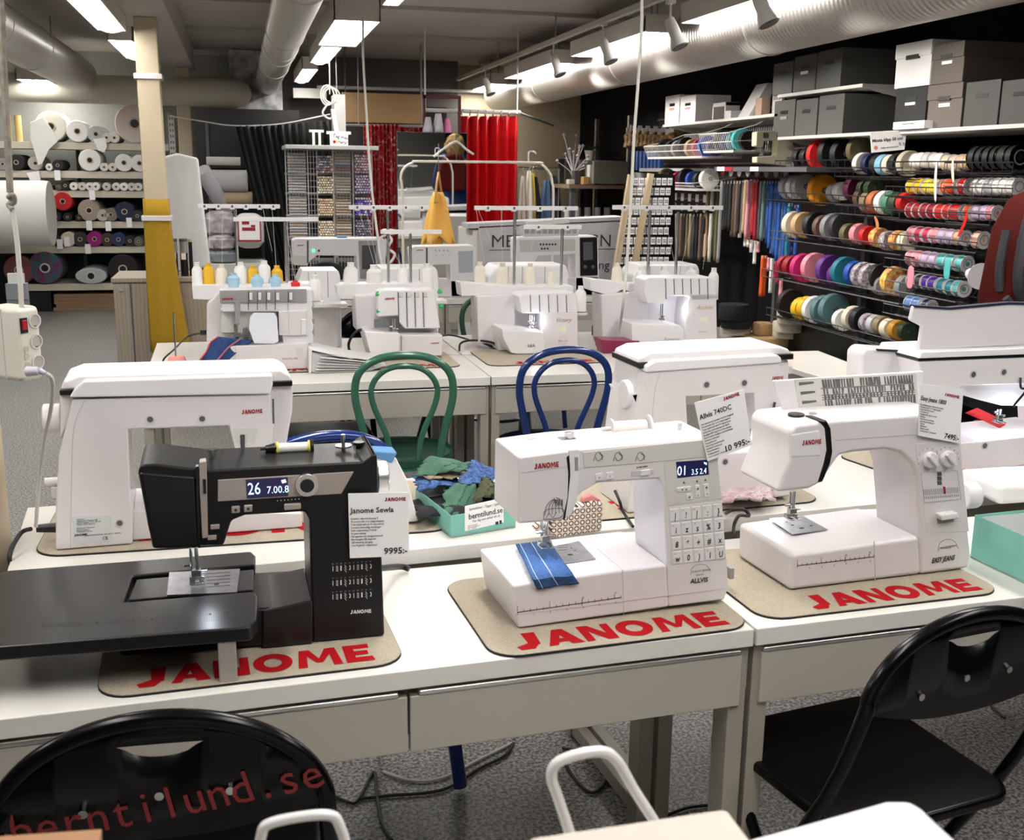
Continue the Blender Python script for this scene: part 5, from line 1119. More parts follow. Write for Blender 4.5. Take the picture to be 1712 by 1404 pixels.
for x, y, h, r, c, l in ((1031, 478, 38, 9.5, CRM, 'leftmost cream cone on the gold script serger'), (1071, 482, 36, 9.5, WHT, 'white cone second from left on the gold script serger'), (1111, 482, 36, 9.5, WHT, 'white cone between the rods of the gold script serger'), (1155, 482, 36, 9.5, WHT, 'white cone right of the rods on the gold script serger'), (1191, 500, 52, 9.5, WHT, 'tall white cone at the right end of the gold script serger')): cone(x, y, .22, h, r, c, l, PL)
led((PL.at(1135, 512, .05)[0], .0, PL.at(1135, 516, .05)[1]), .2, t)
# --- sergers turned away on the rear desks
def back_serger(cx, ytop, ybot, wpx, Yd, label_, cones, bar=None):
    P = PY(cx-wpx/2, ybot, Yd); P.z = DZ+.001; PLn = Plane(P, A2); t = thing('serger', label_, 'serger', P, A2)
    k = PXM(P); W_ = wpx*k; H_ = PLn.at(cx, ytop)[1]
    pr = [(0, 0), (W_, 0), (W_, H_*.85)]+[(W_*.93+W_*.07*math.cos(q*PI/12), H_*.85+H_*.15*math.sin(q*PI/12)) for q in range(1, 7)]+[(W_*.12, H_), (0, H_*.86)]
    MB().prism(pr, .0, .20).build('housing', 'white2', t, bevel=.012, seg=3)
    for q in (.25, .42, .7): MB().box(W_*q-.001, W_*q+.001, -.001, .0, H_*.65, H_*.98).build('vent_slot', 'dgrey', t)
    MB().box(-.02, W_+.02, -.10, -.0, H_*.55, H_*.60).build('cone_tray', 'white2', t, bevel=.004)
    MB().box(W_*.1, W_*.9, -.02, .0, .0, H_*.56).build('rear_panel', 'white', t, bevel=.004)
    if bar: stand(PLn, -.05, bar[0], bar[1], t, 0, 5)
    for i, x in enumerate(cones):
        o = PLn.at(x, ytop, -.05)[0]; cone(x, PLy(PLn, x, -.05, H_*.60+.001), -.05, 32, 8.5, WHT, '%s white cone on the serger %s' % (('left', 'middle', 'right')[i] if len(cones) == 3 else ('left', 'right')[i], label_.split('serger ')[1]), PLn)
    return t
def PLy(PLn, x, w, z):   # pixel row where height z shows at column x
    lo, hi = 0, 1404
    for _ in range(30):
        m_ = (lo+hi)/2
        if PLn.at(x, m_, w)[1] > z: lo = m_
        else: hi = m_
    return (lo+hi)/2
back_serger(570-35, 452, 540, 70, 4.95, 'white serger turned away left of the black folding chair', [])
back_serger(680, 447, 540, 110, 4.98, 'white serger turned away behind the green knobs', [])
back_serger(885, 443, 540, 140, 5.0, 'white serger turned away behind the lit serger', [])
back_serger(1115, 442, 540, 120, 5.05, 'white serger turned away behind the gold script serger', [])
# folder, cables and odds on the second row
o = PZ(560, 622, DZ+.001)
t = thing('ring_binder', 'open white binder with bulging grey papers between two sergers', 'binder', o, A2)
k = PXM(o)
MB().prism([(-40*k, .0), (60*k, .0), (88*k, .02), (20*k, .045), (-38*k, .085)], .0, .20).build('paper_stack', mat('paper_stack', (.55, .55, .57), .8, var=.08, vscale=30), t, bevel=.006)
for q in range(7): MB().prism([(-34*k+q*2*k, .012*q+.002), (60*k+q*3*k, .006*q+.003), (60*k+q*3*k, .006*q+.0045), (-34*k+q*2*k, .012*q+.0035)], -.012-.004*(q % 3), .19).build('loose_page', 'paper' if q % 2 else 'lgrey', t)
MB().prism([(-43*k, .0), (-40*k, .0), (-37*k, .095), (-41*k, .098)], -.01, .21).build('cover', 'white2', t); MB().prism([(-41*k, .094), (-37*k, .094), (30*k, .055), (28*k, .052)], -.01, .21).build('cover', 'white2', t)
cord([PZ(690, 575, DZ+.02), PZ(705, 570, DZ+.06), PZ(560+190, 560, DZ+.06), PZ(790, 570, DZ+.01)], 'thin black cord on the desk right of the green knob serger', .004)
cord([PZ(768, 586, DZ+.004), PZ(770, 574, DZ+.03), PZ(785, 569, DZ+.04), PZ(810, 570, DZ+.04), PZ(826, 574, DZ+.03), PZ(828, 582, DZ+.004)], 'black cord arching between the second row sergers', .005)
cord([PZ(808, 545, DZ+.1), PZ(801, 560, DZ+.05), PZ(806, 572, DZ+.02), PZ(832, 582, DZ+.004)], 'black cord hanging from the lit serger', .005)
cord([PZ(345, 556, DZ+.10), PZ(315, 562, DZ+.07), PZ(290, 585, DZ+.04), PZ(274, 600, DZ+.01), PZ(272, 612, DZ-.03)], 'black cord curving from the left serger over the desk corner', .004)
cord([PZ(585, 590, DZ+.01), PZ(583, 575, DZ+.06), PZ(590, 560, DZ+.10), PZ(600, 552, DZ+.12), PZ(612, 552, DZ+.12)], 'thick black cord standing behind the binder', .006)
o = PZ(1037, 590, DZ+.001); k = PXM(o)
t = thing('plastic_bin', 'dark magenta plastic bin between the two right sergers', 'bin', o, A2)
MB().frustum([(-30*k, 0, 0), (30*k, 0, 0), (30*k, .08, 0), (-30*k, .08, 0)], [(-36*k, -.01, 24*k), (33*k, -.01, 20*k), (33*k, .10, 20*k), (-36*k, .10, 24*k)]).build('bin_body', mat('magenta_plastic', (.22, .008, .06), .35), t, bevel=.004)
o = PZ(1001, 560, DZ+.001); k = PXM(o); tag(MB().cyl((0,0,0), (0,0,16*k), 12*k, n=24).build('tape_roll', C((.06, .02, .018)), bevel=.003, loc=o), 'small dark brown roll behind the magenta bin', 'roll')
# ================================================================== third row
e3 = PZ(745, 500, DZ)
desk((e3.x-1.30, e3.y-.0), .0, 1.297, .56, DZ, [.8], 'third row desk under the machine with the grey touch screen')
desk((e3.x, e3.y), .0, 1.30, .56, DZ, [.8], 'third row desk under the machine with the black screen')
P = PY(500, 500, e3.y+.06); P.z = DZ+.001; PL = Plane(P, 0)
t = thing('sewing_machine', 'long white machine with grey touch screen, green light, third row', 'sewing machine', P)
mk(PL, 'arm_and_column', [(489, 402), (494, 399), (640, 398), (645, 402), (645, 500), (598, 500), (596, 428), (530, 427), (518, 436), (514, 444), (491, 443)], .0, .16, 'white2', t, .005)
mk(PL, 'head_lower', [(490, 427), (512, 427), (512, 444), (491, 443)], -.002, .1, 'lgrey', t, .002)
mk(PL, 'bed', [(500, 476), (600, 472), (645, 472), (645, 500), (500, 500)], .0, .2, 'white', t, .005)
mk(PL, 'screen_frame', [(599, 402), (635, 402), (635, 466), (602, 466)], -.004, .0, 'grey', t, .001); mk(PL, 'touch_screen', [(605, 410), (628, 410), (628, 450), (605, 450)], -.0055, -.004, C((.06, .065, .07), .15), t)
mk(PL, 'embroidery_arm', [(549, 462), (553, 455), (600, 456), (600, 470), (549, 470)], -.08, .0, 'white2', t, .004)
mk(PL, 'channel', [(513, 402), (516, 402), (516, 440), (513, 440)], -.002, .0, 'dgrey', t)
lg(PL, (496, 411.5), (508, 411), 2.2, t, 'darkred', -.001); disc(PL, (524, 419), 2.6, -.003, .0, 'green_light', mat('green_led', (.05, .9, .35), .4, emit=2), t); disc(PL, (533, 419), 2, -.003, .0, 'button', 'dgrey', t)
MB().box(PL.at(563, 398, .05)[0], PL.at(580, 398, .05)[0], .04, .07, PL.at(563, 400, .05)[1], PL.at(563, 395, .05)[1]).build('blue_spool_cap', C((.02, .22, .50), .4), t)
# black cloth on it
p = PY(545, 462, e3.y+.02); o = p
def bk(i, j):
    x, y = 518+55*i, 466-(18+10*math.sin(PI*i))*j; q = PY(x, y, e3.y-.02+.06*math.sin(4*i+3*j)*.4); return tuple(q)
tag(MB().grid(bk, 10, 6).build('black_cloth', fbk, solid=.02, bevel=0), 'crumpled black cloth under the head of the touch screen machine', 'cloth')
# small machine in the middle
P = PY(688, 500, e3.y+.10); P.z = DZ+.001; PL = Plane(P, 0)
t = thing('sewing_machine', 'white machine with small screen under the yellow hanging cloth', 'sewing machine', P)
mk(PL, 'arm_and_column', [(686, 416), (692, 412), (790, 410), (796, 416), (797, 500), (754, 500), (752, 442), (724, 443), (722, 452), (690, 455)], .0, .15, 'white2', t, .005)
mk(PL, 'bed', [(686, 470), (797, 468), (797, 500), (686, 500)], .0, .19, 'white', t, .004); mk(PL, 'screen', [(766, 420), (791, 419), (791, 455), (767, 456)], -.002, .0, C((.42, .45, .50), .2), t, .001)
mk(PL, 'channel', [(712, 414), (715, 414), (715, 450), (712, 450)], -.002, .0, 'dgrey', t)
for k in range(4): disc(PL, (728+7*k, 419), 1.2, -.001, .0, 'button', 'grey', t, n=10)
for k in range(3): disc(PL, (729+11*k, 427), 2, -.001, .0, 'button', 'lgrey', t, n=10)
lg(PL, (696, 419.5), (707, 419), 2.2, t, 'darkred', -.001); needle(PL, (706, 455), (706, 469), t, .06)
# machine with black screen and accessory tray above
P = PY(868, 498, e3.y+.06); P.z = DZ+.001; PL = Plane(P, 0)
t = thing('sewing_machine', 'white machine with tall black screen panel, right of third row', 'sewing machine', P)
mk(PL, 'arm_and_column', [(863, 400), (868, 397), (995, 394), (1000, 398), (1002, 498), (962, 498), (962, 425), (900, 428), (892, 440), (864, 440)], .0, .17, 'white2', t, .005)
mk(PL, 'bed', [(864, 468), (1002, 462), (1002, 498), (864, 498)], .0, .2, 'white', t, .004)
mk(PL, 'grey_band', [(868, 401), (962, 399), (962, 419), (870, 421)], -.002, .0, 'warm', t, .001)
mk(PL, 'screen_frame', [(969, 397), (998, 396), (999, 460), (970, 461)], -.006, .0, 'black', t, .002); mk(PL, 'touch_screen', [(974, 405), (990, 404), (991, 434), (975, 435)], -.0075, -.006, C((.10, .10, .11), .15), t)
for k in range(6): mk(PL, 'button', [(902+k*5, 407), (905+k*5, 407), (905+k*5, 410), (902+k*5, 410)], -.004, -.002, 'ink', t)
for k in range(3): mk(PL, 'button', [(904+k*5, 414), (907+k*5, 414), (907+k*5, 417), (904+k*5, 417)], -.004, -.002, 'ink', t)
for x in (978, 991): disc(PL, (x, 446), 3, -.008, -.006, 'dial', 'dgrey', t, n=14)
tr_ = mk(PL, 'lid_tray', [(872, 378), (972, 378), (970, 396), (880, 398), (872, 388)], .04, .06, mat('clear_grey_tray', (.50, .52, .52), .3), t, .002)
for k in range(9): mk(PL, 'stitch_marks', [(880+k*10, 383), (887+k*10, 383), (887+k*10, 391), (880+k*10, 391)], .037, .04, 'grey', tr_, 0)
mk(PL, 'raised_lid', [(885, 372), (956, 366), (960, 374), (888, 380)], .09, .11, 'lgrey', t, .001)
# grey banner on the table front with lettering, and counter behind
P = PY(782, 470, 8.3); PL = Plane(P, 0); k = P.z
t = thing('fabric_banner', 'pale grey banner with black serif lettering behind the third row', 'banner', (P.x, P.y, 0)); PL = Plane((P.x, P.y, 0), 0)
mk(PL, 'banner_cloth', [(800, 379), (1045, 368), (1045, 520), (800, 520)], .0, .01, mat('pale_grey_banner', (.42, .41, .43), .8, var=.06, vscale=10, bump=.2, bscale=12), t)
tx(PL, 'MEB', (820, 413), 20, 'ink', t, w=-.002, off=.0, sx=1.1); tx(PL, 'SIGN', (962, 412), 20, 'ink', t, w=-.002, off=.0, sx=1.0)
tx(PL, 'ng', (1000, 450), 15, 'ink', t, w=-.002); tx(PL, 'ter', (990, 480), 13, 'ink', t, w=-.002)
mk(PL, 'lettering_rule', [(818, 417.5), (1030, 415.5), (1030, 416.5), (818, 418.5)], -.002, -.001, 'ink', t)
mk(PL, 'banner_top', [(782, 374), (1045, 362), (1045, 370), (782, 382)], -.0, .25, mat('pale_grey_banner', (.42, .41, .43), .8), t)
_z = PL.at(800, 380)[1]; tag(MB().box(P.x+.04, P.x+1.28, 8.315, 8.9, 0, _z-.02).build('counter_table', 'lgrey', bevel=.004), 'pale counter carrying the grey banner behind the third row', 'counter')
# clothes rail in the third row with hangers and yellow cloth
ivory = mat('ivory_metal_tube', (.66, .62, .53), .35)
Yr = 7.6; o = PY(672, 400, Yr); o.z = 0
t = thing('clothes_rail', 'ivory metal clothes rail arching above the third row', 'clothes rail', o)
pr_ = lambda L, Y: [tuple(PY(x, y, Y)-o) for x, y in L]
L = [PY(673, 340, Yr), PY(670, 300, Yr), PY(675, 282, Yr), PY(690, 272, Yr), PY(710, 270, Yr), PY(890, 272, Yr), PY(905, 275, Yr), PY(918, 288, Yr), PY(923, 305, Yr), PY(925, 350, Yr)]
L = [Vector((L[0].x, Yr, .02))]+L+[Vector((L[-1].x, Yr, .02))]
MB().tube([tuple(p-o) for p in L], .009, 12, sub=4).build('tube_frame', ivory, t)
for xx in (L[0].x, L[-1].x): MB().cyl((xx-o.x, -.25, .018), (xx-o.x, .25, .018), .012, n=12).build('foot_bar', ivory, t)
yc = mat('yellow_cloth', (.80, .44, .09), .85, bump=.3, bscale=200)
tpx = [(735, 270), (733, 315)]
hg = PY(733, 288, Yr-.05); k = PXM(hg)
t = thing('clothes_hanger', 'wooden clothes hanger hanging sideways with a yellow cloth', 'hanger', hg, math.radians(65))
MB().tube([(-.10, 0, -.20), (-.04, 0, -.06), (0, 0, .0), (.06, 0, -.10), (.12, 0, -.20), (-.10, 0, -.20)], .008, 8, smooth=False).build('hanger_body', C((.50, .25, .07), .4), t)
MB().tube([(0, 0, .0), (0, 0, .10), (.01, 0, .16), (.0, 0, .19)], .003, 8).build('hook', 'steel', t)
p = PY(733, 330, Yr-.05)
def yel_(i, j):
    a_ = 2*PI*i; W_ = (.03+.078*j**.7)*(1+.22*math.sin(5*a_)*(.3+.7*j)); z = p.z+.035-(.345+.02*math.sin(a_)+.03*math.sin(5*a_))*j
    return (p.x+W_*math.cos(a_), p.y+.05*math.sin(a_)*(1+.3*math.sin(5*a_)), z)
tag(MB().grid(yel_, 48, 10).build('yellow_cloth', yc, solid=.003), 'yellow cloth hanging from the wooden hanger in the centre', 'cloth')
hg = PY(763, 238, Yr+.03); t = thing('clothes_hanger', 'pale grey empty hanger in front of the mirror and red curtain', 'hanger', hg, 0)
S = lambda x, y: tuple(PY(x, y, Yr+.03)-hg)
MB().tube([S(725, 262), S(740, 250), S(758, 238), S(766, 238), S(780, 250), S(792, 258)], .008, 10).build('hanger_body', 'lgrey', t, bevel=0); MB().tube([S(762, 238), S(762, 225), S(768, 228)], .003, 8).build('hook', 'steel', t)
MB().tube([S(762, 236), S(763, 255), (S(763, 255)[0], 0, S(763, 270)[2])], .002, 6).build('hanger_loop', 'steel', t)
for x, y, l in ((886, 262, 'clear plastic clip standing on the clothes rail at the right'),): 
    o_ = PY(x, 270, Yr); t = thing('plastic_clip', l, 'clip', o_); MB().tube([(-.01, 0, 0), (-.01, 0, .06), (.02, 0, .07), (.045, 0, .055)], .006, 8).build('clip_body', 'white2', t)
# ================================================================== fabric roll shelves, far left
YS = 12.35
unit = thing('shelf_unit', 'cream metal shelving holding fabric rolls along the back left wall', 'shelving', (0, YS, 0))
mshelf = mat('cream_shelf_metal', (.62, .58, .47), .45)
zs = {}
for k, (y, x0, x1) in enumerate([(238, -40, 282), (286, -40, 282), (319, 84, 282), (370, 84, 282), (412, -40, 282), (474, 30, 282)]):
    a_, b_ = PY(x0, y, YS), PY(x1, y, YS); zs[k] = a_.z*.5+b_.z*.5
    MB().box(a_.x, b_.x, 0, .60, zs[k]-.07, zs[k]).build('shelf_board', mshelf, unit, bevel=.003)
for x in (-40, 130, 284):
    a_ = PY(x, 260, YS+.6).x
    MB().box(a_-.02, a_+.02, .60, .63, 0, 1.95 if x < 200 else 2.1).build('upright', 'dgrey' if x < 200 else mshelf, unit)
a_ = PY(285.5, 192, YS-.02); up = MB().box(a_.x-.03, a_.x+.03, -.03, .0, 0, a_.z); up.build('perforated_post', 'white', unit)
g = MB()
for k in range(16): g.box(a_.x-.018, a_.x-.006, -.032, -.030, a_.z-.05-k*.06, a_.z-.025-k*.06).box(a_.x+.006, a_.x+.018, -.032, -.030, a_.z-.05-k*.06, a_.z-.025-k*.06)
g.build('post_holes', 'dgrey', unit)
mdk = mat('dark_back_board', (.02, .02, .022), .7)
MB().box(PY(0, 300, YS).x-.6, PY(282, 300, YS).x, .61, .64, .02, 1.30).build('back_board', mdk, unit)
NAMES = {}
def roll(x, y, r, c, label_, Y=YS, L=.5, core=None, name='fabric_roll', c2=None, sq=1.0, rest=None):
    p = PY(x, y, Y-.03); k = PXM(p); R_ = r*k
    if rest is not None: p.z = zs[rest]+R_*sq+.001
    t = thing(name, label_, 'fabric roll', p, 0, 'fabric rolls on the shelves')
    m_ = mat('roll_%02x%02x%02x' % tuple(int(v*255) for v in c), c, .85, c2=c2, vscale=14 if c2 else 8)
    n = 28 if r > 8 else 16; rings = [(R_, 0), (R_, L)]
    MB().lathe([(R_*.3, .006), (R_*.62, .0), (R_*.95, .002), (R_, .012), (R_, L)], (0,0,0), (0,1,0), n).build('rolled_fabric', m_, t).scale = (1, 1, sq)
    MB()._ring((0, -.004, 0), (0, 1, 0), R_*.30, R_*.22, .05, 16).build('cardboard_core', core or C((.55, .45, .33), .8), t)
    MB().cyl((0, .0, 0), (0, .02, 0), R_*.22, n=14).build('core_hollow', 'black', t)
    return t
Wt, Wc = (.80, .80, .78), (.72, .69, .62)
roll(85, 216, 25, Wc, 'big cream roll with a loose white flap, top shelf left', rest=0)
roll(129, 219, 18, Wt, 'white roll second on the top shelf, right of the flap', rest=0)
roll(160, 223, 14, (.50, .52, .52), 'medium pale grey roll on the top shelf', rest=0)
roll(178, 230, 8.5, Wc, 'small cream roll with paper hanging down, top shelf', rest=0)
roll(191, 230, 8.5, Wt, 'small white roll beside the hanging paper, top shelf', rest=0)
roll(225, 207, 32, (.66, .57, .52), 'largest pinkish beige roll on the top shelf beside the pillar', rest=0)
roll(4, 274, 10, (.30, .30, .30), 'small grey roll at the left end of the second shelf', rest=1)
roll(27, 273, 13, (.02, .02, .02), 'black roll on the second shelf near the left', rest=1)
roll(59, 273, 12, (.45, .42, .40), 'grey roll under the hanging white flap', rest=1)
roll(82, 279, 6, Wt, 'small white roll on the second shelf', rest=1)
roll(96, 276, 9, (.02, .02, .02), 'black roll in the middle of the second shelf', rest=1)
roll(150, 269, 18, Wt, 'big white roll with flowery core on the second shelf', rest=1)
roll(174, 279, 7, Wc, 'small flowery roll right of the big white one', rest=1)
roll(188, 279, 7, Wc, 'small flowery roll second right of the big white one', rest=1)
roll(207, 271, 14.5, Wt, 'white roll on the second shelf near the pillar', rest=1)
roll(233, 272, 14, Wt, 'white roll half behind the pillar, second shelf', rest=1)
roll(98, 313, 6, (.10, .08, .06), 'dark small roll leftmost on the third shelf', rest=2); roll(109, 313, 8, (.015, .015, .015), 'black draped roll on the third shelf', rest=2)
for k, x in enumerate((123, 137, 150, 160, 178, 194, 207, 220, 231)): roll(x, 313, 6.8, (Wt, (.62, .58, .54), (.70, .66, .66))[k % 3], 'thin white flowery roll, number %s of the row on the third shelf' % 'first second third fourth fifth sixth seventh eighth ninth'.split()[k], rest=2)
for x, r, c, l in ((106, 15, (.50, .015, .02), 'bright red roll on the fourth shelf'), (93, 8, (.02, .02, .05), 'small navy roll under the red one'), (112, 7, (.02, .02, .02), 'small black roll right below the red one'), (131, 6, (.02, .02, .02), 'tiny black roll between the red and the taupe one'), (149, 18, (.32, .27, .22), 'big taupe grey roll on the fourth shelf'), (171, 10, (.45, .42, .38), 'light grey roll right of the big taupe one'), (185, 11, (.20, .16, .13), 'brown roll with hanging tag on the fourth shelf'), (208, 16, (.02, .025, .06), 'big navy roll on the fourth shelf'), (229, 9, (.03, .03, .04), 'dark roll beside the pillar, fourth shelf')):
    t = roll(x, 355, r, c, l, rest=3)
    if x == 106: t.location.z += .11
for x, r, c, l in ((96, 9, (.02, .02, .02), 'black roll leftmost on the fifth shelf'), (114, 12, (.62, .56, .44), 'cream roll on the fifth shelf'), (134, 12, (.03, .03, .035), 'charcoal roll left of the magenta one'), (158, 12.5, (.28, .01, .16), 'magenta roll in the middle of the fifth shelf'), (179, 11, (.05, .03, .022), 'dark brown roll right of the magenta one'), (198, 11.5, (.015, .03, .10), 'navy blue roll on the fifth shelf'), (217, 9, (.02, .02, .02), 'black roll near the pillar, fifth shelf'), (231, 8, (.12, .14, .11), 'grey green roll beside the pillar, fifth shelf')): roll(x, 402, r, c, l, rest=4)
roll(31, 449, 24, (.35, .05, .06), 'red and pink knitted roll on the lowest shelf', c2=(.12, .10, .09), core='white', rest=5)
roll(75, 449, 27, (.20, .02, .12), 'purple and teal knitted roll on the lowest shelf', c2=(.0, .16, .14), core='white', rest=5)
roll(152, 460, 25, (.50, .52, .54), 'silver grey batting roll in a plastic wrapper, lowest shelf', sq=.52, core='lgrey', rest=5)
roll(205, 447, 24, (.012, .012, .014), 'big black roll on the lowest shelf beside the pillar', rest=5)
for k, (x, y0, y1) in enumerate(((11, 190, 236), (29, 193, 236))):
    p, q = PY(x, y0, YS+.3), PY(x, y1, YS+.3); tag(MB().cyl((0,0,0), (0, 0, p.z-zs[0]), .035, n=14).build('cardboard_tube', C((.52, .40, .16), .8), loc=(p.x, YS+.3, zs[0]+.001)), ('left' if k == 0 else 'right')+' yellowish cardboard tube standing on the top shelf', 'tube')
# loose white flap
fl_ = [(50, 205), (72, 195), (92, 224), (97, 236), (82, 250), (70, 274), (64, 277), (58, 255), (50, 232)]
o = PY(70, 230, YS-.06)
t = MB().prism([(PY(x, y, YS-.06).x-o.x, PY(x, y, YS-.06).z-o.z) for x, y in fl_], .0, .012).build('loose_fabric', mat('white_felt', (.74, .74, .71), .9), None, bevel=.004); t.location = o
tag(t, 'loose white fabric flap hanging from the big cream roll', 'fabric')
for x, y, l in ((168, 238, 'white paper end hanging from the small cream roll'), (57, 294, 'white price tag under the second shelf at the left')):
    p = PY(x, y, YS-.03); tag(MB().prism([(-.07, .03), (.05, .05), (.06, -.04), (.03, -.10), (-.03, -.08)], 0, .004).build('paper_tag', 'paper', loc=p), l, 'tag')
for k, (x, y) in enumerate(((149, 377), (181, 378), (216, 372), (112, 404), (147, 416), (100, 408), (96, 293), (154, 326))):
    p = PY(x, y, YS-.06); tag(MB().box(-.028, .028, 0, .003, -.05, .05).build('price_tag', 'paper', loc=p), 'small white price tag hanging from the %s' % ('big taupe roll', 'brown roll', 'big navy roll', 'cream roll of the fifth shelf', 'edge of the fifth shelf', 'left black roll of the fifth shelf', 'second shelf board', 'third shelf board')[k], 'tag')
# big white roll lying sideways
p = PY(86, 357, 11.85); k = PXM(p)
t = thing('fabric_roll', 'very large white roll lying sideways in front of the left shelves', 'fabric roll', (p.x, 11.85, p.z), 0, 'fabric rolls on the shelves')
MB().lathe([(53*k, 0), (54*k, .05), (53*k, .75), (54*k, 1.3)], (0,0,0), (-1,0,0), 40).build('rolled_fabric', mat('white_felt', (.74, .74, .71), .9), t)
MB().box(-1.3, -1.12, -.2, .2, -p.z+.02, -54*k+.01).build('support_block', 'grey', t)
# boxes under the lowest shelf
p, q = PY(48, 487, YS+.05), PY(87, 517, YS+.05); tag(MB().box(0, q.x-p.x, 0, .4, 0, p.z-.01).build('storage_box', 'black', loc=(p.x, YS+.05, .001)), 'black box on the floor under the left shelves', 'box')
p, q = PY(89, 490, YS+.05), PY(230, 517, YS+.05)
for k in range(5): tag(MB().box(R.uniform(-.02, .02), q.x-p.x-R.uniform(0, .1), 0, .45, 0, .034).build('cardboard_sheet', C((.30, .20, .13), .9), loc=(p.x, YS+.05, .002+k*.036)), 'flat brown cardboard in the stack under the shelves', 'cardboard', 'flat cardboard stack')
p = PY(28, 470, 9.5); t = thing('leaflet_holder', 'grey leaflet holder on a post at the left, beside the near pillar', 'holder', (p.x, 9.5, 0))
MB().box(-.09, .07, 0, .08, p.z-.15, p.z-.02).build('bin', C((.30, .33, .37)), t, bevel=.004); MB().box(-.07, .05, .02, .06, p.z-.05, p.z+.06).build('leaflets', 'paper', t); MB().box(-.09, .07, .01, .07, 0, p.z-.15).build('post', 'grey', t)
# ================================================================== cabinet and things near the first pillar
oak = mat('grey_oak_laminate', (.36, .31, .25), .5); nt_ = oak.node_tree; w2 = nt_.nodes.new('ShaderNodeTexWave'); tc_ = nt_.nodes.new('ShaderNodeTexCoord'); w2.bands_direction = 'X'; w2.inputs['Scale'].default_value = 12; w2.inputs['Distortion'].default_value = 6; w2.inputs['Detail'].default_value = 3
mp = nt_.nodes.new('ShaderNodeMapping'); mp.inputs['Scale'].default_value = (1, 1, .12); r2_ = nt_.nodes.new('ShaderNodeValToRGB'); r2_.color_ramp.elements[0].color = (.33, .28, .225, 1); r2_.color_ramp.elements[1].color = (.39, .34, .275, 1)
nt_.links.new(tc_.outputs['Object'], mp.inputs[0]); nt_.links.new(mp.outputs[0], w2.inputs[0]); nt_.links.new(w2.outputs[0], r2_.inputs[0]); nt_.links.new(r2_.outputs[0], nt_.nodes['Principled BSDF'].inputs['Base Color'])
x0, x1 = PY(190, 500, 8.32).x, PY(348, 500, 8.32).x
t = thing('cabinet', 'grey oak cabinet standing behind the yellow wrapped pillar', 'cabinet', (x0, 8.32, 0))
MB().box(0, x1-x0, .02, .60, .0, .70).build('body', oak, t); MB().box(-.01, x1-x0+.01, -.005, .61, .70, .73).build('cabinet_top', oak, t, bevel=.002)
for k in range(2):
    w_ = (x1-x0)/2; d_ = MB().box(k*w_+.004, (k+1)*w_-.004, .0, .02, .03, .69).build('door', oak, t); MB().box(k*w_+.04, k*w_+.07, -.012, .0, .64, .66).build('hinge_plate', 'alu', d_)
    MB().box(k*w_+w_*.35, k*w_+w_*.35+.012, -.002, .0, .03, .69).build('door_groove', 'dgrey', d_)
zc_ = .731; Yc_ = 8.62
P_ = [PY(x, y, Yc_) for x, y in ((272, 262), (296, 256), (331, 264), (352, 446), (282, 459))]; o = Vector((P_[4].x, Yc_, zc_))
t = MB().prism([(v.x-o.x, max(0, v.z-zc_)) for v in P_], .0, .07).build('fabric_sheet_roll', mat('white_vlies', (.66, .67, .68), .9, var=.03), None, bevel=.02, seg=3); t.location = o
tag(t, 'tall pale grey roll of interfacing standing on the oak cabinet', 'fabric roll')
for k, (xa, xb, ya) in enumerate(((284, 296, 399), (299, 313, 399), (314, 321, 400))):
    p, q = PY(xa, ya, 8.45), PY(xb, ya, 8.45); r_ = (q.x-p.x)/2; h = p.z-zc_
    t = thing('canister', ('left', 'middle', 'right')[k]+' dark see-through canister on the oak cabinet', 'canister', (p.x+r_, 8.45, zc_), 0, 'canisters on the cabinet')
    MB().cyl((0,0,0), (0,0,h*.62), r_*.93, n=20).build('contents', 'black', t); MB().cyl((0,0,h*.62), (0,0,h*.93), r_*.93, n=20).build('clear_wall', 'grey' if k < 2 else 'black', t); MB().cyl((0,0,h*.93), (0,0,h), r_, n=20).build('lid', 'dgrey' if k < 2 else C((.5, .42, .2)), t)
    if k < 2: MB().box(-r_*.6, r_*.5, -r_-.003, -r_+.002, h*.45, h*.62).build('paper_label', 'paper', t)
# ================================================================== rack of grey rolls, bags, black curtain
Yg = 11.3
t = thing('storage_rack', 'dark storage rack with rolled foam behind the cabinet', 'rack', (PY(345, 300, Yg).x, Yg, 0))
W_ = PY(440, 300, Yg).x-PY(345, 300, Yg).x
for y in (344, 400, 438): z = PY(380, y, Yg).z; MB().box(0, W_, 0, .5, z-.02, z).build('shelf_board', 'grey', t)
for z in (PY(380, 277, Yg).z,): MB().box(0, W_, 0, .5, z-.02, z).build('shelf_board', 'black', t)
for x in (0, W_-.03): MB().box(x, x+.03, .47, .5, 0, 1.95).build('upright', 'dgrey', t)
MB().box(-.1, W_+.4, .55, .58, 0, 2.1).build('rear_panel', 'black', t)
for (xa, xb, ya, yb, c, l) in ((345, 402, 262, 276, (.50, .49, .47), 'thin pale grey foam roll on the upper board'), (350, 414, 284, 320, (.42, .42, .42), 'thick grey foam roll lying on the rack'), (362, 422, 320, 341, (.42, .33, .22), 'tan roll under the thick grey foam roll')):
    p, q = PY(xa, (ya+yb)/2, Yg-.05), PY(xb, (ya+yb)/2, Yg-.05); r_ = (yb-ya)/2*PXM(p)
    tag(MB().cyl((0,0,0), (q.x-p.x, 0, 0), r_, n=28).build('foam_roll', mat('foam_%d' % ya, c, .8), bevel=.004, loc=(p.x, Yg-.05-r_*.3, p.z)), l, 'fabric roll')
p, q = PY(338, 284, 11.0), PY(378, 352, 11.34)
tag(MB().tube([(0,0,0), tuple((q-p)*.5+Vector((0,-.03,0))), tuple(q-p)], .075, 16).build('plastic_roll', mat('silver_plastic_wrap', (.50, .50, .54), .25), loc=p), 'silver plastic wrapped roll leaning left of the foam rolls', 'roll')
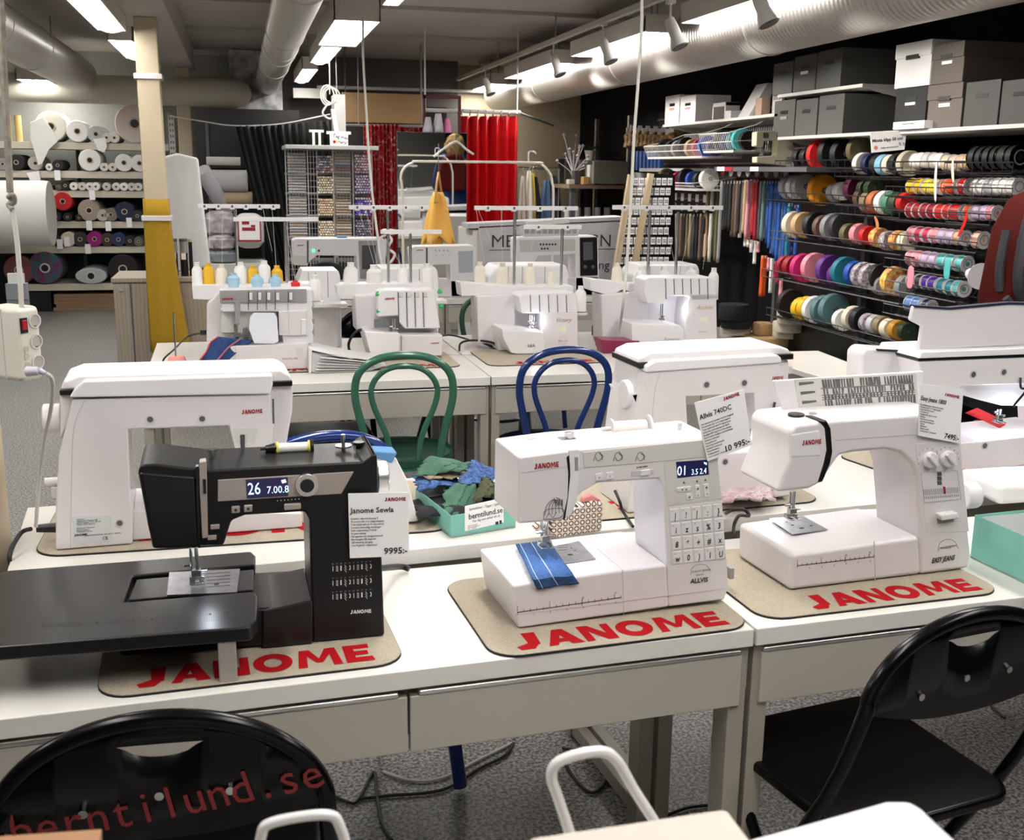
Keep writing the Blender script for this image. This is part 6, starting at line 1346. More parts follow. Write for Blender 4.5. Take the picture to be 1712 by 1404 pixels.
bagm = mat('clear_bag_plastic', (.50, .44, .46), .2, c2=(.25, .22, .24), vscale=14, bump=.8, bscale=18)
def bag(x0, y0, x1, y1, Y, label_, m_, pr=None):
    p, q = PY(x0, y1, Y), PY(x1, y0, Y); cx, cz = (p.x+q.x)/2, (p.z+q.z)/2; rx, rz = (q.x-p.x)/2, (q.z-p.z)/2; rr = random.Random(x0)
    t = thing('stuffing_bag', label_, 'bag', (cx, Y, p.z)); n = 20
    def f(i, j):
        a_, b_ = 2*PI*i, PI*(j-.5); e = .6; cc = lambda v: math.copysign(abs(v)**e, v); d = 1+.06*math.sin(7*a_+5*b_+x0)+.04*math.sin(11*b_)
        return (rx*cc(math.cos(b_))*cc(math.cos(a_))*d, .14*cc(math.cos(b_))*cc(math.sin(a_))*d, rz+rz*cc(math.sin(b_)))
    MB().grid(f, 24, 14).build('bag_body', m_, t)
    if pr: MB().prism([(-rx*.75, rz*.5), (rx*.75, rz*.5), (rx*.75, rz*1.75), (-rx*.75, rz*1.75)], -.17, -.165).build('print_panel', 'paper', t); g = MB(); [g.box(-rx*.8+w0, -rx*.8+w0+w1, -.172, -.170, z0, z0+z1) for w0, w1, z0, z1 in ((0, .012, rz*.45, rz*1.3), (rx*1.5, .012, rz*.45, rz*1.3), (0, rx*1.55, rz*.45, .014), (rx*.3, rx*.5, rz*1.4, .03), (rx*.3, rx*.9, rz*1.05, .03), (rx*.9, rx*.3, rz*1.25, .02))]; g.build('print_marks', 'darkred', t)
_p, _q = PY(340, 440, 10.5), PY(442, 440, 10.5); tag(MB().box(_p.x, _q.x, 10.45, 10.95, 0, _p.z-.002).build('storage_crate', 'lgrey', bevel=.005), 'grey crate under the stuffing bags behind the left serger', 'crate')
bag(343, 352, 392, 396, 10.7, 'clear crumpled bag with pinkish contents, left', bagm)
bag(348, 392, 392, 418, 10.6, 'clear bag with reddish print below the pinkish bag', bagm)
bag(350, 416, 395, 440, 10.6, 'flat grey bag under the reddish printed bag', mat('grey_bag', (.22, .25, .27), .4, bump=.6, bscale=20))
bag(394, 356, 440, 415, 10.6, 'white stuffing bag with red framed print', mat('white_bag', (.66, .64, .64), .3, bump=.7, bscale=20), True)
Yk = 11.05
def curtain(xa, xb, ytop, ybot, Y, m_, label_, name, nf=12, amp=.03, topc=None, left=None, th=.004, cover=None):
    def f(i, j):
        x = xa+(xb-xa)*i; yt = ytop(i) if callable(ytop) else ytop
        if left: x = x+left(j)*(1-i)
        p = PY(x, yt, Y); q = PY(x, ybot, Y); ph = 2*PI*nf*i
        return (p.x+.004*math.sin(2*ph), Y+amp*math.sin(ph)*(1+.25*j)+amp*.5*math.sin(ph*.37+1), p.z+(q.z-p.z)*j)
    return tag(MB().grid(f, nf*10, 8).build(name, m_, solid=th, angle=70), label_, 'curtain')
curtain(393, 553, lambda i: 210-13*max(0, i-.35), 480, Yk, mat('black_velvet', (.010, .012, .011), .85), 'black curtain strung across the back, left of the button rack', 'curtain', 14, .035, left=lambda j: 60*j)
tag(MB().tube([PY(285, 194, 11.8), PY(340, 203, 11.4), PY(392, 210, Yk), PY(470, 207, Yk), PY(552, 191, Yk)], .006, 8).build('taut_string', 'white'), 'white cord holding the black curtain', 'cord')
# taupe wall part and kraft panel high above the curtains
t = thing('suspended_board', 'brown cardboard panel hung high above the patterned red curtain', 'panel', PY(573, 204, 11.2))
a_, b_ = PY(573, 204, 11.2), PY(711, 158, 11.2); MB().box(0, b_.x-a_.x, 0, .03, 0, b_.z-a_.z).build('kraft_board', C((.42, .27, .13), .8), t, bevel=.003)
for x in (.03, b_.x-a_.x-.05): MB().box(x, x+.01, .01, .02, b_.z-a_.z, ZC-a_.z-.001).build('hanger_strap', 'dgrey', t)
a_, b_ = PY(573, 262, 11.3), PY(712, 204, 11.3); struct(MB().box(a_.x-.05, b_.x+.25, 11.5, 11.56, 0, 2.15).build('partition', C((.035, .032, .034), .7)))
struct(MB().box(a_.x-1.0, b_.x+.6, 12.7, 12.75, 1.8, ZC-.001).build('partition', C((.13, .115, .11), .7)))
"""wall unit"""
# ================================================================== button tube rack
Yb = 8.7
x0, x1 = PY(478, 300, Yb).x, PY(624, 300, Yb).x; zt = PY(560, 251, Yb).z; W_ = x1-x0
t = thing('wire_rack', 'grey wire rack full of button tubes in the middle of the shop', 'rack', (x0, Yb, 0))
gm = mat('galvanised_wire', (.45, .45, .46), .35, metal=.7)
MB().box(-.01, W_+.01, -.30, .35, zt, zt+.03).build('rack_top', C((.33, .34, .33)), t, bevel=.004)
tz = [PY(560, y, Yb).z for y in (290, 324, 361, 398, 436, 474)]
for z in tz: MB().box(0, W_, .0, .30, z-.012, z).build('tier_shelf', C((.10, .11, .10)), t)
g = MB(); xs_ = [PY(x, 300, Yb).x-x0 for x in (478, 515, 530, 557, 590, 622)]
for x in xs_: g.box(x-.004, x+.004, -.012, -.004, .05, zt)
for a_, b_ in ((0, 2), (3, 4)):
    n = int((xs_[b_]-xs_[a_])/.022)
    for k in range(n+1): x = xs_[a_]+(xs_[b_]-xs_[a_])*k/n; g.box(x-.0016, x+.0016, -.010, -.006, .3, zt)
for k in range(int((zt-.3)/.045)): g.box(0, xs_[2], -.012, -.008, .3+k*.045, .303+k*.045)
g.build('wire_grid', gm, t); MB().box(0, W_, .02, .28, .0, .30).build('rack_base', 'dgrey', t)
PAL = {0: [(.55, .22, .28), (.20, .30, .45), (.70, .60, .50), (.30, .24, .30), (.75, .70, .68)], 1: [(.70, .62, .48), (.62, .50, .34), (.75, .70, .60)], 2: [(.72, .58, .40), (.60, .40, .26), (.75, .66, .52)], 3: [(.75, .66, .54), (.66, .52, .38)], 4: [(.60, .35, .32), (.70, .50, .50), (.75, .62, .66), (.35, .28, .40)], 5: [(.36, .30, .42), (.48, .42, .54), (.28, .22, .36)], 6: [(.10, .06, .40), (.30, .28, .34), (.45, .40, .48)], 7: [(.12, .11, .14), (.32, .28, .40), (.20, .18, .22)]}
def tubeproto(c, r, L):
    m_ = mat('tube_%02x%02x%02x' % tuple(int(v*255) for v in c), c, .3)
    o = MB().lathe([(r*.5, -.001), (r*.85, -.001), (r, .006), (r, L)], (0,0,0), (0,1,0), 10).build('button_tube', m_)
    return o
protos = {}
TN = ['top', 'second', 'third', 'fourth']; CN = ['left', 'right']
kk = 0
for col, (xa, xb) in enumerate(((530, 557), (592, 621))):
    for tier in range(4):
        zb_ = tz[tier]; nx, nz = 6, 7
        xa_, xb_ = PY(xa, 300, Yb).x, PY(xb, 300, Yb).x; r = (xb_-xa_)/nx/2*1.02
        for i in range(nz):
            for j in range(nx):
                c = R.choice(PAL[col*4+tier]); key_ = (c, round(r, 4))
                if key_ in protos: o = protos[key_].copy(); COL.objects.link(o)
                else: o = protos[key_] = tubeproto(tuple(min(.9, v*1.25) for v in c), r*.84, .16)
                o.location = (xa_+r+(xb_-xa_-2*r)*(j+(.5 if i % 2 else 0)*.9)/(nx-.5), Yb-.025-R.uniform(0, .015), zb_+r+.001+i*r*1.78)
                tag(o, '%s tube of buttons end-on in the %s tier, %s compartment of the wire rack' % (['mixed bright', 'cream pearl', 'tan', 'ivory', 'rosy', 'lilac grey', 'violet', 'dark'][col*4+tier], TN[tier], CN[col]), 'button tube', 'button tubes, %s tier %s compartment' % (TN[tier], CN[col]))
for tier in range(4):       # tubes lying sideways behind the grid, and on the left side
    for (xa, xb, pal, side) in ((561, 587, PAL[[0, 1, 2, 3][tier]], 'middle'), (482, 512, [(.75, .75, .78), (.45, .45, .52), (.7, .6, .5)], 'outer left')):
        a_, b_ = PY(xa, 300, Yb).x, PY(xb, 300, Yb).x
        for i in range(7):
            c = R.choice(pal); key_ = ('s', c, side)
            if key_ in protos: o = protos[key_].copy(); COL.objects.link(o)
            else:
                m_ = mat('tube_%02x%02x%02x' % tuple(int(v*255) for v in c), c, .3); o = protos[key_] = MB().lathe([(.006, 0), (.009, .002), (.009, b_-a_), (.006, b_-a_+.002)], (0,0,0), (1,0,0), 8).build('button_tube', m_)
            o.location = (a_, Yb+.04+R.uniform(0, .02), tz[tier]+.010+i*.022); tag(o, 'button tube lying sideways in the %s tier, %s compartment of the wire rack' % (TN[tier], side), 'button tube', 'sideways tubes, %s tier %s' % (TN[tier], side))
# ------------------------------------------------------------------ sign, coil, socket bar, white box above the rack
o = PY(556, 225, 9.6)
t = thing('wall_box', 'narrow white box hanging from the ceiling above the button rack', 'box', o); b_ = PY(577, 158, 9.6)
MB().box(.02, b_.x-o.x, 0, .3, 0, b_.z-o.z).build('box_body', 'white', t, bevel=.003); MB().box(.02+.0, b_.x-o.x, -.003, 0, 0, b_.z-o.z).build('front_panel', 'lgrey', t); MB().cyl(((b_.x-o.x)/2, .15, b_.z-o.z), ((b_.x-o.x)/2, .15, ZC-o.z-.001), .004).build('hanger_rod', 'grey', t)
o = PY(551, 147, 9.2); k = PXM(o)
L = [(0, 0, .5), (0, 0, .0)]
g = MB().tube([(0, 0, ZC-o.z-.001), (.003, 0, .12), (0, 0, -10*k)], .0045, 8)
for q in range(3): g.tube([((q-1)*.02+(11+q)*k*math.cos(a_), .01*q, -12*k+(16-q*2)*k*math.sin(a_)) for a_ in [2*PI*v/12 for v in range(12)]], .0055, 8, closed=True, sub=2)
g.tube([(0, 0, -22*k), (-.06, 0, -40*k), (.0, 0, -50*k), (.03, 0, -36*k)], .008, 8)
tag(g.build('coiled_cable', 'wcord', loc=o), 'coiled white cable hanging from the ceiling near the white box', 'cable')
o = PY(562, 222, 9.15); k = PXM(o); t = thing('socket_strip', 'white socket strip hanging under the coiled cable', 'socket strip', o); MB().prism([(-3*k, 0), (5*k, 0), (0, 38*k), (-8*k, 38*k)], 0, .05).build('strip_body', 'white2', t, bevel=.006)
o = PY(551, 243, 8.5); PLn = Plane(o, 0)
t = thing('paper_sign', 'white paper sign with black words on top of the button rack', 'sign', o)
mk(PLn, 'sign_sheet', [(551, 219), (582, 225), (582, 248), (552, 243)], 0, .006, 'paper', t); tx(PLn, 'Tag med', (556, 229), 5.5, 'ink', t, rotpx=(578, 233), off=.0006); tx(PLn, 'nara!', (565, 239), 5.5, 'ink', t, rotpx=(580, 241.5), off=.0006)
disc(PLn, (559, 237), 2.5, -.003, 0, 'red_dot', 'red', t); disc(PLn, (563, 236), 2.2, -.003, 0, 'yellow_dot', C((.7, .5, .05)), t); MB().box(PLn.at(546, 221)[0], PLn.at(587, 224)[0], .008, .02, PLn.at(546, 224)[1], PLn.at(546, 219)[1]).build('sign_clip', 'lgrey', t); MB().cyl((.03, .03, zt+.03-o.z), (.03, .03, .10), .004).build('sign_rod', 'grey', t)
o = PY(530, 250, 8.75); k = PXM(o)
t = thing('letter_stand', 'small grey stand shaped like the letter pi on the rack', 'stand', (o.x, 8.75, zt+.031)); MB().box(-7*k, -3*k, 0, .03, 0, 22*k).box(3*k, 7*k, 0, .03, 0, 22*k).box(-12*k, 12*k, 0, .03, 22*k, 26*k).build('stand_body', 'lgrey', t)
# ------------------------------------------------------------------ red curtains, rails, mirror
mpr = mat('patterned_red_satin', (.36, .008, .012), .5); nt_ = mpr.node_tree; b_ = nt_.nodes['Principled BSDF']; tc_ = nt_.nodes.new('ShaderNodeTexCoord')
no = nt_.nodes.new('ShaderNodeTexVoronoi'); no.feature = 'DISTANCE_TO_EDGE'; no.inputs['Scale'].default_value = 16; nz = nt_.nodes.new('ShaderNodeTexNoise'); nz.inputs['Scale'].default_value = 34
rp = nt_.nodes.new('ShaderNodeValToRGB'); rp.color_ramp.elements[0].position = .56; rp.color_ramp.elements[0].color = (.38, .008, .012, 1); rp.color_ramp.elements[1].position = .62; rp.color_ramp.elements[1].color = (.60, .42, .38, 1)
nt_.links.new(tc_.outputs['Object'], nz.inputs['Vector']); nt_.links.new(nz.outputs[0], rp.inputs[0]); nt_.links.new(rp.outputs[0], b_.inputs['Base Color'])
curtain(608, 668, 208, 470, 10.9, mpr, 'patterned red satin curtain behind the button rack', 'curtain', 9, .03)
curtain(640, 712, 212, 470, 11.05, mpr, 'patterned red curtain part behind the mirror', 'curtain', 7, .03)
tag(MB().cyl(PY(575, 209, 10.97), PY(720, 211, 10.97), .012).cyl(PY(600, 209, 10.97), Vector((PY(600, 209, 10.97).x, 10.97, ZC-.001)), .006, n=6).cyl(PY(705, 209, 10.97), Vector((PY(705, 209, 10.97).x, 10.97, ZC-.001)), .006, n=6).build('curtain_rail', 'grey'), 'thin grey rail carrying the patterned red curtain', 'rail')
mrd = mat('bright_red_satin', (.56, .004, .008), .42, bump=.1, bscale=5)
curtain(767, 866, lambda i: 194, 520, 9.9, mrd, 'bright red satin curtain of the fitting room', 'curtain', 6, .04)
t = thing('curtain_rail', 'pale metal rail above the bright red curtain', 'rail', PY(707, 184, 9.9)); a_ = PY(707, 184, 9.9); PX_e = PY(868, 190, 9.9).x-a_.x-.02; MB().cyl((0,0,0), (PY(870, 190, 9.9).x-a_.x, 0, 0), .018, n=14).cyl((.02, 0, 0), (.02, 0, ZC-a_.z-.001), .008, n=8).cyl((PX_e, 0, 0), (PX_e, 0, ZC-a_.z-.001), .008, n=8).build('rail_tube', 'lgrey', t); MB().cyl((PY(866, 190, 9.9).x-a_.x, 0, 0), (XR-.01-a_.x-.5, 2.6, .0), .012).build('thin_rail', 'grey', t)
for k in range(8): MB()._ring((PY(772+k*13, 184, 9.9).x-a_.x, 0, -.012), (1, 0, 0), .028, .022, .005, 14).build('curtain_ring', 'steel', t)
fr = thing('fitting_frame', 'dark red metal frame of the fitting room above the mirror', 'frame', (PY(708, 300, 9.8).x, 9.8, 0))
MB().box(0, .022, 0, .022, 0, PY(708, 158, 9.8).z).box(PY(766, 300, 9.8).x-PY(708, 300, 9.8).x, PY(766, 300, 9.8).x-PY(708, 300, 9.8).x+.025, 0, .022, 0, PY(708, 158, 9.8).z).box(0, PY(766, 300, 9.8).x-PY(708, 300, 9.8).x, 0, .022, PY(708, 160, 9.8).z-.02, PY(708, 158, 9.8).z).build('frame_bars', C((.10, .012, .015)), fr)
Ym = 9.55; a_, b_ = PY(664, 300, Ym).x, PY(779, 300, Ym).x; zt_m = PY(720, 222, Ym).z
t = thing('mirror', 'tall frameless mirror standing beside the red curtain', 'mirror', (a_, Ym, 0)); mmir = mat('mirror_silver', (.86, .88, .87), .02, metal=1)
tl = .022; h = zt_m
mo = MB().box(0, b_-a_, .0, .006, .02, h).build('mirror_glass', mmir, t, smooth=False); mo.rotation_euler = (tl, 0, 0); MB().box(-.004, b_-a_+.004, .007, .02, .0, h+.004).build('mirror_back', 'dgrey', t).rotation_euler = (tl, 0, 0)
MB().box(.1, .14, .05, .5, 0, .03).box(b_-a_-.14, b_-a_-.10, .05, .5, 0, .03).build('mirror_foot', 'dgrey', t)
# pink and grey things hanging above the mirror
for k, (xa, ya, xb, yb, c, l) in enumerate(((708, 196, 724, 222, (.40, .40, .42), 'grey tulle bundle hanging left above the mirror'), (724, 190, 742, 221, (.50, .46, .50), 'pale lilac tulle hanging above the mirror'), (742, 198, 754, 222, (.72, .20, .42), 'pink ribbon bundle hanging right above the mirror'))):
    p, q = PY(xa, yb, 9.7), PY(xb, ya, 9.7); n = 20
    f = lambda i, j, p=p, q=q: ((p.x+q.x)/2+(q.x-p.x)/2*(.45+.6*(1-j))*math.cos(2*PI*i)*(1+.15*math.sin(10*PI*i)), 9.7+.07*math.sin(2*PI*i)*(1-.5*j), p.z+(q.z-p.z)*j)
    tag(MB().grid(f, 30, 5).build('tulle_bundle', C(c, .8), solid=.003), l, 'fabric')
# ------------------------------------------------------------------ clothes rack at the beige wall
Yw = 11.6; o = PY(866, 282, Yw); o.z = 0
t = thing('clothes_rack', 'low clothes rack with garments in front of the beige wall', 'clothes rack', o); zr_ = PY(870, 281, Yw).z; Wr = PY(935, 282, Yw).x-o.x
MB().cyl((0, 0, zr_), (Wr, 0, zr_), .014).build('rack_rail', 'steel', t)
for x in (0, Wr): MB().cyl((x, 0, 0), (x, 0, zr_), .014).build('rack_post', 'steel', t); MB().cyl((x, -.25, .015), (x, .25, .015), .014).build('rack_foot', 'steel', t)
for k, (xa, xb, yt, c, l) in enumerate(((867, 880, 300, (.42, .36, .30), 'beige taupe garment leftmost on the low rack'), (876, 892, 292, (.62, .58, .50), 'cream cardigan on the low rack'), (884, 896, 296, (.66, .52, .06), 'yellow garment behind the cream cardigan'), (886, 904, 302, (.015, .015, .02), 'black garment in the middle of the low rack'), (902, 926, 308, (.06, .11, .20), 'blue denim jacket on the low rack'), (914, 938, 300, (.02, .02, .03), 'dark coat rightmost on the low rack'))):
    p, q = PY(xa, yt, Yw-.12+.035*k), PY(xb, 385, Yw-.12+.035*k); w_ = (q.x-p.x)
    gt = thing('garment', l, 'garment', (p.x+w_/2, Yw-.12+.04*k, 0), 0, 'garments on the low rack')
    f = lambda i, j, w_=w_, k=k: ((w_*.5*(.35+.65*min(1, j*4)))*math.cos(2*PI*i)*(1+.12*math.sin(12*PI*i)*j), .02*math.sin(2*PI*i)*(1+.5*math.sin(10*PI*i)), p.z+.04-(p.z+.04-.25)*j)
    MB().grid(f, 36, 10).build('cloth_body', mat('cloth_%d' % k, c, .9, bump=.2), gt, solid=.003)
    MB().tube([(0, 0, p.z+.02), (0, 0, zr_-.02), (.012, 0, zr_+.016), (.02, 0, zr_)], .003, 6).build('hanger_hook', 'steel', gt)
# grey sample binders, pot, notice, table with clutter at the black wall
for k in range(6):
    p, q = PX(973+k*12.5, 266+k*.8, 3.85), PX(985+k*12.5, 308, 3.85)
    o_ = (3.55, p.y-.02, q.z); tag(MB().box(0, .38, -.05, .0, 0, p.z-q.z).build('sample_binder', C((.13+.03*(k % 2), .13+.03*(k % 2), .125), .6), bevel=.004, loc=o_), 'grey fabric sample board, %s from the left in the row at the black wall' % 'first second third fourth fifth sixth'.split()[k], 'sample board', 'sample boards at the black wall')
pz_ = PX(1000, 309, 3.6).z
tb = thing('work_table', 'cluttered table with dark cutting board and scraps before the black wall', 'table', (3.30, 11.0, 0))
MB().box(0, .70, 0, 1.7, pz_-.04, pz_-.001).build('tabletop', C((.20, .14, .09), .6), tb)
for x, y in ((.03, .03), (.62, .03), (.03, 1.6), (.62, 1.6)): MB().box(x, x+.05, y, y+.05, 0, pz_-.04).build('leg', 'dgrey', tb)
for k in range(9):
    x, y = 3.31+.072*k, 11.05+.05*math.sin(k*2); h = (.05, .14, .08, .2, .1, .06, .12, .05, .09)[k]; c = [(.45, .40, .36), (.04, .04, .05), (.42, .24, .08), (.5, .5, .48), (.03, .03, .03), (.35, .28, .22), (.5, .48, .5), (.06, .05, .05), (.3, .3, .32)][k]
    tag(MB().box(0, .066, 0, .1, 0, h).build('small_box', C(c, .6), bevel=.006, loc=(x, y, pz_+.001)), '%s item on the cluttered table, %s from its left' % (['grey beige', 'black', 'orange brown', 'pale grey', 'black', 'tan', 'white', 'dark brown', 'grey'][k], 'first second third fourth fifth sixth seventh eighth ninth'.split()[k]), 'box')
for k in range(5): p = PX(985+k*9, 350, 3.3); tag(MB().cyl((0,0,0), (0, 0, .26), .035, n=12).build('fabric_roll', C(((.5, .48, .46), (.35, .33, .32), (.45, .42, .38))[k % 3], .8), loc=(3.38+.11*k, 11.3, pz_-.5)), 'upright grey roll under the cluttered table, %s from the left' % 'first second third fourth fifth'.split()[k], 'fabric roll', 'rolls under the cluttered table')
MB_ = MB().box(.02, .68, .2, 1.5, pz_-.55, pz_-.52).build('lower_shelf', C((.20, .14, .09), .6), tb)
o = PX(986, 268, 3.75); k = PXM(o); t = thing('plant_pot', 'white pot with a dark plant hanging on the black wall', 'pot', o); MB().lathe([(6*k, 0), (9*k, 15*k), (9.5*k, 16*k), (8*k, 16*k)], (0,0,0), (0,0,1), 20).build('pot_body', 'white', t)
g = MB()
for q in range(16): a_ = q*2.4; g.tube([(0, 0, 14*k), (.05*math.cos(a_), .05*math.sin(a_), 20*k), (.11*math.cos(a_), .11*math.sin(a_), (18+(q % 3)*4)*k)], .006, 5)
g.build('leaves', C((.02, .06, .02), .6), t)
o = PY(969, 262, YB-.03); tag(MB().box(0, .22, 0, .004, 0, .95).build('wall_poster', C((.40, .36, .35), .6), loc=(xs+.06, YB-.012, PY(969, 262, YB).z)), 'narrow pale poster on the wall beside the black corner', 'poster')
for x, yt, l in ((997, 199, 'left pale metal wall channel on the black wall'), (1052, 193, 'right pale metal wall channel on the black wall')):
    p = PX(x, yt, 3.95); tag(MB().box(0, .04, 0, .05, 0, p.z-.7).build('wall_channel', 'alu', loc=(3.95, p.y, .7)), l, 'channel')
def pom(o, n, c, label_):
    g = MB()
    for q in range(n): a_, b_ = R.uniform(0, 6.3), R.uniform(-.3, 1.3); d = Vector((math.cos(a_)*math.cos(b_), math.sin(a_)*math.cos(b_), math.sin(b_)))*R.uniform(.12, .3); g.tube([(0, 0, -.3), (0, 0, 0), tuple(d*.5+Vector((0, 0, .1))), tuple(d+Vector((0, 0, .15)))], .005, 4, sub=2); g.lathe([(.004, 0), (.022, .012), (.004, .03)], tuple(d+Vector((0, 0, .15))), (0, 0, 1), 6)
    tag(g.build('dried_flowers', C(c, .8), loc=o), label_, 'flowers')
pom(PY(958, 296, 11.4), 16, (.48, .44, .46), 'dried pale flowers standing at the edge of the beige wall')
# ================================================================== ribbon rack along the black wall
XS = 3.60      # where the spools hang
RY, ORG = .2992, (1280, 200)
PALC = dict(black=(.012,.012,.014), red=(.60,.015,.015), olive=(.16,.13,.06), white=(.80,.79,.76), navy=(.02,.025,.11), lightblue=(.28,.52,.66), cream=(.70,.64,.52), beige=(.60,.50,.38),
 silver=(.50,.50,.50), orange=(.80,.36,.01), burgundy=(.13,.01,.06), darkgreen=(.04,.07,.03), brown=(.16,.10,.07), terracotta=(.50,.17,.07), green=(.08,.24,.17), yellow=(.80,.50,.02), lemon=(.82,.66,.06),
 flame=(.75,.10,.01), crimson=(.34,.008,.03), lilac=(.55,.42,.60), tan=(.55,.38,.22), charcoal=(.05,.05,.055), grey=(.28,.28,.29), pink=(.75,.30,.36), peach=(.80,.48,.34), magenta=(.55,.02,.18), purple=(.14,.03,.24),
 teal=(.02,.22,.28), blue=(.02,.10,.42), aqua=(.12,.48,.48), violet=(.10,.03,.30), slate=(.13,.24,.25), ochre=(.55,.30,.04), patterned=(.30,.22,.26), skyblue=(.16,.28,.55), khaki=(.30,.24,.15), rose=(.62,.05,.14))
ORD = 'first second third fourth fifth sixth seventh eighth ninth tenth eleventh twelfth thirteenth fourteenth fifteenth sixteenth'.split()
FLO = mat('floral_ribbon', (.75, .60, .08), .7, c2=(.55, .06, .10), vscale=34)
CHK = mat('patterned_ribbon', (.55, .50, .52), .7, c2=(.10, .06, .10), vscale=60)
rows = {
 'top basket': (0, 'r', [(205,208,45,'black'),(250,205,48,'black'),(322,195,85,'red'),(385,185,85,'black'),(450,190,80,'black'),(535,170,75,'olive')]),
 'upper right basket': (0, 'r', [(560,245,62,'white'),(605,245,58,'navy'),(650,250,55,'black'),(685,252,58,'lightblue'),(722,250,56,'cream'),(760,245,60,'black'),(815,245,72,'cream')]),
 'top satin basket': (0, 's', [(868,228,44,'white'),(902,226,44,'white'),(938,226,44,'white'),(974,228,44,'white'),(1008,230,44,'white'),(1050,240,46,'beige'),(1090,242,46,'beige'),(1128,236,44,'tan'),(1165,238,44,'tan')]),
 'top black reels': (0, 'b', [(1215,215,72,'black'),(1255,215,72,'black'),(1295,213,72,'black'),(1335,212,72,'black'),(1380,210,72,'black'),(1425,210,72,'black')]),
 'second basket': (1, 'r', [(150,378,68,'silver'),(188,378,66,'white'),(225,374,70,'silver'),(330,395,88,'orange'),(405,408,54,'silver'),(440,400,52,'white'),(512,388,66,'burgundy'),(572,385,50,'darkgreen'),(612,382,50,'darkgreen')]),
 'second satin basket': (1, 's', [(860,372,46,'yellow'),(902,372,46,'yellow'),(945,374,45,'lemon'),(988,376,44,'lemon'),(1042,376,44,'flame'),(1082,374,44,'flame'),(1142,374,48,'red')]),
 'right white reels': (1, 's', [(1215,374,50,'white'),(1255,374,50,'white'),(1295,374,50,'silver'),(1335,374,50,'white'),(1375,374,50,'white'),(1418,374,50,'white')]),
 'second lower basket': (1.5, 'r', [(560,440,58,'brown'),(600,462,64,'khaki'),(642,462,66,'terracotta'),(688,464,68,'white'),(726,468,66,'green'),(764,466,60,'darkgreen'),(802,464,58,'red')]),
 'third satin basket': (2, 's', [(850,508,44,'crimson'),(890,508,44,'crimson'),(930,510,42,'crimson'),(972,512,42,'crimson'),(1018,516,44,'red'),(1062,516,44,'red'),(1110,518,46,'red'),(1170,522,46,'flame')]),
 'third lilac reels': (2, 's', [(1222,522,44,'lilac'),(1262,522,44,'lilac'),(1298,522,44,'pink')]),
 'third basket': (3, 'r', [(175,588,76,'cream'),(225,590,74,'tan'),(292,592,76,'black'),(338,600,66,'brown'),(392,602,78,'grey'),(442,600,80,'charcoal'),(486,640,60,'olive'),(542,640,60,'pink'),(588,648,54,'red'),(650,660,56,'FLO'),(706,678,56,'CHK'),(762,676,56,'FLO'),(808,680,56,'cream')]),
 'fourth satin basket': (3.2, 's', [(858,640,44,'pink'),(900,644,44,'rose'),(944,648,44,'rose'),(988,650,44,'pink'),(1032,654,44,'lilac'),(1076,658,44,'lilac'),(1120,662,44,'peach'),(1222,674,50,'peach')]),
 'fourth basket': (4, 'r', [(124,815,54,'crimson'),(166,822,62,'crimson'),(226,830,82,'magenta'),(290,828,84,'pink'),(374,842,86,'purple'),(418,872,64,'purple'),(460,852,86,'teal'),(520,862,72,'blue'),(562,872,76,'CHK'),(606,880,76,'CHK'),(652,880,76,'black'),(662,930,54,'grey'),(738,905,84,'FLO'),(800,935,66,'grey')]),
 'fifth satin basket': (4.2, 's', [(852,776,46,'pink'),(896,780,46,'pink'),(938,784,46,'lilac'),(980,790,46,'lilac'),(1030,796,46,'aqua'),(1078,802,46,'aqua'),(1130,808,48,'aqua')]),
 'sixth satin basket': (5, 's', [(856,902,42,'black'),(896,908,42,'charcoal'),(936,914,42,'violet'),(976,922,42,'violet'),(1026,934,44,'teal'),(1072,942,46,'teal'),(1110,948,46,'aqua')]),
 'lowest basket': (6, 'r', [(152,1032,84,'black'),(216,1058,64,'yellow'),(250,1052,64,'yellow'),(290,1064,78,'white'),(342,1066,84,'slate'),(394,1062,90,'slate'),(444,1122,62,'white'),(508,1114,72,'cream'),(548,1118,70,'black'),(590,1140,56,'CHK'),(630,1146,54,'silver'),(668,1152,54,'khaki'),(708,1170,56,'cream'),(754,1178,56,'ochre'),(800,1186,50,'darkgreen')]),
 'lowest satin basket': (6, 's', [(846,1032,46,'skyblue'),(886,1040,46,'skyblue'),(930,1050,44,'navy')]),
}
rk = thing('ribbon_rack', 'tall black rack with wire baskets of ribbon spools along the black wall', 'rack', (XS, 0, 0))
wire = mat('black_wire', (.03, .03, .032), .35, metal=.5)
def spool(p, R_, w_, key_, kind, label_, grp):
    m_ = FLO if key_ == 'FLO' else CHK if key_ == 'CHK' else mat('ribbon_'+key_+kind, tuple(v**1.2 for v in PALC[key_]), .35 if kind == 's' else .6)
    t = thing('ribbon_spool', label_, 'ribbon spool', p, R.uniform(-.10, .10), grp)
    n = 30
    if kind == 'r':
        MB().lathe([(R_*.28, .001), (R_*.97, .0), (R_, .004), (R_, w_-.004), (R_*.97, w_), (R_*.28, w_-.001)], (0,0,0), (0,1,0), n).build('ribbon_winding', m_, t)
        o = MB()._ring((0, -.002, 0), (0,1,0), R_*.20, R_*.09, .004, 18).build('hub', 'dgrey' if key_ != 'white' else 'grey', t)
    else:
        fm = 'white' if kind == 's' else 'gloss_black'
        MB().cyl((0, .003, 0), (0, w_-.003, 0), R_*.93, n=n).build('ribbon_winding', m_, t)
        for y in (0, w_-.003): MB()._ring((0, y, 0), (0,1,0), R_, R_*.30, .003, n).build('spool_flange', fm, t)
        MB()._ring((0, -.0015, 0), (0,1,0), R_*.62, R_*.50, .001, 20).build('flange_print', 'grey', t)
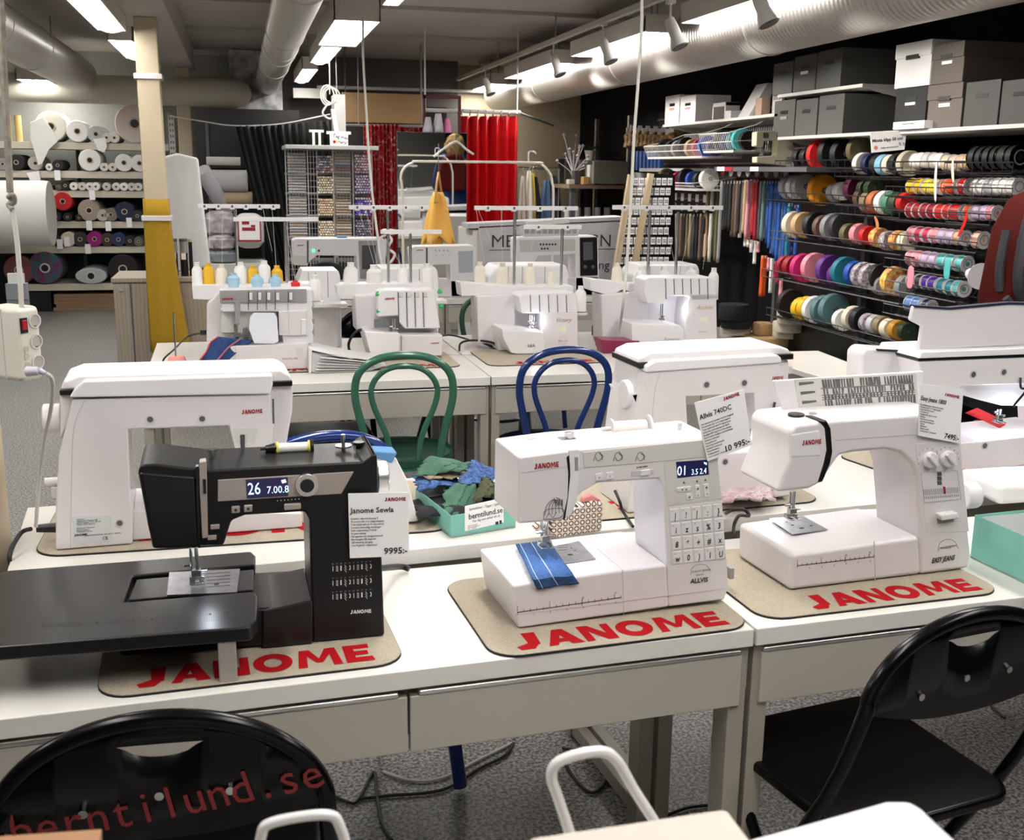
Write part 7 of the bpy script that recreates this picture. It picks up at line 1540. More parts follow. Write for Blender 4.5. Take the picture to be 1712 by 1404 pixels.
for rn, (lv, kind, L) in rows.items():
    P_ = [(PX(ORG[0]+x*RY, ORG[1]+y*RY, XS), x, y, r, c) for x, y, r, c in L]
    zb = min(p.z-r*RY*PXM(p) for p, x, y, r, c in P_)
    n_of = {}
    for i, (p, x, y, r, c) in enumerate(P_):
        R_ = r*RY*PXM(p)*(.98 if kind != 's' else 1)
        nxt = P_[i+1][0] if i+1 < len(P_) else None
        w_ = min(.055 if kind == 'r' else .075, abs(p.y-nxt.y)*.93 if nxt else .05)
        if kind == 's' and nxt: w_ = min(.14, abs(p.y-nxt.y)*.93)
        w_ = max(w_, .02)
        cn = {'FLO': 'floral', 'CHK': 'patterned'}.get(c, c); kd = {'r': 'flat ribbon roll', 's': 'satin ribbon spool', 'b': 'shiny black cord reel'}[kind]
        spool((XS, p.y, p.z), R_, w_, c, kind, '%s %s, %s from left in the %s, ribbon rack' % (cn if kind != 'b' else 'large', kd, ORD[i], rn), 'spools in the '+rn)
    ys_ = sorted([P_[0][0].y+.12, P_[-1][0].y-.12])
    pb = [(p.y, p.z-r*RY*PXM(p)) for p, x, y, r, c in P_]
    ya, za = pb[0]; yb_, zb2 = pb[-1]
    zz = sum(z for _, z in pb)/len(pb)-.012
    g = MB()
    for dx, dz in ((-.13, .05), (-.13, .0), (-.05, -.012), (.05, -.012), (.12, .0)): g.tube([(dx, ys_[1], zz+dz), (dx, ys_[0], zz+dz)], .0035, 5, smooth=False)
    n = int((ys_[1]-ys_[0])/.07)
    for k in range(n+1):
        y_ = ys_[0]+(ys_[1]-ys_[0])*k/max(1, n); g.tube([(-.13, y_, zz+.05), (-.13, y_, zz), (-.05, y_, zz-.012), (.12, y_, zz), (.16, y_, zz+.06)], .0022, 4, smooth=False)
    g.build('wire_basket', wire, rk)
yA, yB = 7.35, 2.9
for y in (7.3, 6.15, 5.15, 4.25, 3.4): MB().box(.17, .21, y-.02, y+.02, .0, 1.62).build('rack_post', 'dgrey', rk); MB().box(-.12, .19, y-.015, y+.015, .30, .33).build('rack_foot', 'dgrey', rk, bevel=.002); MB().box(-.12, -.09, y-.015, y+.015, 0, .33).build('foot_leg', 'dgrey', rk)
MB().box(.21, .23, 3.0, 7.35, .3, 1.60).build('rear_panel', 'black', rk)
# hanging ribbon ends
for (pts, w_, c, l) in (((PX(1566, 270, XS-.15), PX(1563, 305, XS-.15), PX(1564, 342, XS-.15)), .012, 'white', 'long white ribbon end hanging from the top satin basket'), ((PX(1593, 266, XS-.15), PX(1592, 285, XS-.15), PX(1594, 308, XS-.15)), .012, 'cream', 'short cream ribbon end hanging from the top satin basket'), ((PX(1618, 352, XS-.15), PX(1612, 378, XS-.15), PX(1600, 398, XS-.15)), .014, 'red', 'bright red ribbon end hanging below the third satin basket'), ((PX(1462, 360, XS-.15), PX(1468, 375, XS-.15), PX(1466, 386, XS-.15)), .018, 'terracotta', 'terracotta ribbon end hanging below the brown rolls'), ((PX(1524, 442, XS-.15), PX(1522, 465, XS-.15), PX(1520, 485, XS-.15)), .035, 'pink', 'wide pink ribbon end hanging over the floral roll'), ((PX(1586, 430, XS-.15), PX(1583, 450, XS-.15), PX(1582, 470, XS-.15)), .03, 'aqua', 'wide aqua ribbon end hanging from the fifth satin basket'), ((PX(1648, 466, XS-.22), PX(1655, 495, XS-.15), PX(1656, 512, XS-.15)), .02, 'white', 'white tape end hanging at the right beside the red backpack')):
    vs = []; g = MB(); g.add([tuple(p+Vector((0, s_*w_, 0))) for p in pts for s_ in (-1, 1)], [(0, 1, 3, 2), (2, 3, 5, 4)])
    tag(g.build('ribbon_end', mat('ribbon_'+c+'s', PALC[c], .35), solid=.002, sub=1), l, 'ribbon')
p = PX(1640, 462, 3.35); t = thing('ribbon_spool', 'big white cone shaped reel beside the red backpack', 'ribbon spool', p); k = PXM(p); MB().lathe([(22*k, 0), (22*k, .004), (15*k, .03), (10*k, .09), (10*k, .13)], (0, .0, 0), (.3, 1, 0), 28).cyl((0, 0, 0), (.30, .06, .0), .008, n=8).build('reel_body', 'white', t)
# ------------------------------------------------------------------ shelves with boxes above the rack
def wshelf(xa, ya, xb, yb, label_, X0=3.45, z=None):
    a_, b_ = PX(xa, ya, X0), PX(xb, yb, X0); z = z or (a_.z+b_.z)/2
    t = thing('wall_shelf', label_, 'shelf', (X0, b_.y, z)); MB().box(0, XR-.032-X0, 0, a_.y-b_.y, -.02, 0).build('shelf_board', mat('white_metal_shelf', (.62, .61, .58), .4), t, bevel=.002)
    for y in (.03, a_.y-b_.y-.05): MB().prism([(.02, -.021), (XR-.032-X0, -.021), (XR-.032-X0, -.12)], y, y+.006).build('shelf_bracket', 'lgrey', t)
    return z, b_.y, a_.y
zU, _, _ = wshelf(1300, 158, 1442, 140, 'upper short white wall shelf with three grey boxes', 3.48)
zM, _, _ = wshelf(1300, 226, 1850, 203, 'long white wall shelf above the ribbon rack carrying boxes')
zL, _, _ = wshelf(1108, 205, 1300, 194, 'white wall shelf at the left with white boxes and stands', 3.5)
def sbox(xa, xb, yt, yb, c, label_, X0, z=None, lid=False, D=.36, name='storage_box', tagc=None, grp='storage boxes on the wall shelves', on=None):
    a_, b_ = PX(xa, yb, X0), PX(xb, yb, X0); zt_ = (PX(xa, yt, X0).z+PX(xb, yt, X0).z)/2; z0 = z if z is not None else (a_.z+b_.z)/2
    W_ = a_.y-b_.y-.006; H_ = zt_-z0; m_ = mat('box_%02x%02x%02x' % tuple(int(v*255) for v in c), c, .7)
    t = thing(name, label_, 'box', (X0, b_.y+.003, z0+.001), 0, grp)
    MB().box(0, D, 0, W_, 0, H_-(.0 if not lid else .03)).build('box_body', m_, t, bevel=.003)
    if lid: MB().box(-.008, D+.008, -.003, W_+.003, H_-.075, H_).build('lid', m_, t, bevel=.003)
    MB().box(-.0095 if lid else -.0015, .0, W_*.32, W_*.68, H_*.62, H_*.72).build('handle_hole', 'black', t)
    if tagc: MB().box(-.004, 0, W_*.34, W_*.66, H_*.48, H_*.56).build('paper_label', tagc, t)
    return z0+H_+.002
G1, G2, BK, TP, WB = (.085, .085, .08), (.065, .066, .062), (.008, .008, .009), (.12, .10, .085), (.84, .83, .82)
for k, (xa, xb, yt) in enumerate(((1291, 1324, 105), (1325, 1362, 93), (1363, 1404, 84))): sbox(xa, xb, yt, 150, G1, 'dark grey box with handle hole, %s on the upper short shelf' % ORD[k], 3.5, zU, tagc='paper' if k == 1 else None)
for k, (xa, xb, yt) in enumerate(((1292, 1327, 168), (1328, 1364, 166), (1366, 1408, 159))): sbox(xa, xb, yt, 220, G1, 'dark grey box with handle hole, %s on the long shelf' % ORD[k], 3.5, zM, tagc='grey' if k == 0 else None)
z1 = sbox(1492, 1545, 203, 213, WB, 'flat white box lid lying under the black box', 3.42, zM)
z1 = sbox(1494, 1546, 147, 204, BK, 'black box with paper label under the white box', 3.46, z1, tagc='paper')
sbox(1494, 1553, 72, 149, WB, 'white cardboard box with lid and handle hole, upper right', 3.46, z1, lid=True)
z1 = sbox(1548, 1606, 141, 207, TP, 'taupe box with paper label, lower of the two', 3.47, zM, lid=True, tagc='paper')
sbox(1554, 1608, 73, 143, TP, 'taupe box with lid and paper label beside the white box', 3.47, z1, lid=True, tagc='paper')
sbox(1609, 1667, 136, 205, G2, 'wide dark grey box right of the taupe boxes', 3.47, zM); sbox(1669, 1735, 133, 203, G2, 'dark grey box at the right edge of the long shelf', 3.47, zM)
for k, (xa, xb) in enumerate(((1111, 1135), (1136, 1162))): sbox(xa, xb, 160, 200, WB, '%s white box with red notes on the left wall shelf' % ('left', 'right')[k], 3.52, zL, D=.3, tagc=C((.7, .3, .28)))
# white stands with presser feet on the left shelf, cream machine, slanted display
for k, (x, y0, y1, l) in enumerate(((1205, 172, 198, 'small white stepped stand on the left wall shelf'), (1245, 140, 196, 'tall slanted white display stand with small parts'), (1278, 124, 160, 'white perforated card leaning beside the grey boxes'))):
    p = PX(x, y1, 3.62); h = PX(x, y0, 3.62).z-zL; t = thing('display_stand', l, 'stand', (3.6, p.y, zL+.001))
    if k == 0: MB().box(0, .12, -.12, .12, h-.03, h).box(0, .12, .10, .12, 0, h).box(0, .12, -.12, -.10, 0, h).box(0, .12, -.22, -.12, 0, h*.5).build('stand_body', 'white', t, bevel=.004)
    elif k == 1: MB().prism([(0, 0), (.14, 0), (.20, h), (.14, h)], -.09, .09).build('stand_body', 'white2', t, bevel=.004); MB().box(.05, .12, -.20, -.10, 0, h*.55).build('side_tray', C((.45, .30, .22)), t, bevel=.004)
    else: MB().box(.12, .14, -.07, .07, 0, h*.85+.0).build('card', 'lgrey', t); MB().box(.115, .119, -.05, .05, h*.4, h*.75).build('card_print', 'grey', t)
P = PX(1265, 279, 3.55); PLn = Plane((3.38, PX(1265, 279, 3.38).y, 0), math.radians(-12)); zc0 = PLn.at(1290, 278)[1]
ks = C((.66, .62, .46), .4)
t = thing('sewing_machine', 'old cream sewing machine standing on a board above the hanging zips', 'sewing machine', PLn.o, PLn.a)
MB().prism(PLn.poly([(1265, 272), (1265, 262), (1298, 260), (1300, 234), (1277, 236), (1276, 246), (1264, 244), (1265, 220), (1290, 218), (1320, 224), (1328, 245), (1328, 280), (1300, 276)]), 0, .13).build('machine_body', ks, t, bevel=.006)
MB().prism(PLn.poly([(1276, 222), (1285, 222), (1285, 231), (1276, 231)]), -.003, 0).build('stitch_window', 'dgrey', t); MB().prism(PLn.poly([(1315, 262), (1322, 262), (1322, 274), (1315, 274)]), -.003, 0).build('vent', 'grey', t)
needle(PLn, (1274, 246), (1274, 260), t, .05)
a_, b_ = PX(1195, 284, 3.32), PX(1335, 282, 3.32); zz = PLn.at(1300, 279)[1]-.002
t = thing('wall_shelf', 'dark narrow shelf under the cream machine above the zips', 'shelf', (3.32, b_.y-.1, zz)); MB().box(0, XR-.05-3.32, 0, a_.y-b_.y+.1, -.03, 0).build('shelf_board', 'dgrey', t)
for x, c in ((1206, 'paper'), (1262, 'paper'), (1219, 'darkred')): p = PX(x, 277, 3.32); MB().box(-.004, -.001, p.y-b_.y+.1-.06, p.y-b_.y+.1+.06, -.028, .0).build('price_strip', c, t)
# sign hanging from the long shelf
o = PX(1486, 256, 3.4); PLn = Plane(o, math.radians(-4)); t = thing('paper_sign', 'white paper sign hanging above the ribbons, Swedish words', 'sign', o, PLn.a)
MB().prism(PLn.poly([(1455, 221), (1516, 218), (1512, 250), (1457, 257)]), 0, .003).build('sign_sheet', 'paper', t)
tx(PLn, 'Minsta klipp 50 cm!', (1458, 238), 4.9, 'ink', t, rotpx=(1512, 233), off=.0006, sx=1.0); tx(PLn, 'Galler all metervara', (1472, 249), 2.8, 'ink', t, rotpx=(1500, 246)); disc(PLn, (1464, 247), 3.2, -.003, 0, 'red_dot', C((.7, .25, .2)), t); tx(PLn, '% %', (1502, 243), 5, 'ink', t)
# ------------------------------------------------------------------ hanging zips
zr = PX(1200, 298, 3.6); ZB = [(345,600,880,'black'),(362,610,900,'black'),(380,620,900,'charcoal'),(398,620,880,'black'),(425,622,822,'white'),(442,622,824,'cream'),(458,622,850,'khaki'),(474,622,870,'brown'),(490,622,880,'brown'),(508,622,890,'black'),(526,622,890,'olive'),(545,622,890,'khaki'),(565,622,900,'charcoal'),(585,622,900,'black'),(605,622,900,'brown'),(624,622,900,'black'),
 (645,480,908,'tan'),(672,470,910,'cream'),(692,430,880,'darkgreen'),(708,430,905,'olive'),(728,430,915,'grey'),(745,430,720,'charcoal'),(764,430,715,'black'),(782,430,725,'black'),(800,430,760,'brown'),(820,430,762,'brown'),(835,430,740,'black'),
 (850,430,765,'white'),(868,425,740,'tan'),(886,425,775,'pink'),(903,420,778,'pink'),(922,420,752,'red'),(938,420,780,'crimson'),(946,430,765,'slate'),(962,430,775,'grey'),(978,430,785,'slate'),(994,430,770,'grey'),
 (1010,430,800,'blue'),(1026,430,830,'blue'),(1044,430,860,'skyblue'),(1060,430,870,'blue'),(1076,430,905,'blue'),(1092,440,930,'skyblue'),(1108,520,940,'blue'),(1124,560,930,'teal'),(1140,560,900,'blue'),(1158,570,860,'navy'),(1176,570,880,'blue'),
 (866,760,815,'white'),(884,768,820,'cream'),(902,775,850,'white'),(924,780,918,'white'),(942,785,850,'pink'),(968,868,1112,'flame'),(984,868,1110,'flame'),(1004,880,960,'pink'),(1022,885,1090,'white'),(1040,900,1000,'rose'),(1058,900,1030,'crimson'),(1076,1000,1105,'pink')]
for k, (x, y0, y1, c) in enumerate(ZB):
    px0, py0, py1 = 1000+x*.2848, 180+y0*.2848, 180+y1*.2848; X_ = 3.62+(.05 if y0 > 700 else 0)+.02*math.sin(k*2.1)
    a_, b_ = PX(px0, py0, X_), PX(px0, py1, X_); h = a_.z-b_.z; w_ = .026; rr = R.uniform(-.02, .02)
    t = thing('zip', '%s zip, %s in the %s bundle beside the ribbon rack' % ({'flame': 'orange', 'slate': 'grey blue'}.get(c, c), ORD[k % 16], ('left dark', 'middle', 'coloured', 'lower')[min(3, k//16)]), 'zip', a_, math.radians(-38)+rr*4, 'hanging zips')
    m_ = mat('zip_'+c, PALC[c], .7)
    f = lambda i, j, h=h, k=k, w_=w_: (-w_/2+w_*i, .006*math.sin(9*j+k)*j, -h*j)
    MB().grid(f, 1, 10).build('zip_tape', m_, t, solid=.004)
    MB().box(-.003, .003, -.006, .006, -.02, -.0).build('zip_pull', 'lgrey', t)
t = thing('zip_rail', 'black rail with numbered tabs from which the zips hang', 'rail', (3.62, PX(1330, 300, 3.62).y, zr.z+.02)); L_ = PX(1180, 300, 3.62).y-PX(1330, 300, 3.62).y; MB().box(-.01, .01, 0, L_, -.01, .01).box(-.01, XR-3.63, .02, .04, -.01, .01).box(-.01, XR-3.63, L_-.04, L_-.02, -.01, .01).build('rail_bar', 'black', t)
for k in range(10): MB().cyl((-.03, L_*(k+.6)/10.2, .03), (-.025, L_*(k+.6)/10.2, .03), .035, n=16).build('number_tab', 'darkred' if k == 7 else 'grey', t)
t2 = thing('zip_rail', 'lower rail with price tabs above the dark zips', 'rail', (3.60, PX(1190, 345, 3.6).y, PX(1130, 351, 3.6).z+.012)); L2 = PX(1085, 345, 3.6).y-PX(1190, 345, 3.6).y; MB().box(-.01, .01, 0, L2, -.01, .01).box(-.01, XR-3.61, .02, .04, -.01, .01).box(-.01, XR-3.61, L2-.04, L2-.02, -.01, .01).build('rail_bar', 'black', t2)
for k in range(9): MB().cyl((-.03, L2*(k+.5)/9, .02), (-.025, L2*(k+.5)/9, .02), .032, n=14).build('number_tab', 'grey', t2); MB().box(-.03, -.027, L2*(k+.5)/9-.03, L2*(k+.5)/9+.03, .07, .13).build('price_tab', 'paper', t2)
"""end"""
# ------------------------------------------------------------------ white wire baskets with ribbons
wwire = mat('white_wire', (.72, .70, .66), .35)
def wbasket(pts, H_, label_, items, X0=3.35, D=.32, tilt=0):
    (xa, ya), (xb, yb) = pts; a_, b_ = PX(xa, ya, X0+D*.4), PX(xb, yb, X0+D*.4); L_ = a_.y-b_.y
    t = thing('wire_basket', label_, 'basket', (X0, b_.y, (a_.z+b_.z)/2)); dz = (b_.z-a_.z)/2*0
    g = MB()
    for k in range(int(L_/.03)+1):
        y = L_*k/int(L_/.03); g.tube([(-.04, y, H_*.75), (0, y, 0), (D, y, 0), (D, y, H_*1.6)], .002, 4, smooth=False)
    for x, z in ((-.04, H_*.75), (-.02, H_*.38), (0, 0), (D/2, 0), (D, H_*.8), (D, H_*1.6)): g.tube([(x, 0, z), (x, L_, z)], .0035, 5, smooth=False)
    for y in (0, L_): g.tube([(-.04, y, H_*.75), (D*.5, y, H_*1.1), (D, y, H_*1.6)], .0035, 5, smooth=False).tube([(0, y, H_*.4), (D, y, H_*.5)], .002, 4, smooth=False)
    g.build('wire_frame', wwire, t); MB().box(.0, D, 0, L_, -.012, -.004).build('basket_floor', 'lgrey', t)
    n = len(items)
    for i, c in enumerate(items):
        y = L_*(n-1-i+.5)/n; r = .068 if i % 3 else .078
        spool((X0+D*.45, b_.y+y, (a_.z+b_.z)/2+r+.002), r, min(.05, L_/n*.85), c, 'r', '%s ribbon roll, %s from the left in the %s' % (c, ORD[i], label_.split(' holding')[0]), 'rolls in the '+label_.split(' holding')[0])
    return t
wbasket([(1107, 262), (1200, 264)], .12, 'upper left white wire basket holding dark rolls', ['black', 'charcoal', 'grey', 'black', 'tan', 'rose', 'blue', 'navy'])
wbasket([(1202, 265), (1255, 240)], .16, 'upper right white wire basket holding teal rolls', ['black', 'navy', 'teal', 'aqua', 'black'])
wbasket([(1107, 312), (1190, 318)], .06, 'lower white wire basket holding small rolls', ['olive', 'black', 'rose', 'black', 'blue', 'black', 'white'], 3.4)
# hanging key straps
for k in range(12):
    x = 1050+k*6.6; a_, b_ = PX(x, 222+k*.3-(k % 2)*4, 3.75), PX(x, 248-(k % 3)*2, 3.75); h = a_.z-b_.z
    t = thing('strap_bundle', 'striped tan and black strap bundle, %s from the left on the black wall' % ORD[k], 'strap', a_, 0, 'strap bundles on the black wall')
    MB().lathe([(.02, -h), (.045, -h*.9), (.03, -h*.5), (.045, -h*.2), (.015, 0)], (0,0,0), (0,0,1), 10).cyl((0, 0, .0), (.26, 0, .02), .004, n=6).build('straps', mat('striped_strap', (.45, .26, .10), .8, c2=(.01, .01, .01), vscale=30), t); MB().box(-.02, .02, -.003, .003, .0, .05).build('price_label', 'paper', t)
for k in range(7):
    x = 1068+k*6.2; a_ = PX(x, 256, 3.75); tag(MB().box(-.02, .02, -.03, .03, -.16, .02).cyl((0, 0, .01), (.26, 0, .03), .003, n=6).build('blue_packet', C((.03, .10, .36), .3), bevel=.004, loc=a_), 'blue see-through packet, %s from the left below the straps' % ORD[k], 'packet', 'blue packets below the straps')
for k in range(3): pass
g = MB(); a_ = PX(1072, 283, 3.72); b_ = PX(1190, 288, 3.72); tag(MB().box(3.70, 3.73, b_.y, a_.y, a_.z-.02, a_.z+.01).build('white_rail', 'white'), 'white rail above the button card frame', 'rail')
# ------------------------------------------------------------------ wooden easel of button cards
WD = C((.55, .44, .28), .6)
t = thing('card_easel', 'pale wooden easel holding rows of white button cards', 'easel', (0, 0, 0)); EY2 = 7.9
def EP(x, y, d=0): return PY(x, y, EY2+d)
for (p, q) in (((1055, 292), (1012, 560)), ((1088, 290), (1040, 560))):
    A, B = EP(*p), EP(*q); B = A+(B-A)*(A.z/(A.z-B.z)); MB().box(-.022, .022, -.02, .02, 0, (A-B).length).build('easel_leg', WD, t).matrix_local = Matrix.Translation(B) @ (A-B).to_track_quat('Z', 'Y').to_matrix().to_4x4()
A, B = EP(1068, 300, .05), EP(1105, 298, .05); z0 = EP(1060, 480).z
g = MB()
panel = [EP(1060, 288, .06), EP(1128, 292, .06), EP(1128, 480, .06), EP(1022, 480, .06)]
MB().face([tuple(v) for v in panel]).build('card_panel', 'black', t, solid=.01)
proto = None
for r_ in range(11):
    y = 296+r_*16.5
    for c_ in range(9):
        x = (1060-(y-296)*.19)+c_*9.5
        if x > 1118: continue
        p = EP(x+3, y+6, .03)
        if proto is None:
            k = PXM(p); o = proto = MB().box(-4.1*k, 4.1*k, -.004, .0, -7.5*k, 4.5*k).build('button_card', 'paper'); bt = MB()
            for bx_, bz in ((-1.6, -3.2), (1.6, -3.2), (-1.6, 0), (1.6, 0)): bt.cyl((bx_*k, -.004, bz*k), (bx_*k, -.007, bz*k), 1.1*k, n=8)
            bt.build('buttons', 'ink', o)
        else:
            o = proto.copy(); COL.objects.link(o)
            for ch in proto.children: c2_ = ch.copy(); COL.objects.link(c2_); c2_.parent = o
        o.location = p; tag(o, 'white card of small dark buttons in row %s of the wooden easel' % ORD[r_], 'button card', 'button cards in row '+ORD[r_])
# ------------------------------------------------------------------ webbing rolls on the low platform
zp = .30
pf = thing('low_platform', 'low dark platform carrying the big webbing rolls', 'platform', (0, 0, 0)); q_ = [PZ(1180, 552, zp), PZ(1385, 590, zp), PZ(1180, 600, zp)]
MB().box(PZ(1185, 575, zp).x, XR-.3, PZ(1260, 592, zp).y, PZ(1260, 540, zp).y, zp-.04, zp-.001).build('platform_top', mat('platform_grey', (.20, .20, .18), .6), pf); MB().box(PZ(1185, 575, zp).x+.05, XR-.4, PZ(1260, 592, zp).y+.05, PZ(1260, 540, zp).y-.05, 0, zp-.04).build('platform_body', 'black', pf)
JU, LG, BGE = (.42, .27, .13), (.52, .48, .42), (.58, .51, .42)
def web(cx, yb, rpx, hpx, c, label_, z=zp, Y=None):
    p = PZ(cx, yb, z); k = PXM(p); 
    t = thing('webbing_roll', label_, 'webbing roll', (p.x, p.y+rpx*k*.6, z+.001)); m_ = mat('web_%02x%02x%02x' % tuple(int(v*255) for v in c), c, .9, bump=.3, bscale=120)
    MB().lathe([(rpx*k*.2, hpx*k), (rpx*k*.2, hpx*k-.004), (rpx*k*.98, hpx*k), (rpx*k, hpx*k-.006), (rpx*k, .004), (rpx*k*.98, 0)][::-1], (0,0,0), (0,0,1), 36).build('rolled_webbing', m_, t)
    return z+hpx*k+.002, t
z1, t = web(1236, 566, 26, 13, LG, 'pale grey webbing roll lowest of the left pile'); z1, t = web(1236, 560, 26, 12, LG, 'pale grey webbing roll second from below in the left pile', z1); z2, t = web(1236, 550, 25, 14, BK, 'black webbing roll on the pale grey ones', z1); z2, t = web(1232, 536, 25, 26, BK, 'thick black webbing roll topmost of the left pile', z2)
z1, t = web(1300, 578, 49, 15, JU, 'large brown jute webbing roll lying lowest'); z2, t = web(1281, 560, 18, 19, JU, 'small brown jute roll on the large one', z1)
z2, t = web(1325, 566, 26, 14, BGE, 'beige webbing roll on the right of the large jute roll', z1); z2, t = web(1325, 556, 26, 16, BGE, 'beige webbing roll second from below at the right', z2); z2, t = web(1330, 542, 24, 12, BGE, 'beige webbing roll third from below at the right', z2); z2, t = web(1326, 532, 22, 24, LG, 'topmost pale roll of the right pile', z2)
# low white bench before the rack, pink roll end
zb = .52; q_ = [PZ(x, y, zb) for x, y in ((1290, 588), (1368, 586), (1560, 660), (1470, 660), (1330, 617), (1285, 604))]
t = thing('low_bench', 'white low bench standing along the foot of the ribbon rack', 'bench', (0, 0, 0)); MB().slab([(v.x, v.y) for v in q_], zb-.03, zb).build('bench_top', 'desk', t, bevel=.003)
cx = sum(v.x for v in q_)/6; cy = sum(v.y for v in q_)/6; MB().slab([(cx+(v.x-cx)*.94, cy+(v.y-cy)*.94) for v in q_], 0, zb-.03).build('bench_body', C((.30, .29, .27), .5), t)
p = PZ(1447, 625, zb); k = PXM(p); t = thing('fabric_roll', 'end of a pink flecked roll lying on the low bench', 'fabric roll', (p.x, p.y+.02, zb+12*k+.001)); MB().cyl((0,0,0), (.30, -.05, 0), 12*k, n=24).build('rolled_fabric', mat('pink_fleck', (.60, .25, .28), .9, c2=(.25, .12, .14), vscale=50), t, bevel=.01)
# ------------------------------------------------------------------ person with a red backpack (at the right edge; seen in the mirror)
bx0 = PY(1676, 420, 3.5).x
def person(o, rz):
    t = thing('person', 'person with curly blond hair and a dark blue coat, seen from behind in the mirror', 'person', o, rz)
    V = [((0, 0, .95), .14), ((0, 0, 1.10), .135), ((0, .0, 1.25), .15), ((0, .0, 1.38), .13), ((0, 0, 1.46), .06), ((0, -.01, 1.53), .055), ((0, -.015, 1.60), .085), ((0, -.015, 1.67), .09), ((0, -.01, 1.72), .05)]
    E_ = [(i, i+1) for i in range(8)]
    def ch(root, pts):
        last = root
        for p, r in pts: V.append((p, r)); E_.append((last, len(V)-1)); last = len(V)-1
    for s_ in (-1, 1):
        ch(3, [((s_*.17, 0, 1.37), .065), ((s_*.24, .02, 1.22), .05), ((s_*.25, -.02, 1.08), .042), ((s_*.20, -.16, 1.02), .034), ((s_*.15, -.25, 1.05), .028), ((s_*.13, -.31, 1.06), .022)])
        ch(0, [((s_*.10, 0, .86), .10), ((s_*.105, -.01, .66), .08), ((s_*.105, 0, .48), .06), ((s_*.11, .02, .28), .052), ((s_*.11, .03, .10), .04), ((s_*.115, -.03, .045), .04), ((s_*.12, -.13, .035), .03)])
    me = bpy.data.meshes.new('body'); me.from_pydata([v for v, _ in V], E_, []); o_ = bpy.data.objects.new('body', me); COL.objects.link(o_); o_.parent = t
    sk = o_.modifiers.new('skin', 'SKIN'); o_.modifiers.new('sub', 'SUBSURF').render_levels = 2
    for i, (v, r) in enumerate(V): me.skin_vertices[0].data[i].radius = (r*(1.3 if i in (0, 1, 2, 3) else 1), r)
    me.skin_vertices[0].data[0].use_root = True; me.materials.append(C((.62, .38, .28), .5))
    n = 30
    def coat(i, j):
        a_ = 2*PI*i; z = 1.49-.79*j; T_ = [(.065, .060), (.165, .105), (.212, .150), (.208, .160), (.200, .155), (.196, .150), (.202, .152), (.210, .158), (.222, .168)]; q = j*8; k_ = min(7, int(q)); fq = q-k_; rx = T_[k_][0]*(1-fq)+T_[k_+1][0]*fq; ry = T_[k_][1]*(1-fq)+T_[k_+1][1]*fq; return (rx*math.cos(a_), ry*math.sin(a_)+.0, z)
    cm = mat('dark_blue_coat', (.02, .05, .22), .8, bump=.2)
    MB().grid(coat, n, 24).build('coat', cm, t, solid=.012)
    for s_ in (-1, 1): MB().tube([(s_*.12, 0, 1.405), (s_*.18, .0, 1.375), (s_*.238, .02, 1.24), (s_*.25, -.02, 1.09), (s_*.205, -.14, 1.02)], .072, 14).build('coat_sleeve', cm, t); MB().tube([(s_*.105, 0, .86), (s_*.108, 0, .48), (s_*.11, .02, .09)], .082, 14).build('trouser_leg', C((.015, .02, .05), .8), t); MB().box(s_*.115-.045, s_*.115+.045, -.17, .08, .002, .085).build('shoe', 'black', t, bevel=.02, seg=3)
    for s_ in (-1, 1):
        for q in range(4): MB().tube([(s_*(.13+.012*(q-1.5)), -.31, 1.06), (s_*(.13+.016*(q-1.5)), -.355, 1.055), (s_*(.13+.014*(q-1.5)), -.385-.006*(q in (1, 2)), 1.035)], .0085, 8).build('finger', C((.62, .38, .28), .5), t)
        MB().tube([(s_*.115, -.29, 1.06), (s_*.095, -.325, 1.065), (s_*.095, -.345, 1.06)], .010, 8).build('thumb', C((.62, .38, .28), .5), t)
    rr = random.Random(4); g = MB()
    for q in range(170):
        a_, b_ = rr.uniform(0, 2*PI), rr.uniform(-.9, 1.5); d = Vector((math.cos(a_)*math.cos(b_), math.sin(a_)*math.cos(b_), math.sin(b_)))
        if d.y < -.45 and d.z < .45: continue
        c = Vector((0, -.005, 1.645))+Vector((d.x*.115, d.y*.125, d.z*.125)); g.tube([c-d*.02, c+Vector((.012, .01, -.02)), c+d*.012+Vector((-.014, 0, -.05)), c+d*.02+Vector((.008, .004, -.085))], .010, 5, sub=3)
    g.build('hair', mat('blond_hair', (.50, .33, .13), .6, var=.3, vscale=30), t)
    for s_ in (-1, 1): MB().lathe([(.001, -.012), (.012, 0), (.001, .012)], (s_*.033, -.098, 1.645), (0, 0, 1), 12).build('eye', 'black', t)
    MB().tube([(0, -.10, 1.65), (0, -.122, 1.615), (0, -.10, 1.61)], .011, 8).build('nose', C((.62, .38, .28), .5), t); MB().tube([(-.022, -.092, 1.578), (0, -.100, 1.576), (.022, -.092, 1.578)], .006, 6).build('mouth', C((.45, .10, .10), .5), t)
    for s_ in (-1, 1): MB().lathe([(.004, 0), (.03, .006), (.004, .014)], (s_*.085, -.005, 1.63), (s_, 0, 0), 12).build('ear', C((.62, .38, .28), .5), t)
    return t
person((bx0+.30, 3.22, 0), math.radians(-8))
rb = mat('red_backpack_nylon', (.085, .006, .004), .85, spec=.2, bump=.4, bscale=60); bb_ = C((.035, .035, .04), .7)
zt_, zb_ = PY(1690, 312, 3.5).z, PY(1690, 512, 3.5).z
t = thing('backpack', 'red backpack with dark grey straps at the right edge of the photo', 'backpack', (bx0, 3.44, zb_-.08)); H_ = zt_-zb_+.08; W_ = .40
pf_ = [(.0, .10), (.02, .0), (W_-.02, 0), (W_, .10), (W_, H_*.72), (W_*.8, H_*.95), (W_*.5, H_), (W_*.22, H_*.93), (.03, H_*.70)]
MB().prism(pf_, 0, .20).build('pack_body', rb, t, bevel=.04, seg=4)
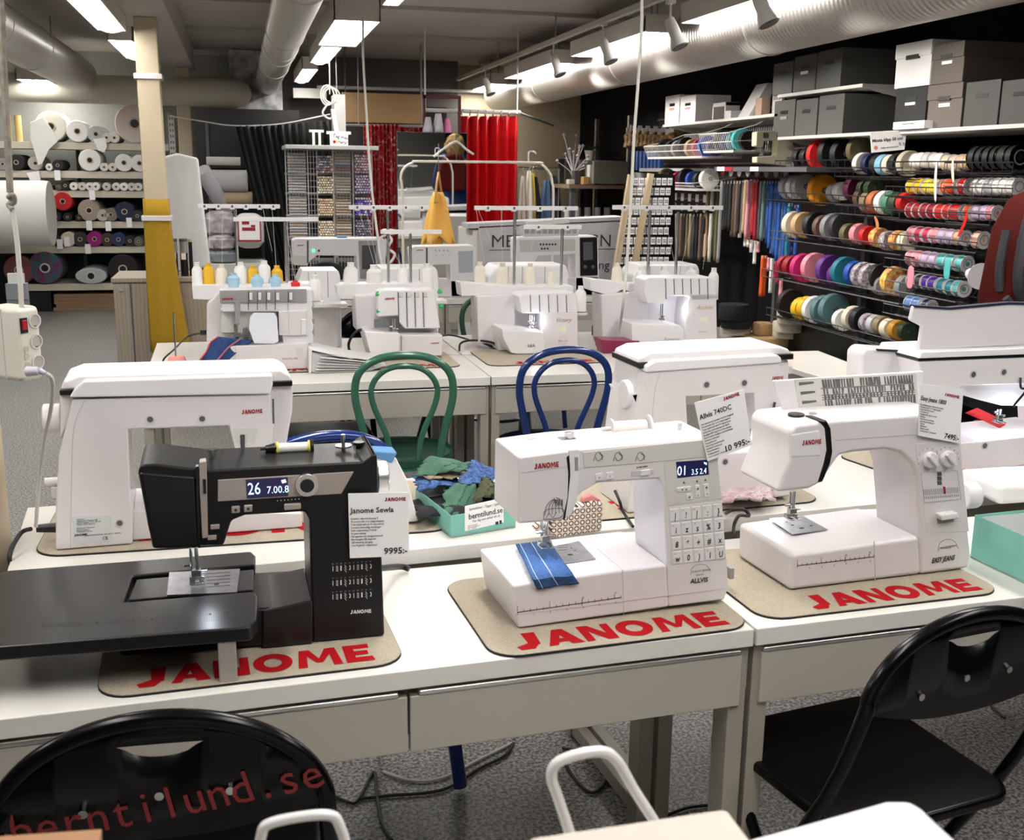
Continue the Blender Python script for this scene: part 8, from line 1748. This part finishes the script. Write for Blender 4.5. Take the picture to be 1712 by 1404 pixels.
for x in (.06, .20): MB().tube([(x, -.012, H_*.88), (x-.03, -.022, H_*.66), (x-.035, -.024, H_*.35), (x+.02, -.012, .08)], .028, 8).build('pack_strap', bb_, t)
MB().box(.01, W_-.02, -.012, .004, H_*.60, H_*.66).build('pack_strap', bb_, t, bevel=.004); MB().tube([(.0, .05, H_*.7), (-.012, .05, H_*.45), (.0, .05, .14)], .016, 8).build('side_strap', bb_, t); MB().tube([(-.01, .0, .12), (.10, -.02, .02), (.25, -.02, .06)], .014, 8).build('waist_strap', bb_, t)
# ------------------------------------------------------------------ socket strip on the near pillar, cords
o = PY(62, 632, 1.93); PLn = Plane(PY(40, 640, 1.93), math.radians(58)); k = PXM(o)
a_ = PY(37, 640, 1.93); zt2, zb2 = PY(37, 515, 1.93).z, PY(37, 640, 1.93).z
t = thing('socket_strip', 'white extension socket with red switch hanging by the near pillar', 'socket strip', (a_.x, a_.y, zb2), math.radians(52)); Hs = zt2-zb2
# front face looks right, towards the desks: local x along the face
MB().box(0, .050, 0, .075, 0, Hs).build('strip_body', mat('ivory_plastic', (.70, .67, .58), .35), t, bevel=.010, seg=3)
MB().box(-.0008, .0508, .034, .036, .004, Hs-.004).build('body_seam', 'warm', t)
for k_, z in enumerate((.80, .52, .24)):
    s_ = MB()._ring((.036, -.0005, Hs*z), (0, -1, 0), .0125, .0105, .0015, 24).build('socket_rim', 'white', t); MB().cyl((.036, .001, Hs*z), (.036, -.0007, Hs*z), .0105, n=20).build('socket_well', C((.45, .42, .36)), s_); MB().box(.033, .039, -.001, 0, Hs*z-.0105, Hs*z-.0075).build('earth_clip', C((.25, .12, .04), .3), s_)
for z in (.44, .34, .22): MB().lathe([(.001, 0), (.006, .0005), (.006, .001)], (.014, 0, Hs*z), (0, -1, 0), 6).build('flat_socket', C((.50, .47, .40)), t)
MB().box(.006, .020, -.002, .0, Hs*.66, Hs*.86).build('switch_frame', 'black', t); MB().box(.008, .018, -.0035, -.001, Hs*.70, Hs*.83).build('red_switch', mat('red_switch', (.40, .005, .01), .25), t, bevel=.001)
pl = PY(72, 623, 1.90); tag(MB().cyl(PY(46, 621, 1.90), PY(66, 620, 1.89), .0085, .007, 14).cyl(PY(66, 620, 1.89), PY(76, 624, 1.89), .006, .0035, 10).build('cable_plug', C((.55, .53, .60), .4)), 'pale grey plug in the lowest socket of the hanging extension strip', 'plug')
cord([PY(76, 624, 1.89), PY(86, 632, 1.9), PY(88, 655, 1.95), PY(84, 690, 2.0), PY(74, 740, 2.05), PY(66, 800, 2.1), PY(62, 850, 2.12), PY(60, 880, 2.14)+Vector((0, 0, 0))], 'white cord dropping from the extension strip behind the left machine', .0035, 'wcord')
cord([PY(36, 514, 1.95), PY(33, 460, 1.95), PY(28, 400, 1.95), PY(20, 345, 1.95), PY(17, 320, 1.95)], 'pale cord rising from the extension strip to a knot', .0042, 'wcord')
tag(MB().tube([PY(17, 322, 1.95), PY(14, 260, 1.95), PY(8, 150, 1.95), PY(2, 20, 1.95), PY(-4, -60, 1.95), (PY(-4, -60, 1.95).x, 1.95, ZC-.001)], .0055, 8).tube([PY(13, 330, 1.945), PY(22, 326, 1.94), PY(24, 338, 1.945), PY(14, 342, 1.95), PY(20, 350, 1.945)], .004, 8).build('knotted_rope', 'rope'), 'grey knotted rope hanging from the ceiling at the left edge', 'rope')
tag(MB().tube([PY(1073, 0, 3.9), PY(1072, 60, 3.9), PY(1066, 150, 3.9), PY(1060, 230, 3.9), PY(1055, 330, 3.9), PY(1048, 440, 3.9), PY(1040, 520, 3.9), PY(1033, 560, 4.2)], .006, 8).tube([PY(1073, 0, 3.9), (PY(1073, 0, 3.9).x, 3.9, ZC-.001)], .006, 8).build('ceiling_cable', 'wcord'), 'long white cord hanging from the ceiling to the right serger', 'cord')
tag(MB().tube([PY(640, 450, 5.8), PY(634, 400, 5.85), PY(668, 388, 5.85), PY(640, 385, 5.85), PY(655, 400, 5.8), PY(648, 415, 5.8), PY(660, 425, 5.8), PY(650, 438, 5.8), PY(645, 400, 5.8)], .007, 8).build('tangled_cable', 'white'), 'tangled white cable beside the grey touch screen', 'cable')
# floor cables under the front desks
def fc(pts, l, m='cord', r=.004): cord([PZ(x, y, .006) for x, y in pts], l, r, m)
fc([(860, 1236), (845, 1262), (800, 1285), (740, 1320), (650, 1330), (600, 1335)], 'black cable snaking over the floor under the front desk')
fc([(860, 1240), (800, 1270), (740, 1300), (690, 1305), (640, 1290)], 'beige cable on the floor beside the black one', 'wcord')
fc([(520, 1310), (580, 1340), (600, 1335), (625, 1290), (630, 1330), (640, 1380), (655, 1404)], 'black cable curling on the floor behind the left chair')
fc([(940, 1250), (950, 1252), (1000, 1260), (1015, 1300), (990, 1325), (960, 1300), (940, 1265)], 'black cable looping around the desk legs')
fc([(1206, 1190), (1192, 1230), (1195, 1270), (1202, 1290)], 'black cable bending beside the right desk leg'); fc([(1110, 1365), (1150, 1350), (1200, 1345)], 'black cable on the floor left of the right desk leg')
fc([(1660, 1150), (1655, 1175), (1680, 1200)], 'black cable on the floor behind the right folding chair')
# ================================================================== lettering becomes meshes
bpy.context.view_layer.update()
dg = bpy.context.evaluated_depsgraph_get()
for o in [o for o in list(SC.objects) if o.type == 'FONT']:
    me = bpy.data.meshes.new_from_object(o.evaluated_get(dg)); n = bpy.data.objects.new('tmp', me); COL.objects.link(n)
    n.parent = o.parent; n.location = o.location; n.rotation_euler = o.rotation_euler; n.scale = o.scale
    nm = o.name; bpy.data.objects.remove(o); n.name = nm
